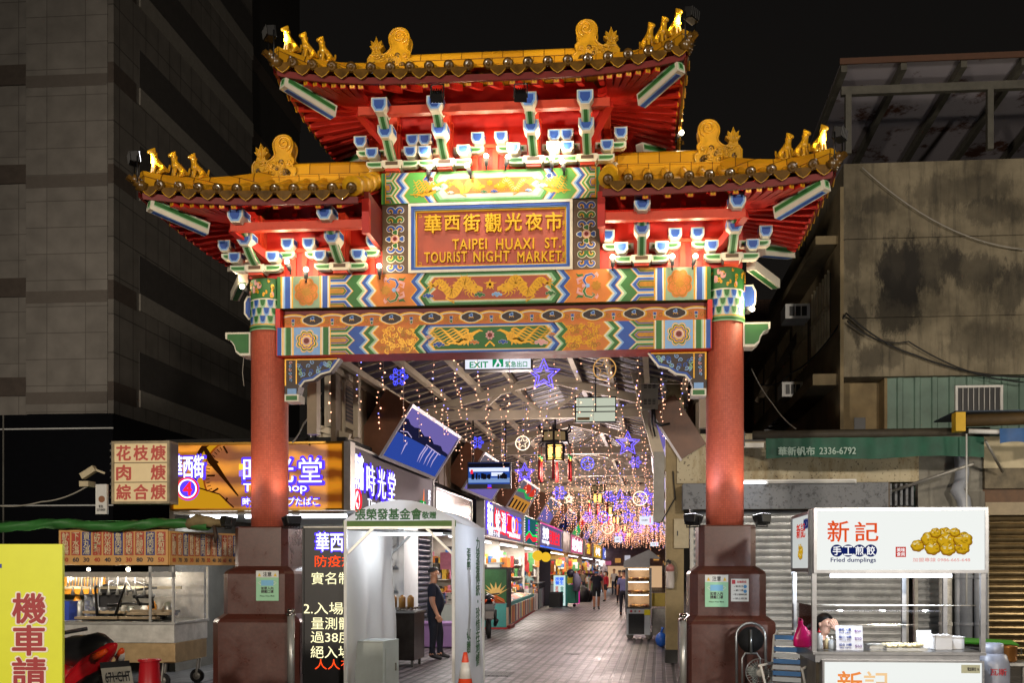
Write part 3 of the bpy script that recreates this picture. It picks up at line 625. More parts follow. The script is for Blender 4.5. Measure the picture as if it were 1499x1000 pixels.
def bracket(x,zb,left=True,right=True,Lout=None):
    mb=MB(); y0=-.40
    # base block
    mb.prism([(x-.13,zb+.10),(x+.13,zb+.10),(x+.13,zb+.045),(x+.1,zb),(x-.1,zb),(x-.13,zb+.045)],y0,y0+.24,P['white'])
    mb.flat([(x-.095,zb+.085),(x+.095,zb+.085),(x+.095,zb+.05),(x+.075,zb+.02),(x-.075,zb+.02),(x-.095,zb+.05)],y0-L_,P['cream']); mb.flat([(x-.08,zb+.08),(x+.08,zb+.08),(x+.08,zb+.035),(x-.08,zb+.035)],y0-L_*2,P['brown'])
    mb.prism([(x-.09,zb),(x+.09,zb),(x+.09,zb-.03),(x-.09,zb-.03)],y0+.02,y0+.2,P['ored'])
    frontarm(mb,x,y0+.1,zb+.07,y0-.27,zb+.235); block(mb,x,y0-.34,zb+.23,.19,.165,.22)
    frontarm(mb,x,y0-.14,zb+.28,y0-.5,zb+.43); block(mb,x,y0-.62,zb+.42,.195,.175,.26)
    for q,on in ((-1,left),(1,right)):
        if not on: continue
        sidearm(mb,x+q*.13,x+q*.34,y0+.03,zb+.015); block(mb,x+q*.25,y0-.05,zb+.11,.165,.135)
        sidearm(mb,x+q*.10,x+q*.49,y0+.11,zb+.20); block(mb,x+q*.42,y0+.03,zb+.29,.165,.145)
    mb.box(x-.06,x+.06,y0+.05,-.19,zb+.1,zb+.75,P['ored'])
    mb.build('bracket_set',gate)
for x in (-1.25,-.57,.57,1.25): bracket(x,ZF1+.03)
for q in (-1,1):
    for x in (1.93,3.05): bracket(q*x,ZU1+.03,left=not(q>0 and x==1.93 and False))
    # slanted corner arms behind
    for zb,x in ((ZF1+.02,1.55),(ZU1+.0,3.32)):
        mb=MB(); a=Vector((q*x,-.1,zb+.05)); b_=Vector((q*(x+.42),.62,zb+.02)); mb.bar(a,b_,.12,.12,P['white']); 
        c=(b_-a); mb.bar(a+c*.02+Vector((0,-.004,-.004)),a+c*.98+Vector((0,-.004,-.004)),.07,.122,P['green']); mb.build('corner_arm',gate)
# ---- roofs
def clampv(a,lo,hi): return max(lo,min(hi,a))
class Half:
    def __init__(s,sgn,x0,Rr,Lt,O,ze,zr,rise): s.sgn=sgn;s.x0=x0;s.R=Rr;s.L=Lt;s.O=O;s.ze=ze;s.zr=zr;s.rise=rise
    def up(s,x):                                                       # lift of the eave towards the corner
        u=clampv((x-s.R*.55)/(s.L-s.R*.55),0,1); return s.rise*u**2.2
    def out(s,x): u=clampv((x-s.R)/(s.L-s.R),0,1); return .06*u**2
    def front(s,x,v,sy=-1,dz=0):                                       # v 0 at the eave, 1 at the ridge
        y=(s.O+s.out(x))*(1-v); z=s.ze+(s.zr-s.ze)*(.82*v+.18*v*v)+s.up(x)*(1-v)**2
        return Vector((s.sgn*x, sy*y, z+dz))
    def vmax(s,x): return 1 if x<=s.R else clampv((s.L-x)/(s.L-s.R),0,1)
    def end(s,y,v,dz=0):                                               # end slope, y in -1..1 at the eave
        x=s.L-(s.L-s.R)*v+.04*abs(y)**2*(1-v)
        z=s.ze+(s.zr-s.ze)*(.82*v+.18*v*v)+s.rise*abs(y)**2.2*(1-v)**2
        return Vector((s.sgn*x,(s.O+.1*abs(y)**2)*y*(1-v),z+dz))
    def hip(s,k,sy=-1,dz=0):                                           # k 0 at the corner, 1 at the ridge end
        x=s.L-(s.L-s.R)*k; p=s.front(x,k,sy,dz); return p
def grid(mb,fn,nu,nv,m,flip=False):
    vs=[fn(i/nu,j/nv) for i in range(nu+1) for j in range(nv+1)]
    fs=[(i*(nv+1)+j,(i+1)*(nv+1)+j,(i+1)*(nv+1)+j+1,i*(nv+1)+j+1) for i in range(nu) for j in range(nv)]
    mb.add(vs,fs,m,True)
SPAC=.235
def half_roof(sgn,x0,Rr,Lt,O,ze,zr,rise,purlins,ornx):
    H=Half(sgn,x0,Rr,Lt,O,ze,zr,rise)
    roof=MB(); 
    for sy in (-1,1): grid(roof,lambda u,v,sy=sy:H.front(x0+(Lt-x0)*u, v*H.vmax(x0+(Lt-x0)*u),sy),24,6,GLZ)
    grid(roof,lambda u,v:H.end(-1+2*u,v),16,6,GLZ)
    n0=math.ceil(x0/SPAC-.5); xk=[(k+.5)*SPAC for k in range(max(n0,0),60) if x0+.05<(k+.5)*SPAC<Lt-.03]
    def cap(p,d,r=.062):                                               # round end tile with a boss
        d=d.normalized(); roof.tube([p-d*.02,p+d*.03],r,CAP,12); roof.tube([p+d*.03,p+d*.034],[r*.86,r*.7],CAP,12); 
        b=MB(); roof.ball(p+d*.034,r*.42,CAP,8,4)
    def drip(p,d,side,w=.11,hh=.085):                                   # pointed pan tile hanging between
        up=Vector((0,0,1)); prof=[(-1,.35),(-.8,-.25),(-.45,-.75),(0,-1.1),(.45,-.75),(.8,-.25),(1,.35)]
        f=[p+side*(a*w)+up*(b*hh)+d*.02 for a,b in prof]; g=[q-d*.03 for q in f]; nn=len(f)
        roof.add(f+g,[tuple(range(nn))]+[(i,i+nn,i+nn+1,i+1) for i in range(nn-1)],CAP)
        e=[p+side*(a*w)+up*(b*hh)+d*.024 for a,b in prof[1:-1]]; roof.tube(e,.006,GLZ,4)
    for sy in (-1,1):
        for x in xk:
            vm=H.vmax(x)
            pts=[H.front(x,v*vm,sy,.035) for v in (0,.2,.4,.6,.8,1)]
            roof.tube(pts,.055,GLZ,8)
            dd=pts[0]-pts[1]; cap(pts[0],dd)
        xd=[x-SPAC/2 for x in xk]+[xk[-1]+SPAC/2]
        for x in xd:
            if x0<x<Lt: p=H.front(x,0,sy,-.02); drip(p,Vector((0,sy,0)),Vector((1,0,0)))
    m=int(2*O/SPAC); 
    for i in range(m):
        y=-1+(i+.5)*2/m; vm=1-abs(y)*.0
        pts=[]; 
        for v in (0,.25,.5,.75,.95):
            yy=y*O/( (1-v) *O) if v<1 else 9
            if abs(yy)>1: break
            pts.append(H.end(yy,v,.035))
        if len(pts)>1: roof.tube(pts,.055,GLZ,8); cap(pts[0],pts[0]-pts[1])
        else: cap(H.end(y,0,.035),Vector((sgn,0,0)))
        drip(H.end(y+1/m,0,-.02),Vector((sgn,0,0)),Vector((0,1,0)))
    roof.build('roof_tiles',gate)
    # ridge walls
    rg=MB(); zt=zr+.02; xe=Rr+.10
    a,b_=sorted((sgn*x0,sgn*xe)); rg.box(a,b_,-.10,.10,zt-.12,zt+.05,RIDGE); rg.box(a,b_,-.075,.075,zt+.05,zt+.19,RIDGE); rg.tube([(a,0,zt+.19),(b_,0,zt+.19)],.07,RIDGE,10); rg.box(a,b_,-.115,.115,zt+.045,zt+.062,RIDGE)
    rg.build('ridge',gate)
    for sy in (-1,1):
        hr=MB(); ks=[.0,.08,.2,.35,.5,.65,.8,.97]
        sec=[]
        for k in ks:
            p=H.hip(k,sy); wdt=.065
            t=(H.hip(min(k+.02,1),sy)-H.hip(max(k-.02,0),sy)); t.z=0; t.normalize(); sd=Vector((-t.y,t.x,0))
            hgt=.10+.07*k+.05*(1-k)**3
            sec.append((p,sd,wdt,hgt))
        vs=[]
        for p,sd,wdt,hgt in sec:
            for q,zq in ((-1,-.04),(-1,.6),(-.62,1),(.62,1),(1,.6),(1,-.04)): vs.append(p+sd*wdt*q+Vector((0,0,(hgt*zq if zq>0 else zq)+.03)))
        ns=len(sec); fs=[(i*6+j,i*6+(j+1)%6,(i+1)*6+(j+1)%6,(i+1)*6+j) for i in range(ns-1) for j in range(6)]+[tuple(range(5,-1,-1)),tuple(range((ns-1)*6,ns*6))]
        hr.add(vs,fs,RIDGE)
        e=H.hip(0,sy); d=(H.hip(0,sy)-H.hip(.1,sy)); d.z=.0; d.normalize()
        for k2 in range(3): q=e+d*(.01+.03*k2)+Vector((0,0,.02)); hr.tube([q-d*.06+Vector((0,0,-.02+.02*k2)),q+d*.04+Vector((0,0,.0+.03*k2))],.075-.012*k2,CAP,10)
        hr.bar(e+d*.05+Vector((0,0,.02)),e+d*.17+Vector((0,0,.07)),.06,.05,CAP); hr.build('hip_ridge',gate)
    # soffit boards, fascia, rafters
    sf=MB()
    for sy in (-1,1): grid(sf,lambda u,v,sy=sy:H.front(x0+(Lt-.04-x0)*u, .02+v*.92*H.vmax(x0+(Lt-x0)*u),sy,-.09),24,5,P['red'])
    grid(sf,lambda u,v:H.end((-1+2*u)*.97,.03+v*.9,-.09),16,5,P['red']); sf.build('soffit',gate)
    fa=MB()
    for sy in (-1,1):
        fp=[H.front(x0+(Lt-x0)*i/24,0,sy) for i in range(25)]
        fa.add([p+Vector((0,-sy*.02,-.07)) for p in fp]+[p+Vector((0,-sy*.02,-.145)) for p in fp]+[p+Vector((0,-sy*.06,-.07)) for p in fp]+[p+Vector((0,-sy*.06,-.145)) for p in fp],
           [(i,i+1,26+i,25+i) for i in range(24)]+[(50+i,51+i,76+i,75+i) for i in range(24)]+[(25+i,26+i,76+i,75+i) for i in range(24)],P['dred'])
    ep=[H.end(-1+2*i/16,0) for i in range(17)]; q=Vector((-sgn*.02,0,0)); q2=Vector((-sgn*.06,0,0)); z1_=Vector((0,0,-.07)); z2_=Vector((0,0,-.145))
    fa.add([p+q+z1_ for p in ep]+[p+q+z2_ for p in ep]+[p+q2+z2_ for p in ep],[(i,i+1,18+i,17+i) for i in range(16)]+[(17+i,18+i,35+i,34+i) for i in range(16)],P['dred'])
    fa.build('fascia',gate)
    rf=MB()
    def rafter(a,b,gold=True,m=None):
        rf.bar(a,b,.07,.075,m or P['red']); d=(b-a).normalized()
        if gold: rf.bar(a-d*.006,a-d*.001,.056,.06,P['gold']); rf.bar(a-d*.009,a-d*.0065,.03,.012,P['dgold']); rf.bar(a-d*.009,a-d*.0065,.012,.04,P['dgold'])
    xr=[(k+.5)*.262 for k in range(60) if x0+.04<(k+.5)*.262<Rr+.14*(Lt-Rr)]
    for sy in (-1,1):
        for x in xr: rafter(H.front(x,.06,sy,-.17),H.front(x,.8,sy,-.17))
        nf=6; xi=Rr+.14*(Lt-Rr)
        for k in range(nf):                                            # fan out to the corner
            u=(k+.6)/nf; xo=xi+(Lt-.28-xi)*u; a=H.front(xo,.06,sy,-.17); b_=Vector((sgn*(xi+.06+.02*k),sy*(.5-.06*k),ze-.02)); rafter(a,b_)
    for y in [(-1+2*(i+.5)/11) for i in range(11)]:
        if abs(y)<.93: 
            a=H.end(y,.05,-.17); inner=Vector((sgn*(Rr+.08),y*.45*O,ze+.0)); rafter(a,inner)
    rf.build('rafters',gate)
    for sy in (-1,1):                                                  # painted corner beams
        cbm=MB()
        tip=H.hip(.05,sy,-.20); inn=Vector((sgn*(Rr+.18*(Lt-Rr)),sy*.66*O,ze-.22)); 
        # run along the hip, slightly inside
        inn=H.hip(.46,sy,-.30); inn.z=tip.z-.13
        cbm.bar(tip,inn,.12,.15,P['white']); d=(inn-tip).normalized(); sd=d.cross(Vector((0,0,1))).normalized()
        for q in (-1,1):
            for m,k,l in (('lg',.62,.0615),('green',.4,.063)):
                o=sd*(q*l); cbm.bar(tip+o+d*.04+Vector((0,0,.02)),inn+o-d*.02+Vector((0,0,.02)),.003,.12*k,P[m])
        for m,wd,l in (('lb',.085,.0765),('blue',.055,.0785)): cbm.bar(tip+d*.04+Vector((0,0,-l)),inn-d*.02+Vector((0,0,-l)),wd,.004,P[m])
        for m,wd,l in (('lg',.08,.002),('green',.05,.004)): cbm.bar(tip-d*l,tip-d*(l-.002),wd,wd*1.2,P[m])
        cbm.build('corner_beam',gate)
    pb=MB()
    for yb_,zb,wd,hh in purlins:
        xe=Rr+.2*(Lt-Rr)
        for sy in (-1,1): a,b_=sorted((sgn*x0,sgn*xe)); pb.box(a,b_,sy*yb_-wd/2,sy*yb_+wd/2,zb,zb+hh,P['ored'])
        a,b_=sorted((sgn*(xe-wd),sgn*xe)); pb.box(a,b_,-yb_-wd/2-.002,yb_+wd/2+.002,zb-.002,zb+hh+.002,P['ored'])
    for sy in (-1,1):
        pb.bar(Vector((sgn*xe,sy*purlins[0][0],purlins[0][1]+.05)),Vector((sgn*(xe-.35),sy*.2,purlins[0][1]-.25)),.09,.1,P['red'])
    pb.build('purlins',gate)
    return H
UP=dict(O=1.22,ze=7.60,zr=8.16,rise=.12); LO=dict(O=1.22,ze=6.19,zr=6.78,rise=.10)
halves=[]
for sgn in (-1,1):
    halves.append(half_roof(sgn,0.0,1.32,2.43,UP['O'],UP['ze'],UP['zr'],UP['rise'],[(.86,7.24,.09,.10)],1.4))
    halves.append(half_roof(sgn,1.46,2.92,4.10,LO['O'],LO['ze'],LO['zr'],LO['rise'],[(.86,5.86,.09,.10)],3.0))
    # rolled verge tiles at the inner end of the lower roof
    v=MB(); Hh=halves[-1]
    for sy in (-1,1):
        for k in range(4):
            a=Hh.front(1.53,k*.25,sy,.05); b_=Hh.front(1.53,k*.25+.24,sy,.05); b_.z=max(b_.z,a.z)
            v.tube([a,b_],[.12,.10],GLZ,10)
    v.build('verge_tiles',gate)
# ---- ridge ornaments: a curled dragon tail beside a flame leaf
def ornament(sgn,xc,zb):
    mb=MB(); S=.0088/1.0
    def T_(p): return [(xc+sgn*(x-55)*S, zb+(72-z)*S) for x,z in p]
    base=[(0,30),(0,74),(56,74),(62,52),(54,34),(50,22),(46,12),(52,3),(40,-2),(30,2),(28,14),(29,24),(22,30),(21,34),(12,34),(12,30)]
    # coordinates: x runs from the outer edge to the inner, z downwards in hundredths
    def smooth(poly,it=1):
        for _ in range(it):
            q=[]
            for i in range(len(poly)):
                a=poly[i]; b=poly[(i+1)%len(poly)]; q+= [(a[0]*.75+b[0]*.25,a[1]*.75+b[1]*.25),(a[0]*.25+b[0]*.75,a[1]*.25+b[1]*.75)]
            poly=q
        return poly
    body=smooth([(0,28),(0,52),(54,52),(60,40),(52,36),(56,28),(50,22),(53,14),(54,6),(50,-2),(42,-5),(33,-3),(28,4),(28,12),(31,20),(24,28),(14,30)],1)
    k=.0102
    def Tq(p): return [(xc+sgn*(x-28)*k, zb+(52-z)*k) for x,z in p]
    mb.prism(Tq(body),-.085,.085,GLZ)
    for y in (-.086,.086): mb.tube([(a,y,b) for a,b in Tq(body)],.014,GLZ,5,closed=True)
    c=Tq([(42,6)])[0]
    for y in (-.09,.09):
        p=spiral(c[0],c[1],.105,1.7,a0=-1.2 if sgn>0 else math.pi+1.2,sgn=sgn,n=40); mb.tube([(a,y,b) for a,b in p],.017,GLZ,6)
    fl=[(3,28),(5,20),(1,15),(4,14),(3,8),(7,11),(10,3),(13,11),(17,8),(16,14),(20,15),(15,20),(17,28)]
    mb.prism(Tq(fl),-.05,.05,GLZ)
    for a,b_ in (((10,24),(10,6)),((7,22),(4,11)),((13,22),(17,11))): q=Tq([a,b_]); mb.tube([(q[0][0],-.055,q[0][1]),(q[1][0],-.055,q[1][1])],.012,GLZ,5)
    random.seed(2)
    for i in range(30):                                               # carved scales and claws in low relief
        x=random.uniform(6,50); z=random.uniform(30,48); q=Tq([(x,z)])[0]; p=spiral(q[0],q[1],random.uniform(.03,.055),1.2,random.random()*6,random.choice((1,-1)),14)
        for y in (-.088,.088): mb.tube([(a,y,b) for a,b in p],.013,GLZ if i%4 else CAP,5)
    e=Tq([(54,38),(62,34),(60,42),(56,44)])
    mb.prism(e,-.06,.06,GLZ)
    mb.build('ridge_ornament',gate)
for sgn in (-1,1):
    ornament(-sgn,sgn*1.36,UP['zr']+.02); ornament(-sgn,sgn*2.92,LO['zr']+.05)
# ---- seated beasts on the hip ridges
def beast():
    V=[(0,.06,.075),(0,.0,.13),(0,-.055,.175),(0,-.075,.235),(0,-.09,.29),(0,-.155,.268),(.032,-.075,.09),(.036,-.09,.0),(-.032,-.075,.09),(-.036,-.09,.0),(.055,.02,.07),(.058,-.035,.008),(-.055,.02,.07),(-.058,-.035,.008),(.028,-.07,.345),(-.028,-.07,.345),(0,.115,.09),(0,.135,.19),(0,-.03,.30)]
    E=[(0,1),(1,2),(2,3),(3,4),(4,5),(2,6),(6,7),(2,8),(8,9),(0,10),(10,11),(0,12),(12,13),(4,14),(4,15),(0,16),(16,17),(3,18)]
    Rd=[.055,.052,.055,.036,.04,.022,.022,.017,.022,.017,.034,.018,.034,.018,.008,.008,.02,.012,.012]
    me=skin_mesh('roof_beast',V,E,Rd,0,2); me.materials.append(GLZ); return me
bme=beast()
for H in halves:
    for sy in (-1,1):
        for k in (.12,.26,.40):
            p=H.hip(k,sy); hz=.13+.05*(1-k)**3
            o=bpy.data.objects.new('roof_beast',bme); COL.objects.link(o); o.parent=gate; o.location=p+Vector((0,0,hz-.0)); o.scale=(.95,.95,.92)
            d=(H.hip(0,sy)-H.hip(.3,sy)); o.rotation_euler=(0,0,math.atan2(d.y,d.x)+math.pi/2)
# ---- lamps on the gate
BLK=mat('black metal','#0d0d0e',.45,var=.1); GREYM=mat('grey lamp metal','#5a5c5c',.5,var=.15); BULB=emit('lit lamp glass',(1,.86,.62),14); WBULB=emit('lit white lamp glass',(.95,.95,1),12)
def spotlamp(px,py,Y,label,dirv=(0,-.1,1),power=9,col=WARM,vis=True):
    p=at(px,py,Y); t=thing('spot_lamp',label,'spot lamp',p-Vector((0,0,.14)),0,'spot lamps along the beams of the gate'); d=Vector(dirv).normalized()
    mb=MB(); mb.tube([Vector((0,0,0)),Vector((0,0,.05))],.012,BLK,6); a=Vector((0,0,.05)); mb.tube([a,a+d*.09],[.022,.034],GREYM,10); mb.build('housing',t)
    g=MB(); g.ball(a+d*.115,.034,BULB if col==WARM else WBULB,10,6); g.build('bulb',t)
    if power: lamp('POINT',p-Vector((0,0,.14))+a+d*.115+d*.06+Vector((0,-.12,.05)),power*(.75 if p.z>6.3 else 1.0),col,.035)
SPW='lit spot lamp '
spotlamp(627,248,-.32,SPW+'beside the leftmost base block under the top roof',power=10,dirv=(.15,-.2,1))
spotlamp(689,245,-.36,SPW+'tilted out between the two left bracket sets of the top roof',power=12,dirv=(-.4,-.2,1))
spotlamp(712,232,-.36,SPW+'upright just left of the middle of the top roof',power=12,dirv=(0,-.2,1))
spotlamp(740,233,-.36,SPW+'leaning just right of the middle of the top roof',power=12,dirv=(.3,-.2,1))
spotlamp(808,235,-.36,SPW+'upright above the right dragon of the frieze',power=12,dirv=(0,-.2,1))
spotlamp(826,240,-.36,SPW+'leaning beside the rightmost base block of the top roof',power=12,dirv=(-.2,-.2,1))
spotlamp(425,386,-.50,SPW+'tilted in front of the blue block above the left medallion',power=13,dirv=(-.3,-.3,1))
spotlamp(448,398,-.36,SPW+'small and low above the left square medallion',power=6,dirv=(.1,-.3,1))
spotlamp(556,393,-.36,SPW+'beside the left scroll board of the name sign',power=9,dirv=(.0,-.3,1))
spotlamp(897,380,-.40,SPW+'upright next to the right scroll board of the name sign',power=12,dirv=(0,-.3,1))
spotlamp(984,379,-.40,SPW+'upright under the paired blocks of the right wing roof',power=13,dirv=(0,-.3,1))
spotlamp(1014,378,-.40,SPW+'leaning above the right square medallion',power=10,dirv=(.3,-.3,1))
spotlamp(1091,441,.05,SPW+'outside the right column at the blue beam end',power=18,dirv=(.5,-.5,-.2))
spotlamp(989,193,.55,SPW+'glaring behind the right corner of the top roof',power=10,dirv=(.5,-.5,.3),col=WARM)
spotlamp(364,418,.05,'black spot lamp outside the left column at the blue beam end',power=2.5,dirv=(-.3,-.5,.3))  # unlit lamp, given light here to brighten the corner rafters
def flood(p,tgt,label,power,ang=80,col=NEUT,w=.26,grp='floodlights of the gate',lit=True,post=.0,size=.06):
    p=Vector(p); t=thing('floodlight',label,'floodlight',p,0,grp); d=(Vector(tgt)-p).normalized(); q=d.to_track_quat('-Z','Y').to_matrix()
    mb=MB(); h=w*.72
    k=MB(); k.octa([(w*.42,.10),(w*.5,.02),(w*.5,0)],(0,0,0),BLK,.12); vs=[q@Vector((v[0],v[1]*.7,v[2])) for v in k.v]; mb.add(vs,k.f,BLK)
    for i in range(5): 
        a=q@Vector((-w*.36+i*w*.18,0,.10)); mb.bar(a-q@Vector((0,w*.25,0)),a+q@Vector((0,w*.25,0)),.012,.05,BLK)
    mb.tube([q@Vector((-w*.52,0,.03)),q@Vector((-w*.52,0,.03))+Vector((0,0,-.12 if post<=0 else -post)),q@Vector((w*.52,0,.03))+Vector((0,0,-.12 if post<=0 else -post)),q@Vector((w*.52,0,.03))] if post>=0 else [q@Vector((-w*.52,0,.03)),Vector((-w*.5,.02,-post)),Vector((w*.5,.02,-post)),q@Vector((w*.52,0,.03))],.009,BLK,6)
    mb.build('housing',t)
    g=MB(); vs=[q@Vector((x*w*.44,y*w*.3,-.004)) for x,y in ((-1,-1),(1,-1),(1,1),(-1,1))]; g.add(vs,[(0,1,2,3)],WBULB if lit else MATS['black metal']); g.build('lens',t)
    if lit and power: lamp('SPOT',p+d*.06,power,col,size,tgt,ang,.6)
# eave floods over the name sign
flood(at(640,147,-1.28),(-.58,-.3,6.45),'black floodlight on a wire bracket under the top eave, above the left of the sign',60,62,w=.15,post=-.2)
flood(at(762,146,-1.28),(.40,-.3,6.45),'black floodlight hung under the top eave right of its middle, glowing blue white',60,62,w=.15,post=-.2)
# ridge lamps at the four roof tips (shining inward along the ridges)
for H,nm,pw in ((halves[0],'left tip of the top roof',42),(halves[2],'right tip of the top roof',42),(halves[1],'left tip of the lower roof',46),(halves[3],'right tip of the lower roof',40)):
    e=H.hip(-.02,-1)+Vector((0,.0,.33)); inn=H.hip(1,-1)+Vector((-H.sgn*.6,0,.15))
    flood(e,inn,'grey floodlight standing at the '+nm,pw*5,60,(1,.80,.50),.2,'floodlights at the roof tips',post=.3,size=.04)
    for o_ in ():pass
# column floods on the plinths
for sgn,dx,nm in ((-1,-.42,'outer shoulder of the left plinth'),(-1,.42,'inner shoulder of the left plinth'),(1,-.42,'inner shoulder of the right plinth'),(1,.42,'outer shoulder of the right plinth')):
    flood((sgn*3+dx,-.34,2.34),(sgn*3+dx*.35,-.1,4.3),'black floodlight tilted up at the column from the '+nm,20,85,(1,.62,.38) if (sgn,dx)!=(1,-.42) else (1,.8,.9),.22,post=.12)
# ================================================================ GROUND
PLZ=brick_mat('plaza paving','#6c6a68','#5c5a58','#2f2d2c',.30,.30,.008,rough=.5,rot=(0,0,0),bump=.4,noise=.35)
LANE=brick_mat('lane paving','#746a6c','#5a5153','#0b0a0b',.40,.16,.03,rough=.36,rot=(0,0,R(-90)+PHI),bump=.6,noise=.35)
g=MB(); g.add([(-200,-60,0),(200,-60,0),(200,220,0),(-200,220,0)],[(0,1,2,3)],PLZ); struct(g,'ground')
scuffs(LANE,'#332d30',.7,.52,.7,.6,.62); scuffs(PLZ,'#2c2a28',.5,.52,.7,.5,.7)
g=MB(); q=[SF(-4.6,-.6,.004),SF(3.0,-.6,.004),SF(3.0,80,.004),SF(-4.6,80,.004)]; g.add(q,[(0,1,2,3)],LANE); struct(g,'lane')
IRON=mat('cast iron','#2b2a2b',.5,metal=.6,var=.2)
def grate(px,py,w,dpt,label,slots=True):
    p=Vector((ax(px,0),0,0)); d=EYE*FPX/(py-PPY)
    a=math.atan((px-PPX)/FPX)-YAW; # along ray
    dy=d/(_c-math.tan(a)*_s); pos=Vector((CX+math.tan(a)*dy,-DCAM+dy,.006))
    t=thing('drain_cover',label,'drain cover',pos,-PHI); m=MB(); m.box(-w/2,w/2,-dpt/2,dpt/2,0,.006,IRON); m.build('frame',t)
    if slots:
        m=MB(); 
        for i in range(9):
            x=-w/2+.04+i*(w-.08)/8
            for j in range(5): y=-dpt/2+.06+j*(dpt-.12)/4; m.box(x-.012,x+.012,y-.045,y+.045,.006,.009,PLZ)
        m.build('slot_pattern',t)
grate(720,988,.62,.62,'square iron drain grating in the lane paving behind the white tent')
grate(872,909,.85,.42,'dark flat manhole cover in the lane behind the walking man',False)
grate(838,958,.3,.3,'small worn square cover in the lane between the grating and the food cart',False)
# ================================================================ NEON AND SIGN COLOURS
E_W=emit('white neon','#f4f4ff',1.6); E_V=emit('violet neon','#5a3cff',1.3); E_R=emit('red neon','#ff2a3a',1.2); E_Y=emit('yellow neon','#ffd23a',1.2); E_G=emit('green neon','#2dff66',1.1); E_O=emit('orange neon','#ff7a24',1.2); E_B=emit('blue neon','#3a6cff',1.3); E_P=emit('pink neon','#ff4fb0',1.1)
TUBE=emit('fluorescent tube','#f2f6ff',6); WIN=emit('lit white panel','#eef2ff',1.0)
STEEL=mat('brushed steel','#aaaaa6',.35,metal=.6,var=.15,scale=9); STEEL2=mat('scuffed steel','#98968f',.45,metal=.45,var=.35,scale=5,bump=.06,bscale=25)
CREAMW=mat('stained cream panel','#b5a98a',.6,var=.3,scale=2.5); BEIGE=mat('beige cladding','#7b6a55',.6,var=.3,scale=2); TRUSS=mat('cream painted steel','#b3a68e',.5,var=.15,scale=3); DECK=mat('violet grey roof sheet','#3a3346',.5,var=.3,scale=2)
BROWNP=mat('brown wood grain board','#6b4630',.4,var=.3,scale=3); SILV=mat('silver screen frame','#b4b0b4',.3,metal=.35,var=.1); CHROME=mat('chrome frame','#b8b4b0',.15,metal=1,var=.05)
DARKM=mat('dark painted metal','#17171a',.45,var=.2); WHITEM=mat('white enamel','#cfcfcb',.4,var=.1); CONC=mat('grey concrete','#6a675f',.85,var=.35,scale=1.5,bump=.2)
GLASS=bpy.data.materials.new('clear glass'); GLASS.use_nodes=True; nt=GLASS.node_tree; nt.nodes.clear(); t_=N(nt,'BsdfTransparent'); g_=N(nt,'BsdfGlossy'); g_.inputs['Roughness'].default_value=.04; f_=N(nt,'Fresnel'); f_.inputs[0].default_value=1.6; x_=N(nt,'MixShader'); o_=N(nt,'OutputMaterial'); nt.links.new(f_.outputs[0],x_.inputs[0]); nt.links.new(t_.outputs[0],x_.inputs[1]); nt.links.new(g_.outputs[0],x_.inputs[2]); nt.links.new(x_.outputs[0],o_.inputs[0]); MATS['counter glass']=GLASS
# ================================================================ ARCADE ROOF
arc=thing('arcade_roof','long steel arcade roof with cream trusses over the market lane behind the gate','roof',SF(0,0,0),-PHI)
HW,ZE,ZR=2.78,4.80,5.52
def zroof(s): return ZE+(ZR-ZE)*(1-abs(s)/HW)
m=MB()
for q in (-1,1): m.add([(q*HW*1.04,.9,ZE+.06),(0,.9,ZR+.09),(0,72,ZR+.09),(q*HW*1.04,72,ZE+.06)],[(0,1,2,3)],DECK)
m.build('roof_sheet',arc)
m=MB()
for k in range(150):
    t=1.1+k*.46
    for q in (-1,1): m.bar((q*HW,t,ZE+.035),(0,t,ZR+.065),.03,.03,TRUSS)
m.build('sheet_ribs',arc)
m=MB()
for s in (-2.6,-1.95,-1.3,-.65,.65,1.3,1.95,2.6):
    m.box(s-.045,s+.045,.9,72,zroof(s)-.10,zroof(s)+.0,TRUSS)
m.build('purlins',arc)
trs=[.95]+[6.0+5.7*k for k in range(12)]
for t in trs:
    m=MB(); 
    if t>1: m.box(-HW,HW,t-.06,t+.06,4.58,4.75,TRUSS)
    for q in (-1,1):
        m.bar((q*HW,t,ZE-.14),(0,t,ZR-.16),.13,.15,TRUSS)
        if t>1:
            m.bar((q*1.3,t,4.75),(q*.9,t,zroof(.9)-.2),.05,.06,TRUSS); m.bar((q*1.3,t,4.75),(q*1.9,t,zroof(1.9)-.2),.05,.06,TRUSS); m.bar((q*.15,t,4.75),(q*.7,t,zroof(.7)-.2),.05,.06,TRUSS)
        m.box(q*HW-.07,q*HW+.07,t-.08,t+.08,3.6,ZE+.02,TRUSS)
    m.build('truss',arc)
m=MB()
for q in (-1,1): m.box(q*2.83-.05,q*2.83+.05,.9,72,4.70,4.86,TRUSS); m.box(q*2.74-.03,q*2.74+.03,.9,72,4.86,4.93,TRUSS)
m.build('eave_beams',arc)
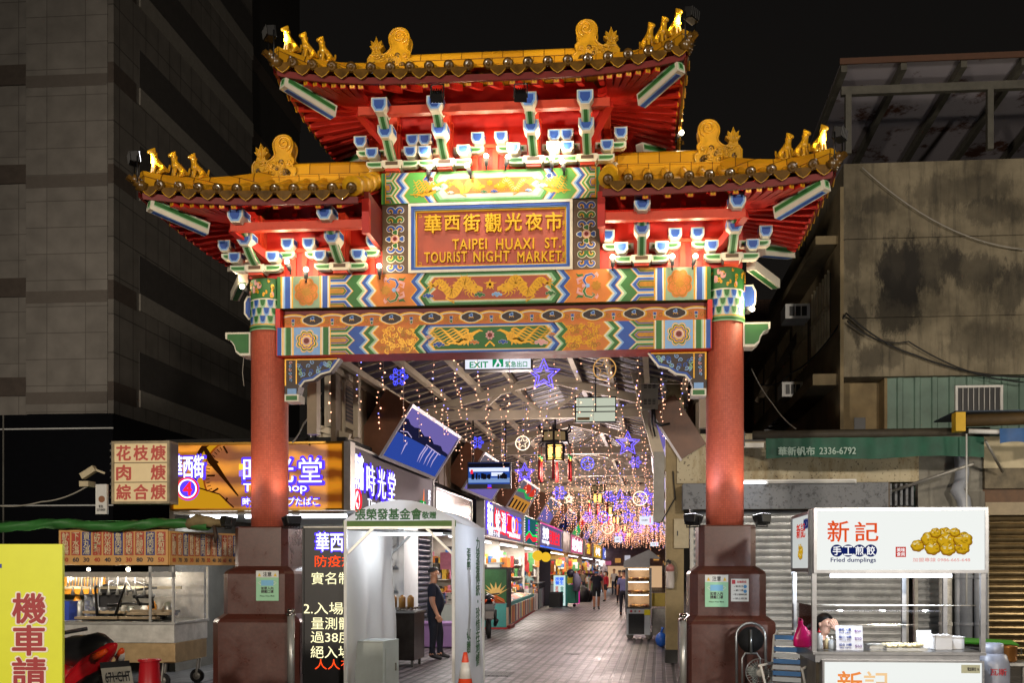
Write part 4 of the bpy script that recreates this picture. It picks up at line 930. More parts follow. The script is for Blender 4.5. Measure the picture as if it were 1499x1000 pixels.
# walls above the shop signs on both sides
for s,nm in ((-2.86,'brown clad wall above the left shop signs of the lane'),(2.86,'brown clad wall on the right of the lane above its stalls')):
    o=thing('upper_wall',nm,'wall',SF(s,0,0),-PHI); m=MB(); m.box(-.04,.04,2.0 if s<0 else 5.2,72,3.62,4.70,BEIGE)
    q=1 if s<0 else -1
    for k in range(120): t=2.2+k*.55; 
    for k in range(110):
        t=(2.3 if s<0 else 5.4)+k*.6; m.box(q*.04,q*.06,t,t+.05,3.62,4.70,BEIGE)
    m.build('cladding',o)
    if s<0:
        m=MB(); m.box(.041,.055,2.35,3.15,3.75,4.6,DARKM); 
        for i in range(14): m.box(.055,.06,2.35,3.15,3.78+i*.06,3.80+i*.06,BEIGE)
        frame_w=.06; m.box(.04,.08,2.29,2.35,3.7,4.66,TRUSS); m.box(.04,.08,3.15,3.21,3.7,4.66,TRUSS); m.box(.04,.08,2.29,3.21,3.68,3.74,TRUSS); m.build('window',o)
# end of the arcade far away
o=thing('far_facade','dim far facade closing the lane beyond the last lantern','building',SF(0,73,0),-PHI); m=MB(); m.box(-4,4,0,.3,0,6,mat('dim far wall','#8a7068',.8,var=.3)); m.build('wall',o)
random.seed(21)
for i in range(7):
    m=MB(); x=-2.6+i*.85; m.box(x,x+.5,-.12,0,2.1+.2*(i%3),2.45+.25*(i%3),random.choice((emit('far pink','#c86a90',.7),emit('far amber','#d89a50',.7),emit('far white','#d8d4e0',.7)))); m.build('shop_sign',o)
m=MB(); m.box(-2.4,2.4,-.02,0,.1,2.0,emit('far shop glow','#ffd0a0',.6)); m.build('lit_shopfront',o)
# ================================================================ LEFT SHOP ROW
S0=-2.62                                                               # plane of the signs
ZB,ZT=2.60,3.60
blk=thing('corner_shop','single storey corner tobacco shop with a lit white interior under an orange clock sign','shop',SF(S0,2.05,0),-PHI)
m=MB(); WHW=mat('white shop wall','#c9ccd0',.5,var=.08)
m.box(-3.0,-.06,.0,6.2,3.60,3.72,mat('tar roof','#1c1b1b',.9)); m.box(-3.1,-3.0,.3,6.2,0,3.6,CONC); m.box(-3.0,-.05,3.4,3.5,.0,2.545,WHW); m.box(-3.0,-.02,.25,6.2,2.55,2.595,WHW); m.build('wall',blk)
m=MB(); m.box(-.10,.0,3.2,4.25,0,2.6,WHW); m.build('side_panel',blk)
for k,(y,za) in enumerate(((3.33,.35),(3.33,.8),(3.33,1.25),(3.33,1.7),(3.33,2.1))):
    m=MB(); m.box(-2.9,-.2,y-.25,y,za,za+.03,WHW)
    random.seed(k)
    for i in range(38):
        x=-2.85+i*.07; m.bar((x,y-.2,za+.05),(x+.03,y-.1,za+.16),.02,.03,mat('briar pipe','#4a2a18',.35)); m.ball((x,y-.21,za+.06),.022,MATS['briar pipe'],6,4)
    m.build('display_shelf',blk)
# roller shutter beside the corner shop
DSH=mat('dark blue shutter','#20243a',.4,var=.2,metal=.3); LSH=mat('galvanised shutter','#c6c8c8',.27,metal=.65,var=.35,scale=3)
def shutter(nm,label,w,h,mt,loc,rz,pitch=.118):
    o=thing(nm,label,'roller shutter',loc,rz); m=MB(); n=int(h/pitch); prof=[]
    for i in range(n):
        z=i*pitch
        for u,yy in ((0,.012),(.08,-.012),(.3,-.034),(.5,-.040),(.7,-.034),(.9,-.012),(.97,.012)): prof.append((z+u*pitch,yy))
    vs=[(x,yy,z) for z,yy in prof for x in (0,w)]; L=len(prof)
    m.add(vs,[(2*i,2*i+1,2*i+3,2*i+2) for i in range(L-1)],mt,False); m.build('slats',o)
    m=MB(); m.box(-.06,0,-.06,.04,0,h,STEEL2); m.box(w,w+.06,-.06,.04,0,h,STEEL2); m.build('guide_rails',o)
    m=MB(); m.box(-.06,w+.06,-.05,.2,h,h+.22,mat('shutter box paint','#8a7a5c',.5,var=.25)); m.build('housing',o)
    return o
shutter('roller_shutter','dark blue closed roller shutter behind the man in navy, seen through the tent',2.5,2.45,DSH,SF(S0-.35,6.2,0),R(90)-PHI)
# front sign (faces the square) and side sign (faces the lane)
def clockwood(name,c1,c2,em):
    m=mat(name,c1,.4,var=0); nt,b=nodes_of(m); tc=N(nt,'TexCoord'); wv_=N(nt,'TexWave',wave_type='RINGS'); wv_.inputs['Scale'].default_value=1.1; wv_.inputs['Distortion'].default_value=6; wv_.inputs['Detail'].default_value=3
    cr=N(nt,'ValToRGB'); cr.color_ramp.elements[0].color=(*hexc(c1),1); cr.color_ramp.elements[1].color=(*hexc(c2),1); cr.color_ramp.elements[0].position=.15
    nt.links.new(tc.outputs['Object'],wv_.inputs['Vector']); nt.links.new(wv_.outputs['Fac'],cr.inputs[0]); nt.links.new(cr.outputs[0],b.inputs['Base Color']); nt.links.new(cr.outputs[0],b.inputs['Emission Color']); b.inputs['Emission Strength'].default_value=em; m.cycles.emission_sampling='NONE'
    return m
CLK=clockwood('backlit clock picture','#7a3c06','#d98a1c',.55); CLD=emit('backlit dark picture','#3a1c06',.6); CLY=emit('backlit yellow picture','#e0a21e',.75); CLR=emit('backlit rust picture','#b2561a',.6)
YS=2.02; xL,xR=ax(254,YS),ax(507,YS)-.02
fs=thing('shop_sign','wide orange backlit shop sign with a clock picture and white neon lettering','sign',(0,0,0))
m=MB(); m.box(xL,xR,YS,YS+.2,ZB,ZT,CLK); m.build('lightbox',fs)
cpic=MB(); yy=YS-.003
def clip(poly): return [(min(max(x,xL+.01),xR-.01),min(max(z,ZB+.01),ZT-.01)) for x,z in poly]
cc=(ax(352,YS),ZB+.52)
for r,mm,l in ((.78,CLD,1),(.70,CLY,2),(.60,CLR,3),(.57,CLK,4)): cpic.flat(clip(circ(cc[0],cc[1],r,48)),yy-.003*l,mm)
for k in range(60):
    a=k*math.pi/30; r0,r1=(.49,.55) if k%5 else (.40,.53)
    p,q=(cc[0]+r0*math.cos(a),cc[1]+r0*math.sin(a)),(cc[0]+r1*math.cos(a),cc[1]+r1*math.sin(a))
    if ZB+.02<p[1]<ZT-.02 and ZB+.02<q[1]<ZT-.02: cpic.ribbon([p,q],.012 if k%5 else .03,yy-.016,CLD)
cpic.flat(clip([(xL,ZB),(xL,ZB+.28),(xL+.35,ZB+.33),(xL+.75,ZB+.22),(xL+.95,ZB)]),yy-.018,CLY); cpic.ribbon([(xL+.02,ZB+.3),(xL+.35,ZB+.35),(xL+.75,ZB+.23),(xL+.98,ZB+.02)],.02,yy-.021,CLD)
cpic.ribbon([(xL+.5,ZT-.02),(xL+.62,ZT-.25),(xL+.85,ZB+.45),(xL+1.05,ZB+.2)],[.05,.11,.05,.02],yy-.022,CLD)
cpic.build('clock_picture',fs)
m=MB(); frame(m,xL-.03,xR+.0,ZB-.03,ZT+.03,.03,YS-.06,YS+.2,mat('brass trim','#8c6a2a',.3,metal=.8)); m.box(xR,xR+.10,YS-.06,YS+.2,ZB-.03,ZT+.03,STEEL); m.build('frame',fs)
def neon(par,body,x,z,h,w=None,y=None,core=E_W,halo=E_V,rz=0,bold=.02,hb=.07,off=.02,**k):
    dv=Vector((math.sin(rz),-math.cos(rz),0)); p=Vector((x,y,z))
    text(par,body,halo,p+dv*.004,h*1.12,(w*1.12 if w else None),rz=rz,bold=hb,ext=.004,name='neon_halo'); text(par,body,core,p+dv*(off+.012),h,w,rz=rz,bold=bold,ext=.01,name='neon_lettering')  # halo: the tubes' glow drawn as a wider emissive glyph behind
yn=YS-.025
def fx(px): return ax(px,YS)
def fzv(py,px): return az(py,ax(px,YS),YS)
neon(fs,'華西街',fx(278),fzv(684,278),.34,.50,yn,bold=.02,hb=.045)
def ring(par,c,r,mm,y,rz=0,tube=.018,name='neon_ring'):
    mb=MB(); dx,dy=math.cos(rz),math.sin(rz); mb.tube([(c[0]+r*math.cos(a)*dx,c[1]+r*math.cos(a)*dy,c[2]+r*math.sin(a)) for a in [2*math.pi*i/28 for i in range(28)]],tube,mm,6,closed=True); mb.build(name,par)
c4=(fx(276),yn-.01,fzv(716,276)); dk=MB(); dk.tube([Vector(c4)+Vector((0,.015,0)),Vector(c4)+Vector((0,.01,0))],.185,E_V,28); dk.build('neon_halo',fs); ring(fs,c4,.165,E_R,0,tube=.014); ring(fs,c4,.14,E_W,0,tube=.012); text(fs,'4',E_R,(c4[0],c4[1],c4[2]),.2,bold=.04,name='neon_lettering')
for chh,px in (('時',375),('光',415),('堂',456)):
    neon(fs,chh,fx(px),fzv(689,px),.38,.36,yn,core=E_W,halo=E_V,bold=.0,hb=.06)
for px,py,mm in ((356,684,E_Y),(356,694,emit('lilac neon','#9a7cff',1.2)),(455,690,MATS['lilac neon']),(417,701,E_Y)):
    b=MB(); x,z=fx(px),fzv(py,px); b.box(x-.05,x+.05,yn-.016,yn-.006,z-.045,z+.045,mm); b.build('neon_panel',fs)
text(fs,'Time Shop',E_V,(fx(404),yn,fzv(716,404)),.20,1.06,bold=.06,name='neon_halo'); text(fs,'Time Shop',E_W,(fx(404),yn-.02,fzv(716,404)),.16,1.0,bold=.015,name='neon_lettering')
text(fs,'時光堂 パイプたばこ',E_V,(fx(412),yn,fzv(735,412)),.16,1.24,bold=.05,name='neon_halo'); text(fs,'時光堂 パイプたばこ',E_W,(fx(412),yn-.02,fzv(735,412)),.12,1.2,bold=.01,name='neon_lettering')
# a row of signs facing the lane: each its own box
VIO=mat('dark plum sign board','#2a1626',.6,var=.2)
RZ=R(90)-PHI
def lane_sign(px0,px1,board,label,zb=ZB,zt=ZT,dp=.2,name='shop_sign',s=S0):
    t0,t1=st_of(px0,s),st_of(px1,s); o=thing(name,label,'sign',SF(s,t0,0),RZ); w=t1-t0                # local x along the lane, -y faces the lane
    m=MB(); m.box(0,w,0,dp,zb,zt,board); m.build('sign_box',o); m=MB(); frame(m,-.02,w+.02,zb-.02,zt+.02,.035,-.02,dp,STEEL); m.build('frame',o)
    return o,w
o,W_=lane_sign(511,634,VIO,'plum corner shop sign with white neon characters above the white tent')
neon(o,'華西街',.33,3.2,.52,.42,-.02,bold=.03,hb=.07); 
dk=MB(); dk.tube([(.33,-.01,2.76),(.33,-.015,2.76)],.19,E_W,28); dk.build('neon_halo',o); ring(o,(.33,-.03,2.76),.17,E_R,0,tube=.02); text(o,'4',E_R,(.33,-.03,2.76),.2,bold=.05,name='neon_lettering')
for i,chh in enumerate('時光堂'): neon(o,chh,.95+i*.62,3.13,.5,.46,-.02,bold=-.005,hb=.045)
text(o,'Time Shop',E_W,(1.5,-.03,2.74),.17,1.3,bold=.02,name='neon_lettering')
m=MB(); m.box(W_-1.2,W_-.75,-.03,-.02,2.72,3.05,emit('green glow panel','#1fb04a',.8)); m.ribbon([(W_-1.1,2.8),(W_-.95,3.0),(W_-.85,2.85)],.09,-.035,E_W); m.ribbon([(W_-1.0,3.05),(W_-.95,3.28),(W_-.9,3.05)],[.08,.06,.02],-.04,E_O); m.ribbon([(W_-.62,2.75),(W_-.5,2.78),(W_-.38,2.72)],.09,-.04,E_Y); m.build('pipe_emblem',o)
vtext(o,'菸斗',E_W,(W_-.45,-.03,3.1),.42,bold=.05,name='neon_lettering')
o,_=lane_sign(638,690,mat('mirror panel','#4a4854',.12,metal=.8,var=.3),'grey mirrored fascia panel between the plum sign and the pink seafood sign',2.62,3.42)
o,W_=lane_sign(708,765,emit('lilac backlit face','#a08cae',.55),'lilac sign with white and red neon characters and a red strip')
neon(o,'華西',.7,3.14,.78,.85,-.02,bold=.03,hb=.06); 
for i,(chh,c) in enumerate((('蛇',E_R),('湯',E_R),('鱉',E_R))): neon(o,chh,2.0+i*1.05,3.1,.62,.8,-.02,core=E_W,halo=c,bold=.01,hb=.07)
for i,(chh,c) in enumerate((('1',E_R),('0',E_W),('0',E_O),('元',E_B))): neon(o,chh,W_*.56+i*W_*.1,3.12,.5,.7,-.02,core=c,halo=E_V)
m=MB(); m.box(W_*.55,W_*.9,-.03,-.01,2.68,2.9,E_R); m.build('red_strip',o); text(o,'鮮魚湯海產店',E_W,(W_*.725,-.035,2.79),.16,W_*.32,bold=.03); text(o,'Japanese Food\n烏魚子小館',E_W,(W_*.2,-.03,2.78),.3,W_*.3,bold=.02)
lane_signs=[(767,787,emit('led video face','#2a6a6a',.8),'green and red moving picture sign beside the lilac neon sign'),(790,822,emit('violet backlit board','#8a78ac',.55),'lilac sign with pale lettering and blinking blue border lamps'),(824,834,mat('brown sign face','#5c4048',.4,var=.15),'narrow brown sign board with no lettering'),(835,853,emit('pink backlit face','#e06a90',.8),'pink backlit sign with white characters'),(856,866,mat('red sign cloth','#a01c26',.5,var=.2),'red hanging banner board between two dark shopfronts'),(869,880,emit('yellow backlit face','#e8b43a',.9),'yellow backlit sign far down the lane'),(882,893,emit('blue backlit face','#6f7be0',.8),'blue backlit sign far down the lane'),(895,903,emit('violet backlit face','#8a5ad0',.8),'violet backlit sign near the end of the lane')]
for i,(a,b_,mm,lab) in enumerate(lane_signs):
    o,W_=lane_sign(a,b_,mm,lab)
    if i==0:
        m=MB(); m.ribbon([(.4,2.75),(W_*.35,2.95),(W_*.6,2.8),(W_*.95,2.85)],.16,-.01,E_R); m.ribbon([(.4,2.9),(W_*.35,3.1),(W_*.6,2.95),(W_*.95,3.0)],.06,-.012,E_G)
        for k in range(10): m.box(.05+k*.0,.16,-.02,-.0,2.65+k*.09,2.69+k*.09,E_W); m.box(W_-.6+.12*(k%2),W_-.2,-.02,0,2.65+k*.09,2.69+k*.09,E_G if k%2 else E_P)
        m.build('moving_picture',o); vtext(o,'藥膳',E_V,(W_*.3,-.02,3.3),.4,W_*.12,bold=.04)
    elif i==1:
        m=MB()
        for zz in (ZB+.02,ZT-.02): m.tube([(0,-.03,zz),(W_,-.03,zz)],.03,E_B if zz<3 else E_P,6)
        m.build('border_rope_light',o); text(o,'按摩',E_W,(W_*.22,-.02,3.2),.5,W_*.25,bold=.04); text(o,'足體養生館',E_R,(W_*.62,-.02,3.1),.6,W_*.5,bold=.04); text(o,'massage',E_W,(W_*.22,-.02,2.8),.18,W_*.3,bold=.03)
    elif i in (3,): text(o,'蛇肉店',E_W,(W_/2,-.02,3.1),.7,W_*.8,bold=.06)
    elif i==4: vtext(o,'老店',E_Y,(W_/2,-.02,3.1),.7,W_*.5,bold=.04)
    elif i>=5: text(o,'小吃',E_W,(W_/2,-.02,3.1),.6,W_*.6,bold=.06)
# shop fronts below the signs
random.seed(31)
GOODC=[mat('goods '+n,c,.5,var=.2) for n,c in (('red','#b03030'),('yellow','#d8b040'),('blue','#3a68a8'),('white','#d8d4cc'),('green','#4a8a4a'),('orange','#d07a30'),('pink','#cf7f98'),('dark','#3a3034'))]
def shop(px0,px1,label,lit=1.0,kind='goods',tone='#cfc8bc',wl=(1,.92,.82)):
    s=S0-.25; t0,t1=st_of(px0,s),st_of(px1,s); w=t1-t0; o=thing('market_shop',label,'shop',SF(s,t0,0),RZ)
    wm=mat('shop wall '+tone,tone,.6,var=.15)
    m=MB(); m.box(0,w,2.2,2.3,0,2.55,wm); m.box(w-.06,w,0,2.2,0,2.55,wm); m.box(0,w,.0,2.3,2.55,2.59,wm); m.build('wall',o)
    if kind=='closed':
        return o
    for z in (.5,.95,1.4,1.85):
        m=MB(); m.box(w-.5,w-.06,.05,2.2,z-.03,z,wm); m.box(.1,w-.5,1.85,2.2,z-.031,z-.001,wm)
        y=.1
        while y<2.1:
            bw=random.uniform(.05,.14); hh=random.uniform(.1,.32); m.box(w-.46+random.uniform(-.1,.05),w-.12,y,y+bw,z,z+hh,random.choice(GOODC)); y+=bw+random.uniform(.004,.03)
        x=.2
        while x<w-.8: bw=random.uniform(.1,.4); m.box(x,x+bw,1.88,2.15,z,z+random.uniform(.12,.36),random.choice(GOODC)); x+=bw+.04
        m.build('goods_shelf',o)
    for k in range(max(3,int(w/.5))):
        x=.2+k*.5+random.uniform(-.1,.1)
        if x>w-.3: break
        m=MB(); y=random.uniform(-.1,.5); z0=random.uniform(1.55,2.0); m.box(x,x+.03,y,y+random.uniform(.12,.35),z0,z0+random.uniform(.2,.5),random.choice(GOODC)); m.build('hanging_bag',o)
    m=MB()
    for k in range(max(1,int(w/1.6))):
        x=.2+k*1.6; c=random.choice(GOODC); hh=random.uniform(.6,.95); m.box(x,x+1.2,-.1,.5,.02,hh,random.choice((GOODC[3],GOODC[7],GOODC[4],WHW)))
        for q in range(12):
            for yq in (-.08,.14,.34): xx=x+.02+q*.098; m.box(xx,xx+.08,yq,yq+.16,hh,hh+random.uniform(.03,.22)+yq*.3+.02,random.choice(GOODC))
    m.build('front_table',o)
    m=MB(); m.tube([(.3,.25,2.5),(w-.3,.25,2.5)],.02,TUBE,6); m.build('light_tube',o)
    if lit: lamp('AREA',SF(s,t0+w/2,2.48)+SF(.1,0,0)-SF(0,0,0),lit*w*16,wl,(w*.8,.2),target=SF(s-.8,t0+w/2,.3),name='shop_light')
    return o
shop(668,700,'small shop of pipes and lighters next to the shutter',1.2)
shop(704,732,'magazine shop with packed shelves behind the tall poster cabinet',1.4,wl=(1,.95,.88))
shop(733,768,'book and disc shop behind the man in the grey green shirt',1.6)
shop(769,789,'gift shop with red trinkets behind the glass counters',1.3)
shop(790,806,'shuttered dark shop under the lilac sign',0,'closed','#2a2630')
shop(808,832,'bright shop with yellow walls and bottles behind the pink light box',1.5,tone='#d8b878',wl=(1,.85,.6))
shop(834,852,'brown walled shop beyond the yellow walled one',.9,tone='#9a7a5a'); shop(854,872,'dim shop behind the red hanging banner',.7,tone='#7a5a5a'); shop(874,890,'cool lit shop with a pink rack far along the lane',1.2,wl=(.8,.9,1)); shop(892,906,'last dim shop on the left near the lane end',.8)
m_=mat('dark shop block','#211e20',.9)
o=thing('shop_block','low dark building block behind the left shops of the lane','building',SF(-5.4,8.4,0),-PHI); m=MB(); m.box(-3.5,0,0,64,0,3.55,m_); m.build('wall',o); m=MB(); m.box(-3.6,2.5,0,64,3.56,3.62,m_); m.build('roof',o)
# inclined picture screens above the signs
SCRC=[('sky','#7468b0'),('water','#2f4aa4'),('hill','#1c1c3a'),('glint','#c8b8e8'),('amber','#c88a3a'),('redp','#d83a2a'),('greenp','#2fae5a'),('greyp','#6a6470'),('teal','#3a8a9a')]
SC={k:emit('screen '+k,c,.9) for k,c in SCRC}; SCD=emit('screen dark','#15131c',.8)
def screen(s,t,zc,w,h,label,pic,side=1,n='picture_screen'):
    o=thing(n,label,'screen',SF(s,t,zc),RZ if side>0 else -R(90)-PHI,'tilted picture screens above the shop signs')
    tl=R(32); ct,st_=math.cos(tl),math.sin(tl)
    def Q(x,y,z): return (x, y*ct+z*-st_*1.0, z*ct - y*-st_*-1.0) if False else (x, y*ct - z*st_, y*st_ + z*ct)
    m=MB(); b=MB(); b.box(-w/2,w/2,.0,.5,-h/2,h/2,BROWNP); m.add([Q(*v) for v in b.v],b.f,BROWNP); m.build('case',o)
    m=MB(); b=MB(); frame(b,-w/2-.02,w/2+.02,-h/2-.02,h/2+.02,.06,-.04,.0,SILV); m.add([Q(*v) for v in b.v],b.f,SILV); m.build('frame',o)
    m=MB(); b=MB(); x0,x1,z0,z1=-w/2+.035,w/2-.035,-h/2+.035,h/2-.035
    if pic=='lake':
        b.rect(x0,x1,0,z1,-.004,SC['sky']); b.rect(x0,x1,z0,0,-.004,SC['water'])
        hill=[(x0,0),(x0,.26)]+[(x0+(x1-x0)*i/14,.26-.013*i+.03*math.sin(i*1.9)) for i in range(1,14)]+[(x1,.06),(x1,0)]; b.flat(hill,-.006,SC['hill'])
        for i,x in enumerate((-1.0,.15,.3,.65,.9,1.2)): b.ribbon([(x,-.0 if i else -.1),(x-.04,-.16-.03*(i%2)),(x+.03,-.34)],[.08,.07,.012],-.008,SC['glint'])
        b.ribbon([(x0+.2,.03),(x0+.6,.075),(x0+1.0,.02)],.015,-.009,SC['glint']); b.ribbon([(.1,.03),(1.4,-.02)],.02,-.009,SC['glint'])
    elif pic=='dragonlight':
        b.rect(x0,x1,z0,z1,-.004,SC['greyp']); b.rect(x0,x1,z0,-.05,-.005,SC['amber']); b.flat([(x,z) for x,z in [(-.2+.8*math.cos(a),.3+.16*math.sin(a)) for a in [k*math.pi/8 for k in range(16)]]],-.007,SC['redp']); b.flat([(1.2+.55*math.cos(a),.25+.2*math.sin(a)) for a in [k*math.pi/8 for k in range(16)]],-.0072,SC['redp']); b.ribbon([(x0+.1,.12),(-.5,.2),(.5,.04),(x1-.1,.12)],.1,-.009,SC['greenp'])
        for i in range(5): b.rect(x0+.2+i*.72,x0+.5+i*.72,z0+.02,-.15,-.008,SCD)
    else:
        a,bb,c_=pic; b.rect(x0,x1,z0,z1,-.004,SC[a]); b.flat([(x0,z0),(x1,z0),(x1,-.1),(x0+.2,.15),(x0,-.05)],-.006,SC[bb]); b.ribbon([(x0+.1,.2),(0,.05),(x1-.1,.25)],.06,-.008,SC[c_])
    for i,mm in enumerate(b.mats):
        fsx=[f for f,k in zip(b.f,b.m) if k==i]; m.add([Q(*v) for v in b.v],fsx,mm)
    m.build('picture',o)
    return o
screen(-2.28,5.4,4.02,3.95,1.03,'tilted screen showing a lake at dusk above the plum neon sign','lake')
scr=[(12.2,'tilted dim screen half hidden behind the hanging television',('greyp','sky','glint')),(18.8,'tilted screen with a green and red night picture','dragonlight'),(26.2,'tilted grey screen next after the green and red one',('greyp','sky','amber')),(33.6,'tilted grey screen with a violet patch',('greyp','hill','sky')),(40.9,'tilted screen with a red and green picture farther on',('redp','greenp','amber')),(48.2,'tilted bluish screen, sixth beyond the lake picture',('teal','sky','glint')),(55.4,'tilted pale screen near the far end of the left row',('glint','greyp','sky')),(62.5,'tilted last screen of the left row',('greyp','teal','glint'))]
for t,lab,pic in scr: screen(-2.28,t,4.04,4.0,1.03,lab,pic)
for i,t in enumerate((6.6,13.4,20.6,27.8,35,43)): screen(2.28,t,4.04,4.0,1.03,['right side screen nearest the cream pillar, its violet face seen edge on','second right side screen behind the first','third right side screen along the eave','fourth right side screen along the eave','fifth right side screen along the eave','sixth right side screen far along the eave'][i],('sky','glint','sky'),-1)
# ================================================================ HANGING THINGS
LANT=mat('dark lantern wood','#0e0806',.4,var=.2); LG=emit('lantern paper glow','#ffd070',2.6); LG2=emit('lantern painted pane','#c8a878',.35); TAS=mat('red tassel','#8a1218',.7,var=.2); JADE=mat('green knot','#1f8a4a',.5)
def lantern(t,label,z0=3.95,s=0.0):
    o=thing('palace_lantern',label,'lantern',SF(s,t,z0),R(30)-PHI,'hexagonal palace lanterns along the lane')
    def hexp(r,z,a0=0): return [(r*math.cos(a0+k*math.pi/3),r*math.sin(a0+k*math.pi/3),z) for k in range(6)]
    m=MB()
    for r,za,zb in ((.20,0,.03),(.215,.33,.37),(.30,.39,.42),(.29,.60,.64)): m.add(hexp(r,za)+hexp(r,zb),[(0,5,4,3,2,1),(6,7,8,9,10,11)]+[(k,(k+1)%6,6+(k+1)%6,6+k) for k in range(6)],LANT)
    for k in range(6):
        a=k*math.pi/3; c,s_=math.cos(a),math.sin(a)
        m.bar((.19*c,.19*s_,0),(.205*c,.205*s_,.35),.03,.03,LANT); m.bar((.285*c,.285*s_,.40),(.275*c,.275*s_,.62),.035,.035,LANT)
        m.tube([(.28*c,.28*s_,.62),(.34*c,.34*s_,.64),(.37*c,.37*s_,.70),(.34*c,.34*s_,.74)],[.022,.02,.018,.012],LANT,6)
        m.tube([(.30*c,.30*s_,.40),(.34*c,.34*s_,.38),(.36*c,.36*s_,.34)],[.015,.015,.01],LANT,6)
    m.tube([(0,0,.64),(0,0,1.1)],.02,LANT,6); m.build('frame',o)
    m=MB()
    for k in range(6):
        a,b=k*math.pi/3,(k+1)*math.pi/3
        A=Vector((.183*math.cos(a),.183*math.sin(a),.04)); B=Vector((.183*math.cos(b),.183*math.sin(b),.04)); C_=Vector((.196*math.cos(b),.196*math.sin(b),.33)); D=Vector((.196*math.cos(a),.196*math.sin(a),.33))
        m.add([A,B,C_,D],[(0,1,2,3)],LG)
        n_=((B-A).cross(D-A)).normalized(); ctr=(A+B+C_+D)/4
        if n_.dot(ctr)<0: n_=-n_
        for u in (.12,.88): m.bar(A.lerp(B,u)+n_*.004,D.lerp(C_,u)+n_*.004,.016,.004,LANT,up=n_)
        for v in (.08,.92): m.bar(A.lerp(D,v)+n_*.004,B.lerp(C_,v)+n_*.004,.016,.004,LANT,up=n_)
        random.seed(k)
        for i in range(16):
            u,v=random.choice((random.uniform(.12,.3),random.uniform(.7,.88))),random.uniform(.08,.92); p=A.lerp(B,u).lerp(D.lerp(C_,u),v)+n_*.005; m.ball(p,.011,LANT,5,3)
    m.build('glowing_panes',o)
    m=MB()
    for k in range(6):
        a,b=k*math.pi/3,(k+1)*math.pi/3; r1,r2=.275,.265
        m.add([(r1*math.cos(a),r1*math.sin(a),.425),(r1*math.cos(b),r1*math.sin(b),.425),(r2*math.cos(b),r2*math.sin(b),.60),(r2*math.cos(a),r2*math.sin(a),.60)],[(0,1,2,3)],LG2)
    m.build('painted_panes',o)
    for k in range(6):
        a=k*math.pi/3; x,y=.36*math.cos(a),.36*math.sin(a); m=MB(); m.tube([(x,y,.34),(x,y,.12)],.006,TAS,4); m.ball((x,y,.10),.035,JADE,6,4); m.tube([(x,y,.08),(x,y,.02)],.016,E_O if False else P['gold'],6)
        m.tube([(x,y,.02),(x,y,-.40)],[.026,.032],TAS,8); m.build('tassel',o)
    lamp('POINT',SF(s,t,z0-.25),165,(1,.78,.62),.15,name='lantern_light')
    return o
lant=[(7.5,'nearest palace lantern with glowing panes and long red tassels'),(21.4,'second palace lantern, smaller, beyond the nearest one'),(36,'third palace lantern down the lane'),(28.5,'palace lantern half way between the second and third ones'),(46,'fourth palace lantern down the lane'),(56,'fifth and farthest palace lantern over the lane')]
l0=None
for t,lab in lant: lantern(t,lab,3.92 if t<10 else 4.0)
for t in (12.5,18,29,41): lamp('POINT',SF(0,t,3.9),230,(1,.82,.80),.3,name='arcade_fill_light')  # fixtureless fill points added to brighten the lane, here and next line
lamp('POINT',SF(-.3,4.4,3.9),95,(1,.84,.78),.3,name='arcade_fill_light')
# lantern rows of string lights
FL=emit('warm fairy lamp','#ffb08a',4.8); FB=emit('blue fairy lamp','#8a8cff',4); WIRE=mat('pale wire','#b8a898',.6)
def strand(n,seed,r=.0088,L=None):
    random.seed(seed); m=MB(); L=L or random.uniform(.55,.95); m.tube([(0,0,0),(random.uniform(-.01,.01),0,-L*.5),(0,0,-L)],.003,WIRE,3)
    for i in range(n):
        z=-L*(i+.5)/n-random.uniform(0,.03); x=random.uniform(-.04,.04); m.bar((0,0,z+.01),(x,0,z),.004,.004,WIRE); m.ball((x,random.uniform(-.02,.02),z),r*(1.5 if random.random()<.12 else 1),FB if random.random()<.07 else FL,5,4)
    return m
protos=[strand(7+i%4,i).mesh('strand') for i in range(9)]; fprot=[strand(9+i%4,40+i,.02).mesh('strand') for i in range(6)]
row=0
for k in range(29):
    t=1.2+k*2.15+random.uniform(-.2,.2)
    zt=ZE+.02; lab=['row of icicle lights','curtain of fairy lamps','string of hanging warm lamps'][k%3]
    far=k>8
    o=thing('icicle_lights','strings of small warm lamps hanging in a row under the arcade trusses','string lights',SF(0,t,0),-PHI,'rows of icicle lights under the arcade roof')
    random.seed(100+k); m=MB(); m.tube([(-2.6,0,zt-.12),(0,0,zt-.05),(2.6,0,zt-.12)],.006,WIRE,4)
    if far:
        for i in range(20):
            s=-2.5+i*5/19+random.uniform(-.08,.08)
            pm=strand(random.randint(8,12),k*31+i,(.0095+.0001*t),random.uniform(.55,1.1)+.009*t); m2=[(v[0]+s,v[1]+random.uniform(-.3,.3)*0,v[2]+zt-.1) for v in pm.v]
            kk=len(m.v); m.v+=m2
            for f,mi_,sm in zip(pm.f,pm.m,pm.sm): m.f.append([a+kk for a in f]); m.m.append(m.mi(pm.mats[mi_])); m.sm.append(sm)
        m.build('strands',o)
    else:
        m.build('hanging_wire',o)
        for i in range(15):
            s=-2.55+i*5.1/14+random.uniform(-.06,.06); c=bpy.data.objects.new('strand',protos[(i*5+k)%9]); COL.objects.link(c); c.parent=o; c.location=(s,random.uniform(-.1,.1),zt-.09); c.scale=(1,1,random.uniform(.8,1.2))
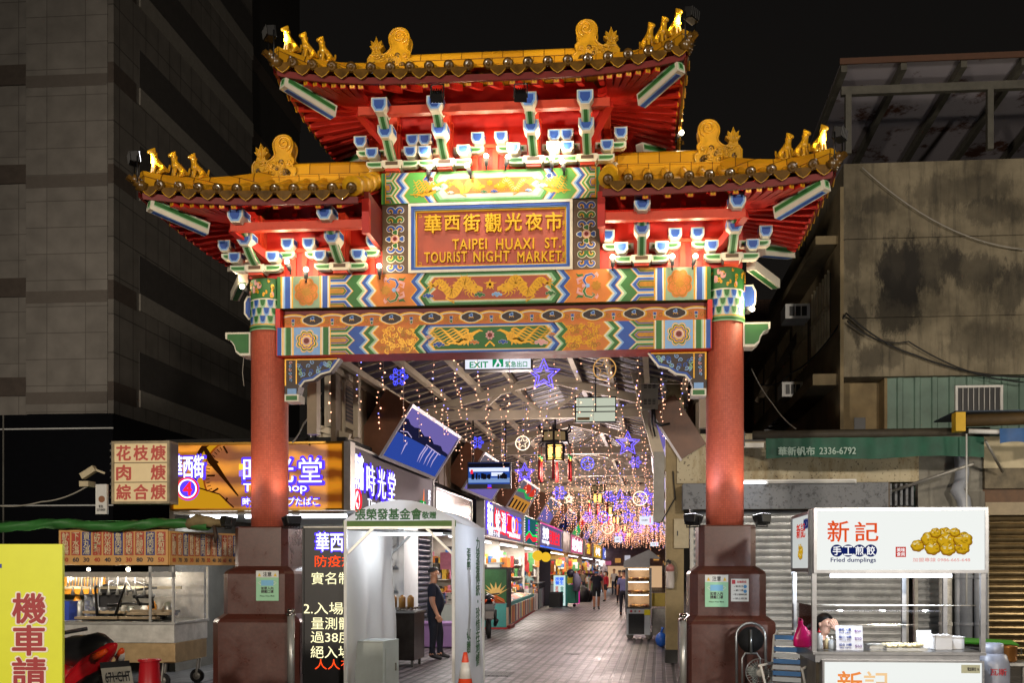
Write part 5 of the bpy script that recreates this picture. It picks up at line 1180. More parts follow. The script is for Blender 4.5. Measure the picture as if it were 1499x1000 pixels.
# neon stars, rings and snowflakes
def dparts(o,kind,r,col):
    m=MB(); T=.0085*(r/.2)**.3+.002
    def star(rr,ri): return [((rr if k%2==0 else ri)*math.sin(k*math.pi/5),0,(rr if k%2==0 else ri)*math.cos(k*math.pi/5)) for k in range(10)]
    if kind=='star': m.tube(star(r,r*.45),T,col,5,closed=True); m.tube(star(r*.62,r*.28),T,col,5,closed=True)
    if kind=='ring':
        m.tube([(r*math.cos(2*math.pi*k/26),0,r*math.sin(2*math.pi*k/26)) for k in range(26)],T,col,5,closed=True); m.tube(star(r*.85,r*.35),T*.7,col if r<.3 else col,5,closed=True)
    if kind=='flake':
        for k in range(6):
            a=k*math.pi/3; d=Vector((math.cos(a),0,math.sin(a))); n=Vector((-d.z,0,d.x)); 
            for u in (.25,.42,.6,.78,.95): m.ball(d*r*u,r*.058,col,6,4)
            for q in (-1,1):
                for u,v in ((.55,.14),(.72,.2),(.62,.26),(.88,.16)): m.ball(d*r*u+n*(q*r*v),r*.05,col,5,4)
            m.bar(d*r*.15,d*r,T*.6,T*.6,col)
    m.build('neon_shape',o); w_=MB(); w_.tube([(0,.0,r),(0,0,r+1.0)],.003,WIRE,4); w_.build('hanging_wire',o)
NV=emit('violet rope light','#6a58ff',2.4); NB=emit('blue rope light','#4a50ff',2.6); NW=emit('white rope light','#fff0d0',2.2); NWm=emit('amber rope light','#e0a860',.9)  # amber is for the unlit ring, given a faint glow of its own
for px,py,t,r,kind,col,lab in ((584,552,1.6,.145,'flake',NB,'blue snowflake light nearest the gate, above the tilted lake screen'),(699,648,8.5,.145,'flake',NB,'blue snowflake light above the hanging television'),(796,549,3.4,.28,'star',NV,'large violet double star beside the exit sign'),(885,540,3.0,.18,'ring',NWm,'unlit amber ring with a star, under the gate beam'),(765,649,8.0,.15,'ring',NW,'white ring with a star left of the nearest lantern'),(768,693,9.5,.24,'star',NV,'violet star right of the hanging television'),(919,650,9.0,.28,'star',NV,'violet star right of the nearest lantern'),(930,677,10,.15,'flake',NV,'violet snowflake light under the right violet star'),(860,679,10.5,.15,'ring',NB,'blue ring with a star below the blank hanging board'),(819,722,14,.2,'flake',NB,'blue snowflake light above the green and red screen'),(833,731,15,.16,'star',NW,'small white star beside the third blue snowflake'),(883,757,20,.18,'ring',NB,'small blue ring under the second lantern'),(861,757,20,.2,'flake',NV,'small violet snowflake left of the blue ring'),(891,727,19,.2,'flake',NV,'violet snowflake right of the second lantern'),(908,734,18,.38,'star',NV,'pale violet star between the second and third lanterns'),(937,730,15,.2,'ring',NW,'white ring right of the pale violet star'),(946,728,17,.3,'star',NV,'violet star overlapping the right white ring'),(920,757,24,.28,'star',NB,'blue star right of the third lantern'),(945,750,22,.2,'flake',NB,'blue snowflake at the right edge of the lamps'),(934,772,30,.3,'flake',NV,'small violet snowflake near the fourth lantern'),(890,773,30,.26,'ring',NW,'small amber white ring far down the lane'),(909,785,40,.35,'star',NV,'tiny violet star far down the lane'),(958,771,28,.3,'star',NV,'small violet star above the food cart roof')):
    s0=None; p=at(px,py,0); 
    # place at lane distance t along the ray
    a=math.atan((px-PPX)/FPX)-YAW; k=math.tan(a); dy=(t*_cp+DCAM); 
    for _ in range(4):
        Xp=CX+k*dy; s_=Xp*_cp-(dy-DCAM)*_sp; dy=DCAM+(-s_*_sp+t*_cp)
    Xp=CX+k*dy; o=thing('rope_light_'+{'flake':'snowflake','star':'star','ring':'ring'}[kind],lab,'light figure',(Xp,dy-DCAM,az(py,Xp,dy-DCAM)),-PHI,'rope light figures hung over the lane'); dparts(o,kind,r,col)
# hanging exit sign, television, blank board
def hung(px0,px1,py0,py1,Y,nm,label,cat,dp=.12):
    a=at(px0,py1,Y); b=at(px1,py0,Y); o=thing(nm,label,cat,((a.x+b.x)/2,Y,(a.z+b.z)/2)); return o,(b.x-a.x)/2,(b.z-a.z)/2
o,hw,hh=hung(681,777,516,541,1.55,'exit_sign','white and green lit exit sign hanging behind the gate beam','exit sign'); 
m=MB(); m.box(-hw,hw,0,.14,-hh,hh,WIN); m.build('lightbox',o); m=MB(); frame(m,-hw-.02,hw+.02,-hh-.02,hh+.02,.02,-.015,.15,STEEL2); m.tube([(-hw*.6,.07,hh),(-hw*.6,.07,hh+.6)],.012,DARKM,6); m.tube([(hw*.6,.07,hh),(hw*.6,.07,hh+.6)],.012,DARKM,6); m.build('frame',o)
EG=emit('exit green','#12a06a',.8); text(o,'EXIT',EG,(-hw*.58,-.004,-hh*.45),.085,.27,bold=.03); text(o,'緊急出口',EG,(hw*.56,-.004,-hh*.45),.085,.32,bold=.02)
m=MB(); m.rect(-.08,.08,-hh+.03,hh-.04,-.003,EG); m.ribbon([(-.02,.09),(.0,.0),(-.05,-.09)],.03,-.006,WIN); m.ribbon([(0,0),(.04,-.06),(.02,-.1)],.025,-.006,WIN); m.flat(circ(-.005,.12,.02,10),-.006,WIN); m.ribbon([(-.06,.03),(0,.06),(.05,.03)],.018,-.0075,WIN)
for q in (-1,1): m.flat([(q*.42,hh*.5),(q*.30,hh*.75),(q*.30,hh*.25)],-.003,EG)
m.build('running_figure',o)
o,hw,hh=hung(684,748,676,716,8.0,'television','flat television showing a street broadcast, hung by two black rods','television')
m=MB(); m.box(-hw,hw,0,.07,-hh,hh,DARKM); m.build('case',o)
m=MB(); b=(-hw+.025,hw-.025,-hh+.1,hh-.025); m.rect(b[0],b[1],b[2],b[3],-.003,emit('tv blue','#2a50a8',.9)); m.rect(b[0]+.02,b[1]-.02,.08,.16,-.006,emit('tv white','#dfe8ff',1.1)); m.rect(b[0],b[1],.17,hh-.03,-.006,SCD); m.rect(b[0]+.05,b[0]+.1,.03,.12,-.009,E_R); m.rect(.05,.3,-.02,.06,-.006,MATS['tv white']); m.rect(b[0],b[1],-.16,-.06,-.006,emit('tv pale blue','#88a8e0',.8))
random.seed(4)
for i in range(16): x=random.uniform(b[0]+.03,b[1]-.08); m.rect(x,x+random.uniform(.03,.08),-.07+random.uniform(-.03,0),.0+random.uniform(0,.05),-.008-.0004*i,SCD)
m.rect(-.03,.05,-hh+.03,-hh+.085,-.006,E_V); m.rect(-.04,.06,-hh+.012,-hh+.026,-.006,E_R); m.build('screen',o)
m=MB()
for q in (-1,1): m.tube([(q*hw*.75,.05,hh),(q*hw*.75,.05,1.35)],.018,DARKM,6)
m.box(-hw*.9,hw*.9,.02,.08,1.33,1.38,DARKM); m.build('hanging_rods',o)
o,hw,hh=hung(843,901,582,618,5.0,'hanging_board','pale lit notice board with two black crossbars hung on a black rod','board'); m=MB(); m.box(-hw,hw,0,.06,-hh,hh,emit('pale green board','#dfe6cf',.72)); m.build('panel',o)
m=MB(); frame(m,-hw-.015,hw+.015,-hh-.015,hh+.015,.02,-.015,.075,DARKM); m.box(-hw,hw,-.03,-.012,hh*.2,hh*.28,DARKM); m.box(-hw,hw,-.03,-.012,-hh*.22,-hh*.14,DARKM); m.tube([(0,-.025,-hh*.2),(0,-.025,hh+.75)],.014,DARKM,6); m.rect(-hw*.93,-hw*.3,-hh*.86,-hh*.62,-.004,mat('sticker brown','#6a5030',.5)); m.build('frame',o)
for px,py,w,h,t,lab in ((946,762,20,13,22,'white lit hanging sign with a pink mark right of the lanterns'),(905,790,11,9,38,'small white lit sign below the third lantern'),(958,797,12,6,30,'small bluish lit sign above the food cart roof')):
    o,hw,hh=hung(px-w/2,px+w/2,py-h/2,py+h/2,t,'hanging_sign',lab,'sign'); m=MB(); m.box(-hw,hw,0,.1,-hh,hh,WIN); m.box(hw*.5,hw*.65,-.01,0,-hh*.6,hh*.6,E_P); m.build('lightbox',o); text(o,'公共廁所',DARKM,(-hw*.25,-.01,0),hh*.4,hw*.9,bold=.02)
    m=MB(); m.tube([(0,.05,hh),(0,.05,hh+.7)],.012,DARKM,5); m.build('hanging_rod',o)
# ================================================================ PILLAR, ANNEX AND OLD BUILDING ON THE RIGHT
PY=4.6; pxl,pxr=ax(975,PY),ax(1001,PY)
o=thing('arcade_pillar','stained cream steel pillar at the right mouth of the lane','pillar',((pxl+pxr)/2,PY,0)); hw=(pxr-pxl)/2
m=MB(); m.box(-hw,hw,0,.35,.22,5.3,mat('stained yellow cream paint','#8f7d55',.6,var=.35,scale=2.2)); m.build('shaft',o); m=MB(); m.box(-hw-.015,hw+.015,-.015,.365,0,.24,mat('black pillar foot','#15130f',.6)); m.build('foot',o)
m=MB(); zc=sz(650,2.4,4.5); m.box(-hw-.22,-hw-.03,-.05,.1,az(765,pxl,PY),az(662,pxl,PY),mat('pale grey conduit box','#8b8880',.5,var=.2)); m.build('conduit_box',o)
m=MB(); m.bar((-hw-.05,.1,az(690,pxl,PY)),(-hw-.62,.1,az(520,pxl,PY)+.1),.16,.2,TRUSS); m.build('knee_brace',o)
m=MB(); m.box(-.02,.24,-.08,.0,az(803,pxl,PY),az(762,pxl,PY)+.02,CREAMW); m.box(-.01,.23,-.088,-.08,az(802,pxl,PY)+.01,az(762,pxl,PY),CREAMW); m.box(.03,.05,-.1,-.088,az(785,pxl,PY),az(778,pxl,PY),DARKM); m.build('meter_box',o)
o=thing('electric_cabinet','grey vented electric cabinet mounted high beside the right pillar','cabinet',at(951,576,PY-.2)); m=MB(); m.box(-.145,.145,0,.18,-.27,.27,mat('cabinet grey','#8d8a7c',.5,var=.2))
for i in range(3):
    for z in (.14,-.14):
        for j in range(4): m.box(-.1+i*.075,-.05+i*.075,-.006,0,z-.05+j*.025,z-.038+j*.025,DARKM)
m.build('case',o); m=MB(); m.tube([(.08,.05,-.27),(.1,.05,-.5),(.2,.05,-.55),(.35,.1,-.52)],.022,DARKM,6); m.tube([(.05,.06,-.27),(.04,.06,-.5),(.1,.1,-.75)],.018,DARKM,6); m.build('cables',o)
o=thing('security_camera','grey dome topped security camera beside the electric cabinet','camera',at(972,556,PY-.25)); m=MB(); m.box(-.06,.06,-.1,.1,-.03,.07,STEEL2); m.box(-.04,.04,-.105,-.1,-.02,.04,DARKM); m.tube([(0,0,-.03),(.02,.1,-.16),(.06,.2,-.18)],.03,STEEL2,8); m.build('camera_body',o)
# annex with fascia, hood and shutters
AY=4.55; an=thing('shop_annex','single storey shop with a stained cream fascia, steel hood and lowered shutters','shop',(0,0,0))
a0=at(991,708,AY); a1=at(1345,632,AY); 
STC=mat('rust stained cream board','#a59a7c',.6,var=0)
def stained(mt,base,dark,sc_=3,lo=.5,hi=.68,stretch=(1,1,.35),spots=True):
    nt,b=nodes_of(mt); tc=N(nt,'TexCoord'); mp=N(nt,'Mapping'); mp.inputs['Scale'].default_value=stretch; n=N(nt,'TexNoise'); n.inputs['Scale'].default_value=sc_; n.inputs['Detail'].default_value=9; n.inputs['Roughness'].default_value=.7
    r=N(nt,'MapRange'); r.inputs['From Min'].default_value=lo; r.inputs['From Max'].default_value=hi; mx=N(nt,'Mix',data_type='RGBA'); mx.inputs[6].default_value=(*hexc(base),1); mx.inputs[7].default_value=(*hexc(dark),1)
    nt.links.new(tc.outputs['Object'],mp.inputs[0]); nt.links.new(mp.outputs[0],n.inputs['Vector']); nt.links.new(n.outputs['Fac'],r.inputs['Value']); nt.links.new(r.outputs[0],mx.inputs[0]); out=mx.outputs[2]
    if spots:
        n2=N(nt,'TexNoise'); n2.inputs['Scale'].default_value=26; n2.inputs['Detail'].default_value=3; r2=N(nt,'MapRange'); r2.inputs['From Min'].default_value=.62; r2.inputs['From Max'].default_value=.68; r2.inputs['To Max'].default_value=.8
        m2=N(nt,'Mix',data_type='RGBA'); m2.inputs[7].default_value=(*hexc('#3a2a1a'),1); nt.links.new(tc.outputs['Object'],n2.inputs['Vector']); nt.links.new(n2.outputs['Fac'],r2.inputs['Value']); nt.links.new(r2.outputs[0],m2.inputs[0]); nt.links.new(out,m2.inputs[6]); out=m2.outputs[2]
    nt.links.new(out,b.inputs['Base Color'])
stained(STC,'#b5aa8c','#8a7448')
m=MB(); m.box(a0.x,a1.x,AY,AY+.2,a0.z,a1.z,STC); m.box(a0.x+.6,a0.x+.61,AY-.004,AY,a0.z,a1.z,BEIGE); m.box(a0.x,a1.x,AY+.2,AY+5,a1.z-.1,a1.z,MATS['tar roof']); m.build('fascia',an)
m=MB(); xq=ax(1440,AY); m.box(a1.x,xq,AY+.05,AY+.2,2.2,a0.z+.75,mat('pale grey wall','#7d7a70',.7,var=.3)); m.box(ax(1415,AY),ax(1440,AY),AY-.05,AY+.1,0,3.0,CONC); m.box(xq,xq+3,AY,AY+.2,3.4,3.95,CREAMW); m.box(xq,xq+3,AY-.05,AY+.1,3.05,3.4,mat('grimy stone band','#6a604c',.7,var=.5)); m.box(xq,xq+3,AY+.1,AY+.3,2.6,3.05,mat('brown timber','#5a3c20',.6,var=.3)); m.build('wall',an)
h0=at(1000,746,AY-.4); h1=at(1345,706,AY-.4); HOOD=mat('spattered steel hood','#8f918f',.6,metal=.25,var=.3); stained(HOOD,'#6f7276','#202022',7,.52,.7,(1,1,1))
m=MB(); m.box(h0.x,h1.x-.5,AY-.4,AY-.38,h0.z,h1.z,HOOD); m.box(h0.x,h1.x-.5,AY-.38,AY,h1.z-.02,h1.z,HOOD); m.box(h0.x,h0.x+.02,AY-.38,AY,h0.z,h1.z-.02,HOOD); m.box(h1.x-.5,h1.x-.48,AY-.4,AY,h0.z,h1.z,mat('vent louvre','#4a3c2c',.5,metal=.5)); 
for i in range(5): m.box(h1.x-.47+i*.09,h1.x-.43+i*.09,AY-.35,AY,h0.z+.05,h1.z-.02,HOOD)
m.build('steel_hood',an)
m=MB(); zt_=az(707,h0.x+1,AY-.45); m.tube([(ax(1062,AY),AY-.46,zt_),(ax(1115,AY),AY-.46,zt_)],.022,TUBE,8); m.tube([(ax(1119,AY),AY-.46,zt_),(ax(1243,AY),AY-.46,zt_)],.022,MATS['white enamel'],8); m.box(ax(1060,AY),ax(1245,AY),AY-.44,AY-.4,zt_-.02,zt_+.05,WHITEM); m.build('light_tubes',an)
lamp('AREA',(ax(1088,AY),AY-.75,zt_-.1),1.5,COOL,(.5,.05),target=(ax(1088,AY),AY-.6,0),name='tube_light')
shutter('roller_shutter','wide galvanised roller shutter behind the dumpling cart',ax(1324,AY+.1)-ax(1015,AY+.1),2.72,LSH,(ax(1015,AY+.1),AY+.12,0),0)
shutter('roller_shutter','short rusty galvanised shutter between the dumpling cart and the drain pipes',ax(1394,AY+.1)-ax(1344,AY+.1),2.3,LSH,(ax(1344,AY+.1),AY+.16,0),0)
shutter('roller_shutter','brown lit roller shutter at the right edge of the square',4.2,2.6,mat('bronze shutter','#746448',.3,metal=.8,var=.3),(ax(1446,AY+.1),AY+.1,0),0)
PVC=mat('grey plastic pipe','#9297a0',.4,var=.15)
for k,(px,r,z1,lab,col) in enumerate(((1384,.105,2.25,'thick mottled white drain pipe at the wall end',mat('mottled pipe','#d2d0c8',.5,var=.5,scale=8)),(1402,.05,2.2,'thin grey pipe beside the mottled drain pipe',PVC),(1413,.115,3.4,'thick grey drain pipe with an elbow at the top',PVC),(1431,.06,2.6,'grey pipe at the right of the pipe bundle',PVC),(1441,.05,2.6,'outermost slim grey pipe of the bundle',PVC))):
    o=thing('drain_pipe',lab,'pipe',(ax(px,AY-.25),AY-.25,0),0,'drain pipes on the annex wall'); m=MB()
    pts=[(0,0,0),(0,0,z1)] if k!=2 else [(0,0,0),(0,0,2.6),(-.03,.0,2.85),(-.12,.05,3.0),(-.04,.1,3.15),(0,.15,3.3),(0,.2,3.6)]
    m.tube(pts,r,col,14); 
    for z in (.7,1.5,2.1): m.tube([(0,0,z),(0,0,z+.06)],r*1.12,col,14)
    m.build('pipe',o)
# green retracted awning
AG=mat('green awning canvas','#12503c',.6,var=.3,scale=4); z0=az(671,5,AY-1.1); z1=az(641,5,AY-1.1); xa,xb=ax(1121,AY-1.1),ax(1441,AY-1.1)
o=thing('awning','rolled green canvas awning with faint white lettering','awning',(0,0,0)); m=MB(); n=40
vs=[];
for i in range(n+1):
    x=xa+(xb-xa)*i/n; w_=.02*math.sin(i*1.3)+.012*math.sin(i*.4); vs+=[(x,AY-1.1+w_,z1),(x,AY-1.12+w_*1.5,z0+.02*math.sin(i*.25))]
m.add(vs,[(2*i,2*i+1,2*i+3,2*i+2) for i in range(n)],AG,True); m.build('valance',o)
m=MB(); m.tube([(xa-.2,AY-1.02,z1+.06),(xb+.1,AY-1.02,z1+.08)],.075,mat('faded brown canvas','#3a3428',.7,var=.3),10); m.build('canvas_roll',o)
m=MB(); m.tube([(xa-.35,AY-1.0,z1-.02),(xb,AY-1.05,z1+.0)],.02,STEEL2,6); m.box(xa-.36,xa-.02,AY-1.03,AY-.98,z1-.14,z1-.06,STEEL2); m.box(xa-.38,xa-.33,AY-1.05,AY-.1,z1-.12,z1+.12,DARKM); m.tube([(ax(1300,AY-.6),AY-.2,az(722,6,AY-.6)),(ax(1425,AY-1.2),AY-1.2,az(680,6,AY-1.2))],.03,STEEL2,6); m.build('arm',o)
AWT=mat('faded white print','#9fb8ac',.7); text(o,'華新帆布',AWT,(ax(1165,AY-1.1),AY-1.16,az(661,5,AY-1.1)),.14,.58,bold=.03); text(o,'2336-6792',AWT,(ax(1225,AY-1.1),AY-1.16,az(661,5,AY-1.1)),.11,.58,bold=.02)
# blue awning at the far right
o=thing('awning','blue tarpaulin awning with a yellow end at the right edge','awning',(0,0,0)); m=MB(); BT=mat('blue tarpaulin','#1d4f86',.5,var=.25); xa=ax(1399,AY-1.3); z=az(627,7,AY-1.3); m.tube([(xa,AY-1.25,z+.12),(xa+3,AY-1.25,z+.2)],.10,mat('brown canvas roll','#4a3818',.7,var=.3),10); m.build('canvas_roll',o); m=MB(); m.box(xa,xa+3,AY-1.3,AY-.2,z+.26,z+.28,mat('navy tarpaulin','#16283c',.6,var=.2)); vs=[]
for i in range(25): x=ax(1461,AY-1.3)+i*.09; vs+=[(x,AY-1.36+.02*math.sin(i*1.2),z-.02),(x,AY-1.38+.03*math.sin(i*1.2),z-.26+.03*math.sin(i*.7))]
m.add(vs,[(2*i,2*i+1,2*i+3,2*i+2) for i in range(24)],BT,True); m.box(xa-.03,xa+.12,AY-1.4,AY-1.2,z-.06,z+.24,mat('yellow canvas','#c8a018',.6)); m.build('tarpaulin',o); m=MB(); m.tube([(xa+.2,AY-1.3,z-.05),(xa+1.0,AY-1.3,z-.08)],.04,WHITEM,8); m.tube([(xa+.15,AY-1.35,z-.1),(xa+.15,AY-1.35,-.0+1.1)],.014,WHITEM,6); m.tube([(xa+.5,AY-1.2,z-.2),(xa+1.1,AY-.3,z-.6)],.025,STEEL2,6); m.build('arm',o)
# old concrete building
OB=thing('old_building','weathered concrete building with black stains and a rusty roof shelter','building',(0,0,0)); CN=mat('weathered concrete','#6f675a',.9,var=0,bump=.3,bscale=12)
def weathered(mt):
    nt,b=nodes_of(mt); tc=N(nt,'TexCoord'); n=N(nt,'TexNoise'); n.inputs['Scale'].default_value=.9; n.inputs['Detail'].default_value=10; n.inputs['Roughness'].default_value=.62
    cr=N(nt,'ValToRGB'); e=cr.color_ramp.elements; e[0].position=.33; e[0].color=(*hexc('#50493a'),1); e[1].position=.68; e[1].color=(*hexc('#8a806a'),1); nt.links.new(tc.outputs['Object'],n.inputs['Vector']); nt.links.new(n.outputs['Fac'],cr.inputs[0])
    sm=N(nt,'Mapping'); sm.inputs['Scale'].default_value=(5,5,.45); sn=N(nt,'TexNoise'); sn.inputs['Scale'].default_value=1.3; sn.inputs['Detail'].default_value=10; sn.inputs['Roughness'].default_value=.7; nt.links.new(tc.outputs['Object'],sm.inputs[0]); nt.links.new(sm.outputs[0],sn.inputs['Vector'])
    sr=N(nt,'MapRange'); sr.inputs['From Min'].default_value=.5; sr.inputs['From Max'].default_value=.72; sr.inputs['To Max'].default_value=.75; sx=N(nt,'Mix',data_type='RGBA'); sx.inputs[7].default_value=(*hexc('#2c2922'),1); nt.links.new(sn.outputs['Fac'],sr.inputs['Value']); nt.links.new(sr.outputs[0],sx.inputs[0]); nt.links.new(cr.outputs[0],sx.inputs[6])
    out=sx.outputs[2]
    for (cx,cz,rx,rz_,dens) in STAINS:
        mp=N(nt,'Mapping'); mp.inputs['Location'].default_value=(-cx/rx,0,-cz/rz_); mp.inputs['Scale'].default_value=(1/rx,0,1/rz_); vl=N(nt,'VectorMath',operation='LENGTH'); nn=N(nt,'TexNoise'); nn.inputs['Scale'].default_value=2.6; nn.inputs['Detail'].default_value=12; nn.inputs['Roughness'].default_value=.75
        nt.links.new(tc.outputs['Object'],mp.inputs[0]); nt.links.new(mp.outputs[0],vl.inputs[0]); ms=N(nt,'Mapping'); ms.inputs['Scale'].default_value=(1.6,1.6,.7); nt.links.new(tc.outputs['Object'],ms.inputs[0]); nt.links.new(ms.outputs[0],nn.inputs['Vector'])
        ad=N(nt,'Math',operation='MULTIPLY_ADD'); ad.inputs[1].default_value=3.0; ad.inputs[2].default_value=-1.5; nt.links.new(nn.outputs['Fac'],ad.inputs[0]); a2=N(nt,'Math',operation='ADD'); nt.links.new(ad.outputs[0],a2.inputs[0]); nt.links.new(vl.outputs['Value'],a2.inputs[1])
        r=N(nt,'MapRange'); r.inputs['From Min'].default_value=.7; r.inputs['From Max'].default_value=1.1; r.inputs['To Min'].default_value=dens; r.inputs['To Max'].default_value=0; nt.links.new(a2.outputs[0],r.inputs['Value'])
        mx=N(nt,'Mix',data_type='RGBA'); mx.inputs[7].default_value=(*hexc('#1d1a16'),1); nt.links.new(r.outputs[0],mx.inputs[0]); nt.links.new(out,mx.inputs[6]); out=mx.outputs[2]
    nt.links.new(out,b.inputs['Base Color'])
BY=4.9
def bw(px,py): p=at(px,py,BY); return p.x,p.z
STAINS=[]
for px,py,rw,rh,dn in ((1318,398,34,50,.9),(1365,390,44,40,.7),(1312,445,34,50,.8),(1400,280,80,26,.45),(1290,520,40,22,.45),(1440,500,60,30,.4),(1250,360,18,60,.5),(1425,395,60,30,.6),(1255,470,16,36,.7),(1480,420,26,40,.6),(1290,300,30,16,.5),(1455,310,60,22,.5),(1275,530,20,26,.4)):
    x,z=bw(px,py); STAINS.append((x,z,rw*16.7/1400,rh*16.7/1400,dn))
weathered(CN)
xc=bw(1235,400)[0]; zb=bw(1235,552)[1]; zt_=bw(1235,240)[1]; zm=bw(1300,349)[1]; zm2=bw(1300,465)[1]
m=MB(); m.box(xc,13,BY,BY+9,zm+.01,zt_,CN); m.box(xc,13,BY+.006,BY+9,zm2+.01,zm-.012,CN); m.box(xc,13,BY,BY+9,zb,zm2-.008,CN); m.box(xc+.03,12.9,BY+.035,BY+8.9,zb+.1,zt_-.1,CN); m.build('wall',OB)
m=MB(); GC=mat('green corrugated sheet','#5c7568',.55,var=.3,scale=2); xg=bw(1302,600)[0]; n=60
pr=[]; x=xg
while x<13: pr+=[(x,BY+.15),(x+.16,BY+.15),(x+.18,BY+.12),(x+.26,BY+.12),(x+.28,BY+.15)]; x+=.3
m.add([(a,b,2.5) for a,b in pr]+[(a,b,zb) for a,b in pr],[(i,i+1,len(pr)+i+1,len(pr)+i) for i in range(len(pr)-1)],GC); m.build('green_cladding',OB)
m=MB(); m.box(xc+.02,xg,BY+.5,BY+.7,2.6,zb,mat('ochre plaster','#7d6c4c',.8,var=.35,scale=2)); m.box(xg-.05,xg,BY+.14,BY+.7,2.6,zb,MATS['ochre plaster']); xw,zw=bw(1270,630); m.box(xw-.12,xw+.08,BY+.48,BY+.5,zw-.3,zw+.3,DARKM); m.build('recessed_wall',OB)
m=MB(); xw0,zw0=bw(1404,602); xw1,zw1=bw(1467,566); m.rect(xw0,xw1,zw0,zw1,BY+.1,DARKM); 
for i in range(9): x=xw0+(xw1-xw0)*i/8; m.tube([(x,BY+.08,zw0),(x,BY+.08,zw1)],.01,WHITEM,5)
frame(m,xw0-.04,xw1+.04,zw0-.04,zw1+.04,.04,BY+.06,BY+.12,WHITEM); m.build('barred_window',OB)
# side wall facing the lane: windows, ledges
SD=mat('dim ochre side wall','#7a6c50',.85,var=.4,scale=1.2); m=MB(); m.box(xc-.06,xc-.0,BY+.0,BY+12,zb-1.6,zt_-.4,SD); m.box(xc-.5,xc-.06,BY+.2,BY+12,zb-.1,zb+.1,SD); m.box(xc-.45,xc-.06,BY+.2,BY+12,zt_-1.35,zt_-1.2,SD); m.build('side_wall',OB)
for k in range(5):
    y=BY+.8+k*2.2; m=MB(); m.box(xc-.08,xc-.06,y,y+1.6,zb+.9,zb+2.1,DARKM)
    for i in range(7): m.box(xc-.12,xc-.08,y+i*.26,y+i*.26+.04,zb+.85,zb+2.15,CREAMW)
    m.box(xc-.13,xc-.08,y,y+1.6,zb+1.45,zb+1.5,CREAMW); m.build('window',OB)
RUST=mat('rusted roof sheet','#5a3626',.7,var=0); stained(RUST,'#97929a','#4a2a1a',1.3,.55,.62,(1,1,1),False)
m=MB(); ze=az(98,6,4.2); yb_=8.6; xl=ax(1228,4.2)
m.add([(xl,4.0,ze),(13,4.0,ze),(13,yb_,ze-.25),(xl,yb_,ze-.25)],[(0,1,2,3)],RUST); m.add([(xl,4.0,ze+.03),(13,4.0,ze+.03),(13,yb_,ze-.22),(xl,yb_,ze-.22)],[(3,2,1,0)],RUST); m.box(xl-.03,13,3.97,4.0,ze-.04,ze+.06,mat('rusty edge','#4a2e1c',.7)); m.build('roof',OB)
m=MB(); FRM=mat('grey steel frame','#4a4840',.6,var=.3)
zb2=ze-.32
m.box(xl+.1,13,4.45,4.55,zb2-.0,zb2+.14,FRM); 
for x in (xl+.22,xl+2.6,xl+5): m.box(x-.05,x+.05,4.45,4.55,zt_,zb2,FRM); 
for i in range(8): x=xl+.05+i*.98; m.bar((x,4.02,ze-.08),(x,yb_,ze-.33),.10,.14,FRM)
for x in (xl+.12,xl+3): m.box(x-.05,x+.05,yb_-.3,yb_-.2,zt_-.5,ze-.3,FRM)
m.build('roof_frame',OB)
m=MB(); m.box(xl+.3,13,8.7,8.8,zt_,ze-.4,mat('dark back wall','#2a2620',.9)); m.build('rear_wall',OB)
for py,px,lab,w in ((455,1183,'window air conditioner high on the side wall of the old building',.5),(570,1160,'air conditioner box low on the dark side wall',.42)):
    p=at(px,py,7.5); p.x=min(p.x,xc-.35); o=thing('air_conditioner',lab,'air conditioner',p); m=MB(); m.box(-w/2,w/2,0,.6,-.15,.15,WHITEM); m.build('case',o); m=MB(); m.rect(-w*.38,w*.38,-.1,.1,-.004,DARKM); 
    for i in range(4): m.box(-w*.38+i*w*.25,-w*.38+i*w*.25+.02,-.01,-.004,-.1,.1,WHITEM)
    m.build('grille',o)
# dark buildings at the back right of the gate, behind the annex
o=thing('brick_building','dark brick building in the alley behind the annex roof','building',(0,0,0)); m=MB(); BK=brick_mat('dark brick','#5a4032','#4a362c','#2c2622',.24,.07,.008,rough=.85); m.box(ax(1062,14),xc+1,17,20,0,az(395,4,14),BK); m.build('wall',o); m=MB(); m.box(ax(1075,14),ax(1100,14),14.0,17.0,4.5,5.2,BEIGE); m.box(ax(1080,12),xc,12,12.3,4.6,4.9,mat('dim plank','#5a5040',.8)); m.build('ledge',o)
for i in range(3): 
    m=MB(); x=ax(1085+i*38,14); m.box(x,x+.5,16.97,17,5.6,6.8,DARKM); m.build('window',o)
o=thing('iron_staircase','dark iron stair and beams in the alley above the annex roof','stairs',(0,0,0)); m=MB(); 
for i in range(9): p=at(1125+i*7,636-i*6,9); m.box(p.x-.2,p.x+.25,9,9.5,p.z-.02,p.z+.02,DARKM)
m.bar(at(1115,650,9),at(1195,580,9),.08,.15,DARKM); m.bar(at(1108,590,9.2),at(1190,455,9.2),.1,.14,mat('dark old timber','#4e4232',.8,var=.3)); m.build('stair_flight',o)
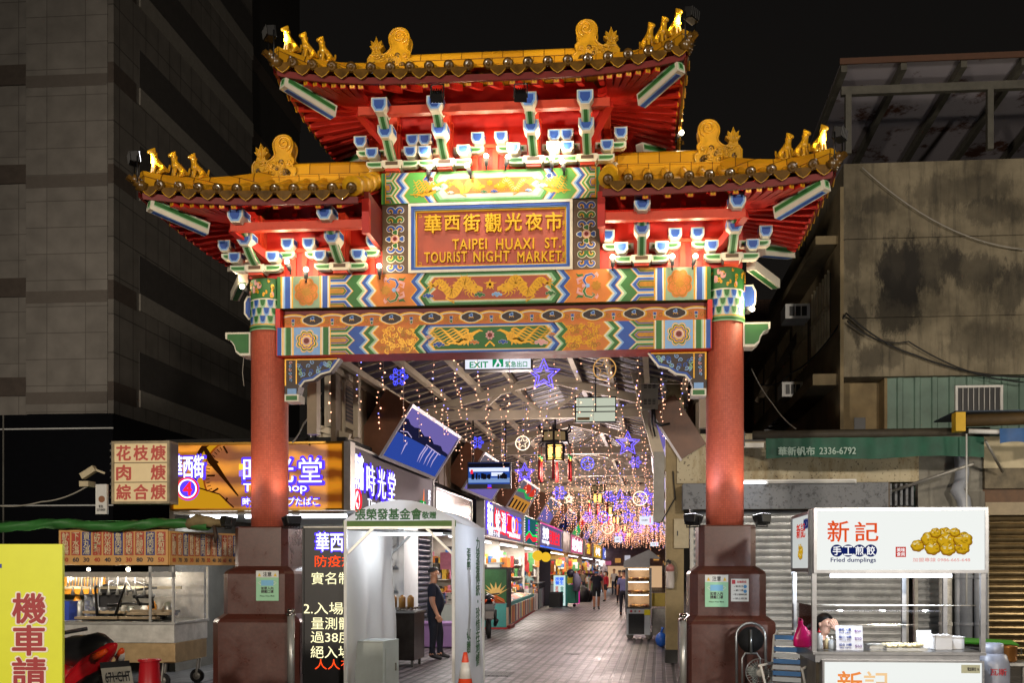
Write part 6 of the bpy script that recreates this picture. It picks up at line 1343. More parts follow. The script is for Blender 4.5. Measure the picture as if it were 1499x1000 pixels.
# ================================================================ TILED TOWER ON THE LEFT
TW=thing('tiled_tower','tall grey tiled tower block with dark bands behind the food stalls','building',(0,0,0)); TY=16.0; tx=ax(165,TY)
TILE=brick_mat('grey facade tile','#8a847c','#847e76','#68625b',1.25,.82,.014,rough=.55,offset=0,bump=.2,noise=.2); TILD=mat('dark band tile','#564c44',.6,var=.2); TILB=mat('black granite cladding','#0e0f13',.25,var=.2); TILS=brick_mat('shaded side tile','#7a746c','#726c64','#4c4741',1.2,.82,.02,rough=.6,offset=0,bump=.1,noise=.2,axes='YZ')  # TILS: darker copy of the facade tile, the side's shade in its colour
def tz(py): return az(py,tx,TY)
xp0=ax(38,TY); x_1=ax(157,TY)
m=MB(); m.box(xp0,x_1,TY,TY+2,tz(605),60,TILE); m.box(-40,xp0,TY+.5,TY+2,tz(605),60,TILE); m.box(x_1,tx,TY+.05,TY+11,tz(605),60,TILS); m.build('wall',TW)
m=MB(); m.box(-40,tx+.02,TY-.03,TY+11,0,tz(606),TILB); m.box(-40,tx+.03,TY-.04,TY+.0,tz(628),tz(626),WHITEM); m.box(-40,tx+.03,TY-.04,TY,tz(741),tz(739),WHITEM); m.box(ax(5,TY),ax(7,TY),TY-.045,TY,0,tz(606),CONC); m.build('base_cladding',TW)
bands=[(560,28),(411,28),(241,28),(92,30),(-60,30),(-215,30)]
for py,h in bands:
    z0,z1=tz(py+h/2),tz(py-h/2)
    m=MB(); m.box(-40,xp0-.0,TY+.42,TY+.5,z0,z1,TILD); m.box(x_1+.002,tx+.012,TY+.03,TY+1.4,z0-.25,z1-.25,TILD); m.box(xp0,x_1-.002,TY-.012,TY,z0-.35,z0+.02,mat('mid grey tile','#6a625a',.6,var=.1)); m.build('band',TW)
    m=MB(); m.box(tx,tx+.05,TY+1.6,TY+11,z0-.2,z0+.35,mat('pale spandrel','#8a847a',.6,var=.15)); m.box(tx,tx+.02,TY+1.6,TY+11,z0+.35,z0+1.6,mat('dark glass strip','#504c48',.3,var=.2)); m.build('window_strip',TW)
o=thing('rear_block','plain dark tower block behind the tiled tower','building',(0,0,0)); m=MB(); m.box(tx-3,tx-.4,TY+11.3,TY+18,0,60,mat('night dark facade','#3a3733',.8,var=.2)); m.build('wall',o); 
for py,h in bands: m=MB(); m.box(tx-.4,tx-.35,TY+11.5,TY+18,tz(py)-.4,tz(py)+.3,MATS['dark band tile']); m.build('band',o)
# ================================================================ PEOPLE
SKIN=mat('skin','#c08a6c',.5,var=.08); HAIRM=mat('black hair','#0f0c0b',.45,var=.2); SHOE=mat('dark shoe','#16151a',.5,var=.1)
def cloth(n,c): return mat('cloth '+n,c,.8,var=.18,scale=9,bump=.15,bscale=14)
def person(label,loc,rz,H,top,bottom,pose=None,sleeve=.55,leg=1.0,hair=HAIRM,hairlen=0,group=None,belly=0,shoe=SHOE,female=False,skin=SKIN,socks=None,fingers=True,cut=.5):
    J={'pel':(0,0,.53),'sp':(0,-.006,.62),'ch':(0,.0,.735),'nb':(0,.008,.815),'nk':(0,.0,.852),'hd0':(0,-.008,.885),'hd1':(0,-.006,.93),'hd2':(0,.0,.972),'jaw':(0,-.038,.888),'nose':(0,-.066,.918)}
    for q,n in ((-1,'R'),(1,'L')):
        J.update({'sh'+n:(q*.098,.004,.795),'el'+n:(q*.128,.014,.625),'wr'+n:(q*.138,-.012,.485),'pa'+n:(q*.139,-.024,.445),'hp'+n:(q*.052,0,.50),'kn'+n:(q*.058,-.004,.285),'an'+n:(q*.06,.014,.05),'he'+n:(q*.06,.028,.022),'to'+n:(q*.068,-.085,.016)})
    J.update(pose or {})
    for n in 'LR':                                                     # five fingers continue the line wrist to palm
        w=Vector(J['wr'+n]); p=Vector(J['pa'+n]); d=(p-w).normalized(); q=-1 if n=='R' else 1
        sd=Vector(J.get('sd'+n,(0,1,0))); sd=(sd-d*sd.dot(d)).normalized(); cu=Vector(J.get('cu'+n,(-q,0,0))); 
        for i,(o,l) in enumerate(((-.019,.040),(-.006,.048),(.007,.045),(.019,.036))):
            a=p+d*.012+sd*o; b=a+d*l*.55+cu*.002; c=b+d*l*.45+cu*.008; J['f%d%sa'%(i,n)]=tuple(a); J['f%d%sb'%(i,n)]=tuple(b); J['f%d%sc'%(i,n)]=tuple(c)
        a=p-d*.012-sd*.016; b=a+d*.02-sd*.016+cu*.004; J['t'+n+'a']=tuple(a); J['t'+n+'b']=tuple(b)
    rad={'pel':(.088,.068),'sp':(.080+belly,.060+belly),'ch':(.088,.062),'nb':(.04,.036),'nk':.030,'hd0':(.036,.042),'hd1':(.046,.054),'hd2':(.034,.038),'jaw':.026,'nose':.010}
    if female: rad['ch']=(.074,.058); rad['sp']=(.064,.05)
    names=[k for k in J if not k.startswith(('sd','cu'))]; idx={k:i for i,k in enumerate(names)}
    for k in names:
        b=k[:2]; 
        if k in rad: continue
        rad[k]={'sh':.042,'el':.027,'wr':.018,'pa':.019,'hp':.062,'kn':.040,'an':.024,'he':.024,'to':.021}.get(b, .0075 if k[0]=='f' else .009)
    E=[('pel','sp'),('sp','ch'),('ch','nb'),('nb','nk'),('nk','hd0'),('hd0','hd1'),('hd1','hd2'),('hd0','jaw'),('hd1','nose')]
    for n in 'LR':
        E+=[('ch','sh'+n),('sh'+n,'el'+n),('el'+n,'wr'+n),('wr'+n,'pa'+n),('pel','hp'+n),('hp'+n,'kn'+n),('kn'+n,'an'+n),('an'+n,'he'+n),('an'+n,'to'+n)]
        if fingers:
            for i in range(4): E+=[('pa'+n,'f%d%sa'%(i,n)),('f%d%sa'%(i,n),'f%d%sb'%(i,n)),('f%d%sb'%(i,n),'f%d%sc'%(i,n))]
            E+=[('pa'+n,'t'+n+'a'),('t'+n+'a','t'+n+'b')]
    used={a for e in E for a in e}; names=[k for k in names if k in used]; idx={k:i for i,k in enumerate(names)}
    me=skin_mesh('person_body',[tuple(Vector(J[k])*H) for k in names],[(idx[a],idx[b]) for a,b in E],[tuple(x*H for x in rad[k]) if isinstance(rad[k],tuple) else rad[k]*H for k in names],idx['pel'],2)
    for m in (top,bottom,skin,shoe): me.materials.append(m)
    bones=[]
    for a,b in E:
        A,B=Vector(J[a])*H,Vector(J[b])*H; bones.append((a,b,A,B))
    for p in me.polygons:
        best=None
        for a,b,A,B in bones:
            d=B-A; u=max(0,min(1,(p.center-A).dot(d)/max(d.length_squared,1e-9))); ra=rad[a]; ra=max(ra) if isinstance(ra,tuple) else ra
            rb=rad[b]; rb=max(rb) if isinstance(rb,tuple) else rb
            dist=(p.center-(A+d*u)).length/(ra+(rb-ra)*u)
            if best is None or dist<best[0]: best=(dist,a,b,u)
        _,a,b,u=best; k=2
        if (a,b) in (('pel','sp'),): k=0 if u>cut-.35 else 1
        elif (a,b) in (('sp','ch'),) or a=='ch' and b[:2]=='sh': k=0
        elif (a,b)==('ch','nb'): k=0 if u<.8 else 2
        elif a[:2]=='sh': k=0 if u<sleeve else 2
        elif a[:2]=='el': k=0 if sleeve>1 and u<sleeve-1 else 2
        elif a=='pel' or a[:2]=='hp': k=1 if (a=='pel' or u<leg) else 2
        elif a[:2]=='kn': k=1 if leg>=1 and u<.93 or (leg>1) else 2
        elif a[:2]=='an': k=3
        p.material_index=k
    o=bpy.data.objects.new('person',None); COL.objects.link(o); o.location=loc; o.rotation_euler=(0,0,rz); tag(o,label,'person',group)
    b=bpy.data.objects.new('body',me); COL.objects.link(b); b.parent=o
    # hair: a cap that follows the skull
    hc=(Vector(J['hd1'])*.45+Vector(J['hd2'])*.55)*H; up=(Vector(J['hd2'])-Vector(J['hd0'])).normalized(); f=(Vector(J['nose'])-Vector(J['hd1'])); f=(f-up*f.dot(up)).normalized(); r_=up.cross(f)
    hm=MB(); n,k=18,9; vs=[]; rr=.056*H
    for i in range(k+1):
        for j in range(n):
            a=2*math.pi*j/n; th=math.pi*.5*i/k*1.0; front=math.cos(a)
            th*= (1.02-.38*max(front,0)) if not hairlen else (1.25-.55*max(front,0))
            wob=1+.03*math.sin(7*a+3*i)
            vs.append(hc+ up*(rr*.92*math.cos(th))*wob + f*(rr*1.12*math.sin(th)*math.cos(a)-.004*H) + r_*(rr*.93*math.sin(th)*math.sin(a))*wob)
    hm.add(vs,[(i*n+j,(i+1)*n+j,(i+1)*n+(j+1)%n,i*n+(j+1)%n) for i in range(k) for j in range(n)],hair,True)
    if hairlen: hm.tube([hc-f*.045*H, hc-f*.062*H-up*.04*H, hc-f*.06*H-up*(.04+hairlen)*H],[.035*H,.032*H,.012*H],hair,10)
    h=hm.build('hair',o)
    fm=MB(); hd=Vector(J['hd1'])*H
    for q in (-1,1):
        fm.ball(hd+f*.050*H+r_*(q*.020*H)+up*.0*H,.0045*H,HAIRM,6,4,(1.2,.6,.6)); fm.bar(hd+f*.053*H+r_*(q*.010*H)+up*.012*H,hd+f*.049*H+r_*(q*.030*H)+up*.012*H,.0025*H,.002*H,HAIRM); fm.ball(hd+r_*(q*.05*H)-up*.006*H-f*.004*H,.012*H,skin,6,4,(.6,1,1.4))
    fm.build('face_features',o)
    o['_hd']=[*hd]; FR=(hd,f,r_,up,H)
    return o,FR
def mask(o,FR,m):
    hd,f,r_,up,H=FR; mb=MB(); n=9; vs=[]
    for i in range(5):
        for j in range(n):
            a=-1.05+2.1*j/(n-1); u=-.052+.045*i/4; rad_=.056*H*(1.06+.10*math.cos(a)**6*(1-abs(i-2.5)/4))
            vs.append(hd+up*(u*H)+f*(rad_*math.cos(a))+r_*(rad_*.9*math.sin(a)))
    mb.add(vs,[(i*n+j,(i+1)*n+j,(i+1)*n+j+1,i*n+j+1) for i in range(4) for j in range(n-1)],m,True); mb.build('face_mask',o)
def gpos(px,py,z=0):
    d=(EYE-z)*FPX/(py-PPY); k=math.tan(math.atan((px-PPX)/FPX)-YAW); dy=d/(_c-k*_s); return Vector((CX+k*dy,dy-DCAM,z))
NAVY=cloth('navy','#0f1428'); NAVY2=cloth('dark navy','#0c0f1e')
g1=gpos(635,966)
man,FR=person('man in navy polo and trousers standing in the tent opening with his head turned away',g1,R(96),1.70,NAVY,NAVY2,pose={'elR':(-.155,.0,.63),'wrR':(-.165,-.045,.505),'paR':(-.166,-.06,.468),'sdR':(0,-.3,1),'knL':(.07,-.05,.285),'anL':(.075,-.05,.05),'heL':(.075,-.035,.022),'toL':(.09,-.145,.016),'sp':(0,-.03,.625),'nose':(.008,-.066,.918),'jaw':(.004,-.038,.886)},sleeve=.72,belly=.03,hair=mat('short grey black hair','#1f1b1a',.6))
[setattr(c,'scale',(1.16,1.16,1)) for c in bpy.data.objects if c.parent==man and c.name.startswith('body')]
mask(man,FR,mat('white cloth mask','#d8d8da',.7))
m=MB(); hd,f,r_,up,H=FR
for q in (-1,1): m.tube([hd+f*.056*H+r_*(q*.022*H)+r_*(.015*H*math.cos(a))+up*(.011*H*math.sin(a)) for a in [k*math.pi/6 for k in range(12)]],.0016*H,DARKM,4,closed=True); m.bar(hd+f*.052*H+r_*(q*.036*H),hd-f*.0*H+r_*(q*.052*H),.004,.004,DARKM)
m.build('glasses',man)
m=MB(); m.box(-.125,-.06,-.085,-.03,1.62-.38,1.625-.38,E_O); m.v=[(x,y,z) for x,y,z in m.v]; 
dv=thing('thermometer','grey handheld thermometer in the right hand of the man in navy','thermometer',g1+Matrix.Rotation(R(96),3,'Z')@Vector((-.168*1.7,-.075*1.7,.435*1.7)),R(96)); m=MB(); m.box(-.03,.03,-.025,.02,-.045,.06,STEEL2); m.build('case',dv,.008); m=MB(); m.box(-.034,-.03,-.018,.014,.0,.04,DARKM); m.build('display',dv)
sl=MB(); 
g2=gpos(873,893)
o,FR=person('man in dark tee and shorts walking toward the square with a blue mask',g2,R(8),1.71,cloth('dark tee','#1d2330'),cloth('black shorts','#12131a'),pose={'elR':(-.15,.02,.63),'wrR':(-.165,-.01,.495),'paR':(-.168,-.02,.455),'elL':(.15,.03,.63),'wrL':(.168,-.03,.5),'paL':(.17,-.045,.462),'knR':(-.06,-.05,.29),'anR':(-.062,-.05,.055),'heR':(-.062,-.035,.024),'toR':(-.07,-.135,.02),'knL':(.06,.02,.29),'anL':(.06,.09,.07),'heL':(.06,.105,.045),'toL':(.068,.0,.016)},leg=.86,sleeve=.55,fingers=False); mask(o,FR,mat('blue face mask','#5aa0e0',.7))
g3=gpos(887,881)
o,FR=person('woman in a red jacket and dark skirt behind the walking man',g3,R(-60),1.60,cloth('red','#b01630'),cloth('black skirt','#14121a'),hairlen=.09,female=True,leg=.6,sleeve=1.9,fingers=False,pose={'knL':(.05,-.06,.29),'anL':(.05,-.05,.05),'heL':(.05,-.035,.022),'toL':(.055,-.14,.016)}); mask(o,FR,MATS['white cloth mask'])
g4=gpos(913,902)
o,FR=person('person in a violet grey shirt walking away beside the food cart',g4,R(172),1.66,cloth('violet grey','#6d6f9a'),cloth('dark trousers','#1a1a26'),sleeve=.7,fingers=False,pose={'knR':(-.055,-.05,.29),'anR':(-.055,-.06,.05),'heR':(-.055,-.045,.022),'toR':(-.06,-.14,.016)})
g4b=gpos(907,893)
o,FR=person('person in black walking away ahead of the violet grey shirt',gpos(907,884),R(178),1.65,cloth('black','#121116'),cloth('charcoal','#17171c'),sleeve=1.9,fingers=False)
for px,py,rz,H,c1,c2,lab in ((853,872,20,1.66,'#6a5a48','#23252e','person in a tan shirt by the black heap far down the lane'),(899,872,-15,1.72,'#c8c4bc','#2a3040','person in a white shirt walking up the middle of the lane'),(925,878,190,1.62,'#3c5a8c','#1c1c22','person in blue behind the roof edge of the snack cart'),(880,868,160,1.6,'#7a3048','#2c2c34','person in a wine coloured top beside the display rack')):
    o,FR=person(lab,gpos(px,py),R(rz),H,cloth('top '+c1,c1),cloth('legs '+c2,c2),sleeve=.6,fingers=False,pose={'knL':(.058,-.04,.29),'anL':(.06,-.02,.05),'heL':(.06,-.005,.022),'toL':(.068,-.12,.016)})
# ================================================================ LEFT FOREGROUND
# soup sign box
PX_,PY_=167,1.2
o=thing('sign_box','beige three row lightbox sign with faded red characters above the green tarpaulin','sign',at(208,735,1.2)); bx=o.location
x0,x1=at(167,735,1.2).x-bx.x,at(246,735,1.2).x-bx.x; z0,z1=0,at(208,649,1.2).z-bx.z
BXF=mat('beige acrylic','#c8b68c',.4,var=.08); nt,b=nodes_of(BXF); b.inputs['Emission Color'].default_value=(*hexc('#d8b888'),1); b.inputs['Emission Strength'].default_value=.30; BXF.cycles.emission_sampling='NONE'
m=MB(); m.box(x0,x1,0,.25,z0,z1,BXF); m.build('lightbox',o); m=MB(); frame(m,x0-.03,x1+.03,-.03,z1+.03,.035,-.02,.26,mat('rusty cream frame','#9a8c70',.5,var=.4)); 
for k in (1,2): m.box(x0,x1,-.006,0,z1*k/3-.006,z1*k/3+.006,mat('thin brown line','#6a5a40',.6))
m.box(x1+.031,x1+.036,.0,.25,.0,z1,mat('grey sheet','#6f6a62',.5,var=.3)); m.build('frame',o)
TR=mat('faded red lettering','#a8443a',.5,var=.1); nt,b=nodes_of(TR); b.inputs['Emission Color'].default_value=(*hexc('#b8483a'),1); b.inputs['Emission Strength'].default_value=.22; TR.cycles.emission_sampling='NONE'
w3=(x1-x0); 
for r_,rowt in enumerate(('花枝焿','肉　焿','綜合焿')):
    for c_,chh in enumerate(rowt):
        if chh!='　': text(o,chh,TR,(x0+w3*(.18+.32*c_),-.004,z1*(2.5-r_)/3),z1*.25,w3*.26,bold=.035)
m=MB()
for i in range(9): m.tube([(x0-.03,.1,z0+.05+i*.1),(x0-.11,.1,z0+.08+i*.1)],.02,STEEL2,6)
m.box(x0-.09,x0-.07,.08,.12,z0,z1,DARKM); m.build('side_hooks',o)
o=thing('small_sign','small white hanging sign with a round picture and tiny lettering','sign',at(148,753,1.1)); m=MB(); m.box(-.085,.085,0,.05,0,.44,WHITEM); m.build('panel',o); m=MB(); m.flat(circ(.01,.22,.05,14),-.003,mat('sign picture','#8a5a3a',.6)); m.build('picture',o); text(o,'彩色\n22718459',DARKM,(0,-.003,.09),.09,.13,bold=.02)
o=thing('security_camera','pale bullet camera pointing left above the small white sign','camera',at(130,693,1.1)); m=MB(); m.bar((-.10,0,-.05),(.10,0,.07),.09,.09,CREAMW); m.bar((.1,0,.05),(.22,.05,.0),.03,.03,CREAMW); m.build('camera_body',o); m=MB(); m.box(-.12,.02,-.05,.15,-.2,-.12,CREAMW); m.build('junction_box',o)
# food cart under the tarpaulin
FCY=.35; fc=thing('food_cart','stainless noodle cart with lit menu boards under a green tarpaulin','food cart',(ax(255,FCY),FCY,0)); fx0=-2.7
CT=.93
m=MB(); m.box(fx0,0,0,1.05,.64,CT-.04,mat('bright scuffed steel','#b9b8b2',.4,metal=.35,var=.3,scale=5,bump=.06,bscale=25)); m.box(fx0,0,.03,1.02,.36,.635,mat('buff steel','#a8906a',.4,metal=.7,var=.25)); m.box(fx0-.02,.02,-.02,1.07,CT-.037,CT,STEEL); m.build('body',fc,.004)
m=MB(); 
for x in (fx0+.1,-.35,-.02):
    q_=MB(); q_.box(x-.015,x+.015,0,.03,CT,1.70,STEEL); q_.build('post',fc)
m.box(.02-.03,.02,1.02,1.05,CT,1.70,STEEL); m.box(fx0,0,.0,.04,1.55,1.62,STEEL2); m.box(fx0,-.05,.3,.34,1.38,1.42,CREAMW); m.build('shelf_rails',fc)
def menu(par,x0,x1,z0,z1,items,prices,y,rz,org,nm):
    o_=MB(); w=(x1-x0); cols=[mat('menu red','#a8402c',.45,var=.1),mat('menu blue','#2c3578',.45,var=.1),mat('menu orange','#b8682c',.45,var=.1)]
    ori=Vector(org); M=Matrix.Rotation(rz,3,'Z')
    bd=MB(); bd.box(x0-.02,x1+.02,0,.08,z0-.02,z1+.03,mat('menu board','#c89858',.45,var=.1))
    n=len(items); s_=w/n
    for i in range(n): bd.rect(x0+s_*(i+.08),x0+s_*(i+.92),z0+(z1-z0)*.26,z1,-.003,cols[(i*2+ (i%3==1))%3])
    bd.v=[tuple(ori+M@Vector(v)) for v in bd.v]; bd.build(nm,par)
    for i,(a,p_) in enumerate(zip(items,prices)):
        vtext(par,a,mat('menu cream','#d8c8a0',.5),ori+M@Vector((x0+s_*(i+.5),-.006,z0+(z1-z0)*.63)),(z1-z0)*.70,s_*.66,rz=rz,bold=.012,ls=.85,ext=.001)
        text(par,p_,mat('menu ink','#2a2a3a',.5) if i%3 else mat('menu price red','#a83020',.5),ori+M@Vector((x0+s_*(i+.5),-.006,z0+(z1-z0)*.12)),(z1-z0)*.13,s_*.55,rz=rz,bold=.03,ext=.001)
items=['魷魚湯','下水湯','貢丸湯','乾麵','炒米粉','魯肉飯','雞肉飯','豬腳飯','焢肉飯','魯筍絲']
menu(fc,-1.62,-.09,1.74,2.18,items,['40','60','30','40','40','30','30','80','70','50'],0,0,(0,-.04,0),'menu_board')
menu(fc,.02,1.22,1.74,2.16,['豬腳飯','焢肉飯','魯肉飯','雞絲飯','花枝焿','蒜肉','綜合焿','豬血湯','貢丸湯','大腸湯','炒米粉','乾麵'],['80','70','30','30','60','70','50','40','30','60','40','40'],0,R(66),(-.05,-.03,0),'menu_board')
lamp('AREA',Vector(fc.location)+Vector((-.9,-.35,2.45)),5,(1,.85,.6),(1.6,.1),target=Vector(fc.location)+Vector((-.9,-.05,1.9)),name='menu_light') if False else None
m=MB(); TARP=mat('green tarpaulin','#2f6a2e',.5,var=.3,scale=3,bump=.3,bscale=8); n=50; xs0,xs1=-3.6,.55
for rr,off in ((1,0),):
    vs=[]; L=14
    for i in range(n+1):
        x=xs0+(xs1-xs0)*i/n; h=.055*(1+.5*math.sin(i*.7)+.3*math.sin(i*1.9)) 
        for j in range(L):
            a=2*math.pi*j/L; vs.append((x,-.12+(.075+.02*math.sin(i*.9+a*2))*math.cos(a),2.27+.022*math.sin(i*.33)+(.065+.014*math.sin(i*1.3+a*3))*math.sin(a)))
    m.add(vs,[(i*L+j,(i+1)*L+j,(i+1)*L+(j+1)%L,i*L+(j+1)%L) for i in range(n) for j in range(L)],TARP,True)
m.add([(xs0,-.12,2.33),(xs1,-.12,2.33),(xs1,1.4,2.40),(xs0,1.4,2.40)],[(0,1,2,3)],TARP); m.build('tarpaulin',fc)
m=MB(); KH=mat('khaki cloth','#7a6a48',.8,var=.3); m.tube([(.25,-.12,2.27),(.4,-.13,2.33),(.55,-.12,2.31),(.75,-.05,2.27)],[.07,.09,.08,.04],KH,10); m.tube([(.62,-.12,2.28),(.66,-.14,2.12),(.64,-.13,2.02)],[.03,.03,.012],mat('brown strap','#3a2a1c',.7),6); m.build('tied_cloth',fc)
m=MB(); GLS=mat('plastic film','#d8dce0',.12,alpha=.22,var=0,spec=.8,bump=.6,bscale=9); m.add([(.0,.0,CT),(.0,1.05,CT),(.0,1.05,1.7),(.0,0,1.7)],[(0,1,2,3)],GLS); m.add([(-.36,-.02,CT+.35),(.0,-.02,CT+.35),(.0,-.02,1.7),(-.36,-.02,1.7)],[(0,1,2,3)],GLS); m.build('plastic_film',fc)
m=MB()
random.seed(8)
for k,(x,y,z) in enumerate(((-1.5,.1,CT+.03),(-.95,.15,CT+.03),(-1.5,.3,CT+.10),(-.8,.3,CT+.12),(-.75,.12,CT+.09))): m.box(x,x+.62,y,y+.1,z,z+.035,mat('tray wood','#8f7d62',.5,var=.3)); m.box(x+.05,x+.55,y+.1,y+.4,z-.02,z+.02,DARKM)
m.box(-1.62,-1.15,.55,.57,CT,1.5,mat('crumpled foil','#b8bcc0',.25,metal=.9,var=.2,bump=1.0,bscale=9)); m.build('trays',fc)
m=MB()
for a,b_,c_ in (((-1.25,.25,CT+.05),(-1.3,.28,1.42),(-.95,.28,1.45)),((-.95,.2,CT+.1),(-.8,.22,1.5),(-.6,.22,1.15)),((-.75,.3,1.5),(-.5,.3,1.42),(-.45,.3,1.1)),((-1.25,.3,1.3),(-.9,.3,1.35),(-.4,.3,1.4)),((-1.1,.25,1.15),(-.8,.27,1.18),(-.45,.27,1.16))): m.tube([a,b_,c_],.02,BLK,6)
m.tube([(-.62,.35,1.25),(-.62,.35,1.30)],[.14,.16],DARKM,14); m.box(-1.28,-.95,.34,.36,1.12,1.42,DARKM); m.build('stacked_stools',fc)
m=MB(); m.box(-2.4,-1.7,.3,.7,CT,1.2,mat('blue crate','#1c3a9a',.5)); m.box(-2.4,-1.3,.5,.55,1.3,1.55,mat('amber jars','#c8862a',.3)); 
for i in range(12): m.tube([(-1.66+i*.045,.2,1.42),(-1.65+i*.045,.2,1.58)],.014,WHITEM,6)
random.seed(14)
for i in range(16):
    x=random.uniform(-2.3,-.15); y=random.uniform(.55,.95); hh=random.uniform(.1,.34); m.lathe([(.05,0),(.065,hh*.1),(.065,hh*.75),(.03,hh)],(x,y,CT+.002),random.choice((STEEL,WHITEM,MATS['amber jars'],MATS['red plastic'] if 'red plastic' in MATS else STEEL2,STEEL2)),12)
for i in range(9): x=-1.55+i*.13; m.tube([(x,.16,1.56),(x,.15,1.40),(x+.01,.13,1.30)],[.006,.006,.03],STEEL,6)
m.box(-2.7,-.03,1.0,1.03,CT,1.62,mat('dull back sheet','#8f8c86',.4,metal=.4,var=.4,scale=5)); m.build('utensils',fc)
for x,y in ((-.22,.12),(.0-.02,.75),(fx0+.2,.2),(fx0+.2,.8)):
    m=MB(); m.lathe([(.05,-.02),(.1,-.022),(.105,0),(.1,.022),(.05,.02)],(x,y,.105),mat('black tyre','#101012',.7),20,'Y'); m.lathe([(.0,-.024),(.055,-.024),(.055,.024),(.0,.024)],(x,y,.105),STEEL2,12,'Y'); m.bar((x,y-.04,.10),(x+.03,y-.04,.36),.02,.03,STEEL2); m.bar((x,y+.04,.10),(x+.03,y+.04,.36),.02,.03,STEEL2); m.build('wheel',fc)
lamp('POINT',Vector(fc.location)+Vector((-.85,.2,1.60)),26,(1,.9,.75),.05,name='cart_bulb_light'); m=MB(); m.ball((-.85,.35,1.66),.03,BULB,8,6); m.ball((-1.35,.2,1.66),.025,BULB,8,6); lamp('POINT',Vector(fc.location)+Vector((-1.6,.2,1.60)),20,(1,.9,.78),.05,name='cart_bulb_light'); m.build('bulbs',fc)
lamp('SPOT',Vector(fc.location)+Vector((-1.2,-2.6,3.6)),60,(1,.85,.66),.2,Vector(fc.location)+Vector((-.9,0,1.6)),70,.7,'cart_front_light') if False else None
o=thing('plastic_stool','red round plastic stool under the noodle cart','stool',gpos(219,1016)); m=MB(); m.lathe([(.16,0),(.15,.05),(.125,.42),(.14,.46),(.0,.465)],(0,0,0),mat('red plastic','#a81420',.35,var=.08),20); m.build('seat_shell',o); m=MB(); m.lathe([(.145,.43),(.15,.445),(.145,.46)],(0,0,0),MATS['red plastic'],20); m.build('rim',o)
# yellow notice board, nearest thing at the left edge
YSG=mat('yellow board','#d6dc2c',.45,var=.04); o=thing('notice_board','bright yellow standing board with red characters about motorcycles','board',gpos(40,1165)); o.rotation_euler=(0,0,R(3)); L0=Vector(o.location)
dd=dep(L0.x,L0.y); s_=dd/FPX; zt_=EYE+(PPY-797)*s_
m=MB(); m.box((-190)*s_,(52)*s_,0,.03,.22,zt_,YSG); m.build('panel',o); m=MB(); m.box(-150*s_,-140*s_,.03,.07,0,zt_-.1,STEEL2); m.box(30*s_,38*s_,.03,.07,0,zt_-.1,STEEL2); m.box(-160*s_,45*s_,-.2,.3,0,.04,STEEL2); m.build('stand',o)
YR=mat('board red','#9a2a2e',.5,var=.05); YW=mat('board white','#e6dcd0',.5,var=0)
for i,chh in enumerate('機車請勿停'):
    z=EYE+(PPY-(891+47*i))*s_; 
    if z<.35: break
    text(o,chh,YW,(3*s_,-.001,z),45*s_,51*s_,bold=.06,ext=.001); text(o,chh,YR,(3*s_,-.0035,z),43*s_,48*s_,bold=.03,ext=.001)
m=MB(); m.box(-60*s_,-38*s_,-.003,0,EYE+(PPY-832)*s_,EYE+(PPY-826)*s_,mat('board blue','#2a3c9a',.5)); m.build('printed_mark',o)
# red scooter
sc_p=gpos(158,1105); so=thing('scooter','red and black scooter with a white number plate beside the yellow board','scooter',sc_p,R(142)); RED=mat('red scooter paint','#b0101c',.2,var=.05,coat=.6); SB=mat('black scooter plastic','#141416',.4,var=.15); 
# local: rear at origin, front along +x
def sup(v): return v
m=MB(); m.tube([(-.16,0,.99),(.0,0,.93),(.3,0,.78),(.62,0,.62),(.85,0,.5)],[.02,.07,.12,.13,.12],RED,12); m.tube([(.0,0,.74),(.25,0,.62),(.6,0,.5)],[.04,.11,.12],SB,10); m.tube([(1.05,0,.45),(1.2,0,.7),(1.22,0,.98)],[.16,.18,.12],RED,12); m.build('body_panels',so)
m=MB(); m.tube([(-.02,0,.985),(.2,0,.965),(.45,0,.91),(.75,0,.88),(.92,0,.84)],[.05,.12,.14,.15,.09],SB,12); m.build('saddle',so)
m=MB(); m.tube([(-.13,-.07,.94),(.02,-.11,.87)],[.02,.045],mat('orange lens','#d84a18',.15,coat=.5),8); m.tube([(-.13,.07,.94),(.02,.11,.87)],[.02,.045],MATS['orange lens'],8); m.tube([(-.1,-.09,.90),(.06,-.13,.82)],[.018,.04],mat('clear lens','#b8b4b0',.15),8); m.build('tail_light',so)
m=MB(); m.add([(-.14,-.13,.84),(-.14,.13,.84),(-.2,.12,.62),(-.2,-.12,.62)],[(0,3,2,1)],SB); m.box(-.2,-.05,-.1,.1,.6,.72,SB); m.add([(-.26,-.1,.5),(-.26,.1,.5),(-.18,.1,.72),(-.18,-.1,.72)],[(0,1,2,3),(3,2,1,0)],mat('grey mudguard','#5a5450',.6)); m.build('mudguard',so)
m=MB(); n=5; m.add([(-.235,-.13,.62),(-.235,.13,.62),(-.165,.13,.79),(-.165,-.13,.79)],[(0,1,2,3),(3,2,1,0)],mat('plate white','#c8c4b8',.5)); pl_=m.build('number_plate',so)
for x,r in ((.15,.24),(1.35,.24)):
    m=MB(); m.lathe([(.15,-.05),(r,-.045),(r+.015,0),(r,.045),(.15,.05)],(x,0,.25),MATS['black tyre'],26,'Y'); m.lathe([(.03,-.04),(.15,-.035),(.15,.035),(.03,.04)],(x,0,.25),STEEL2,16,'Y'); m.build('wheel',so)
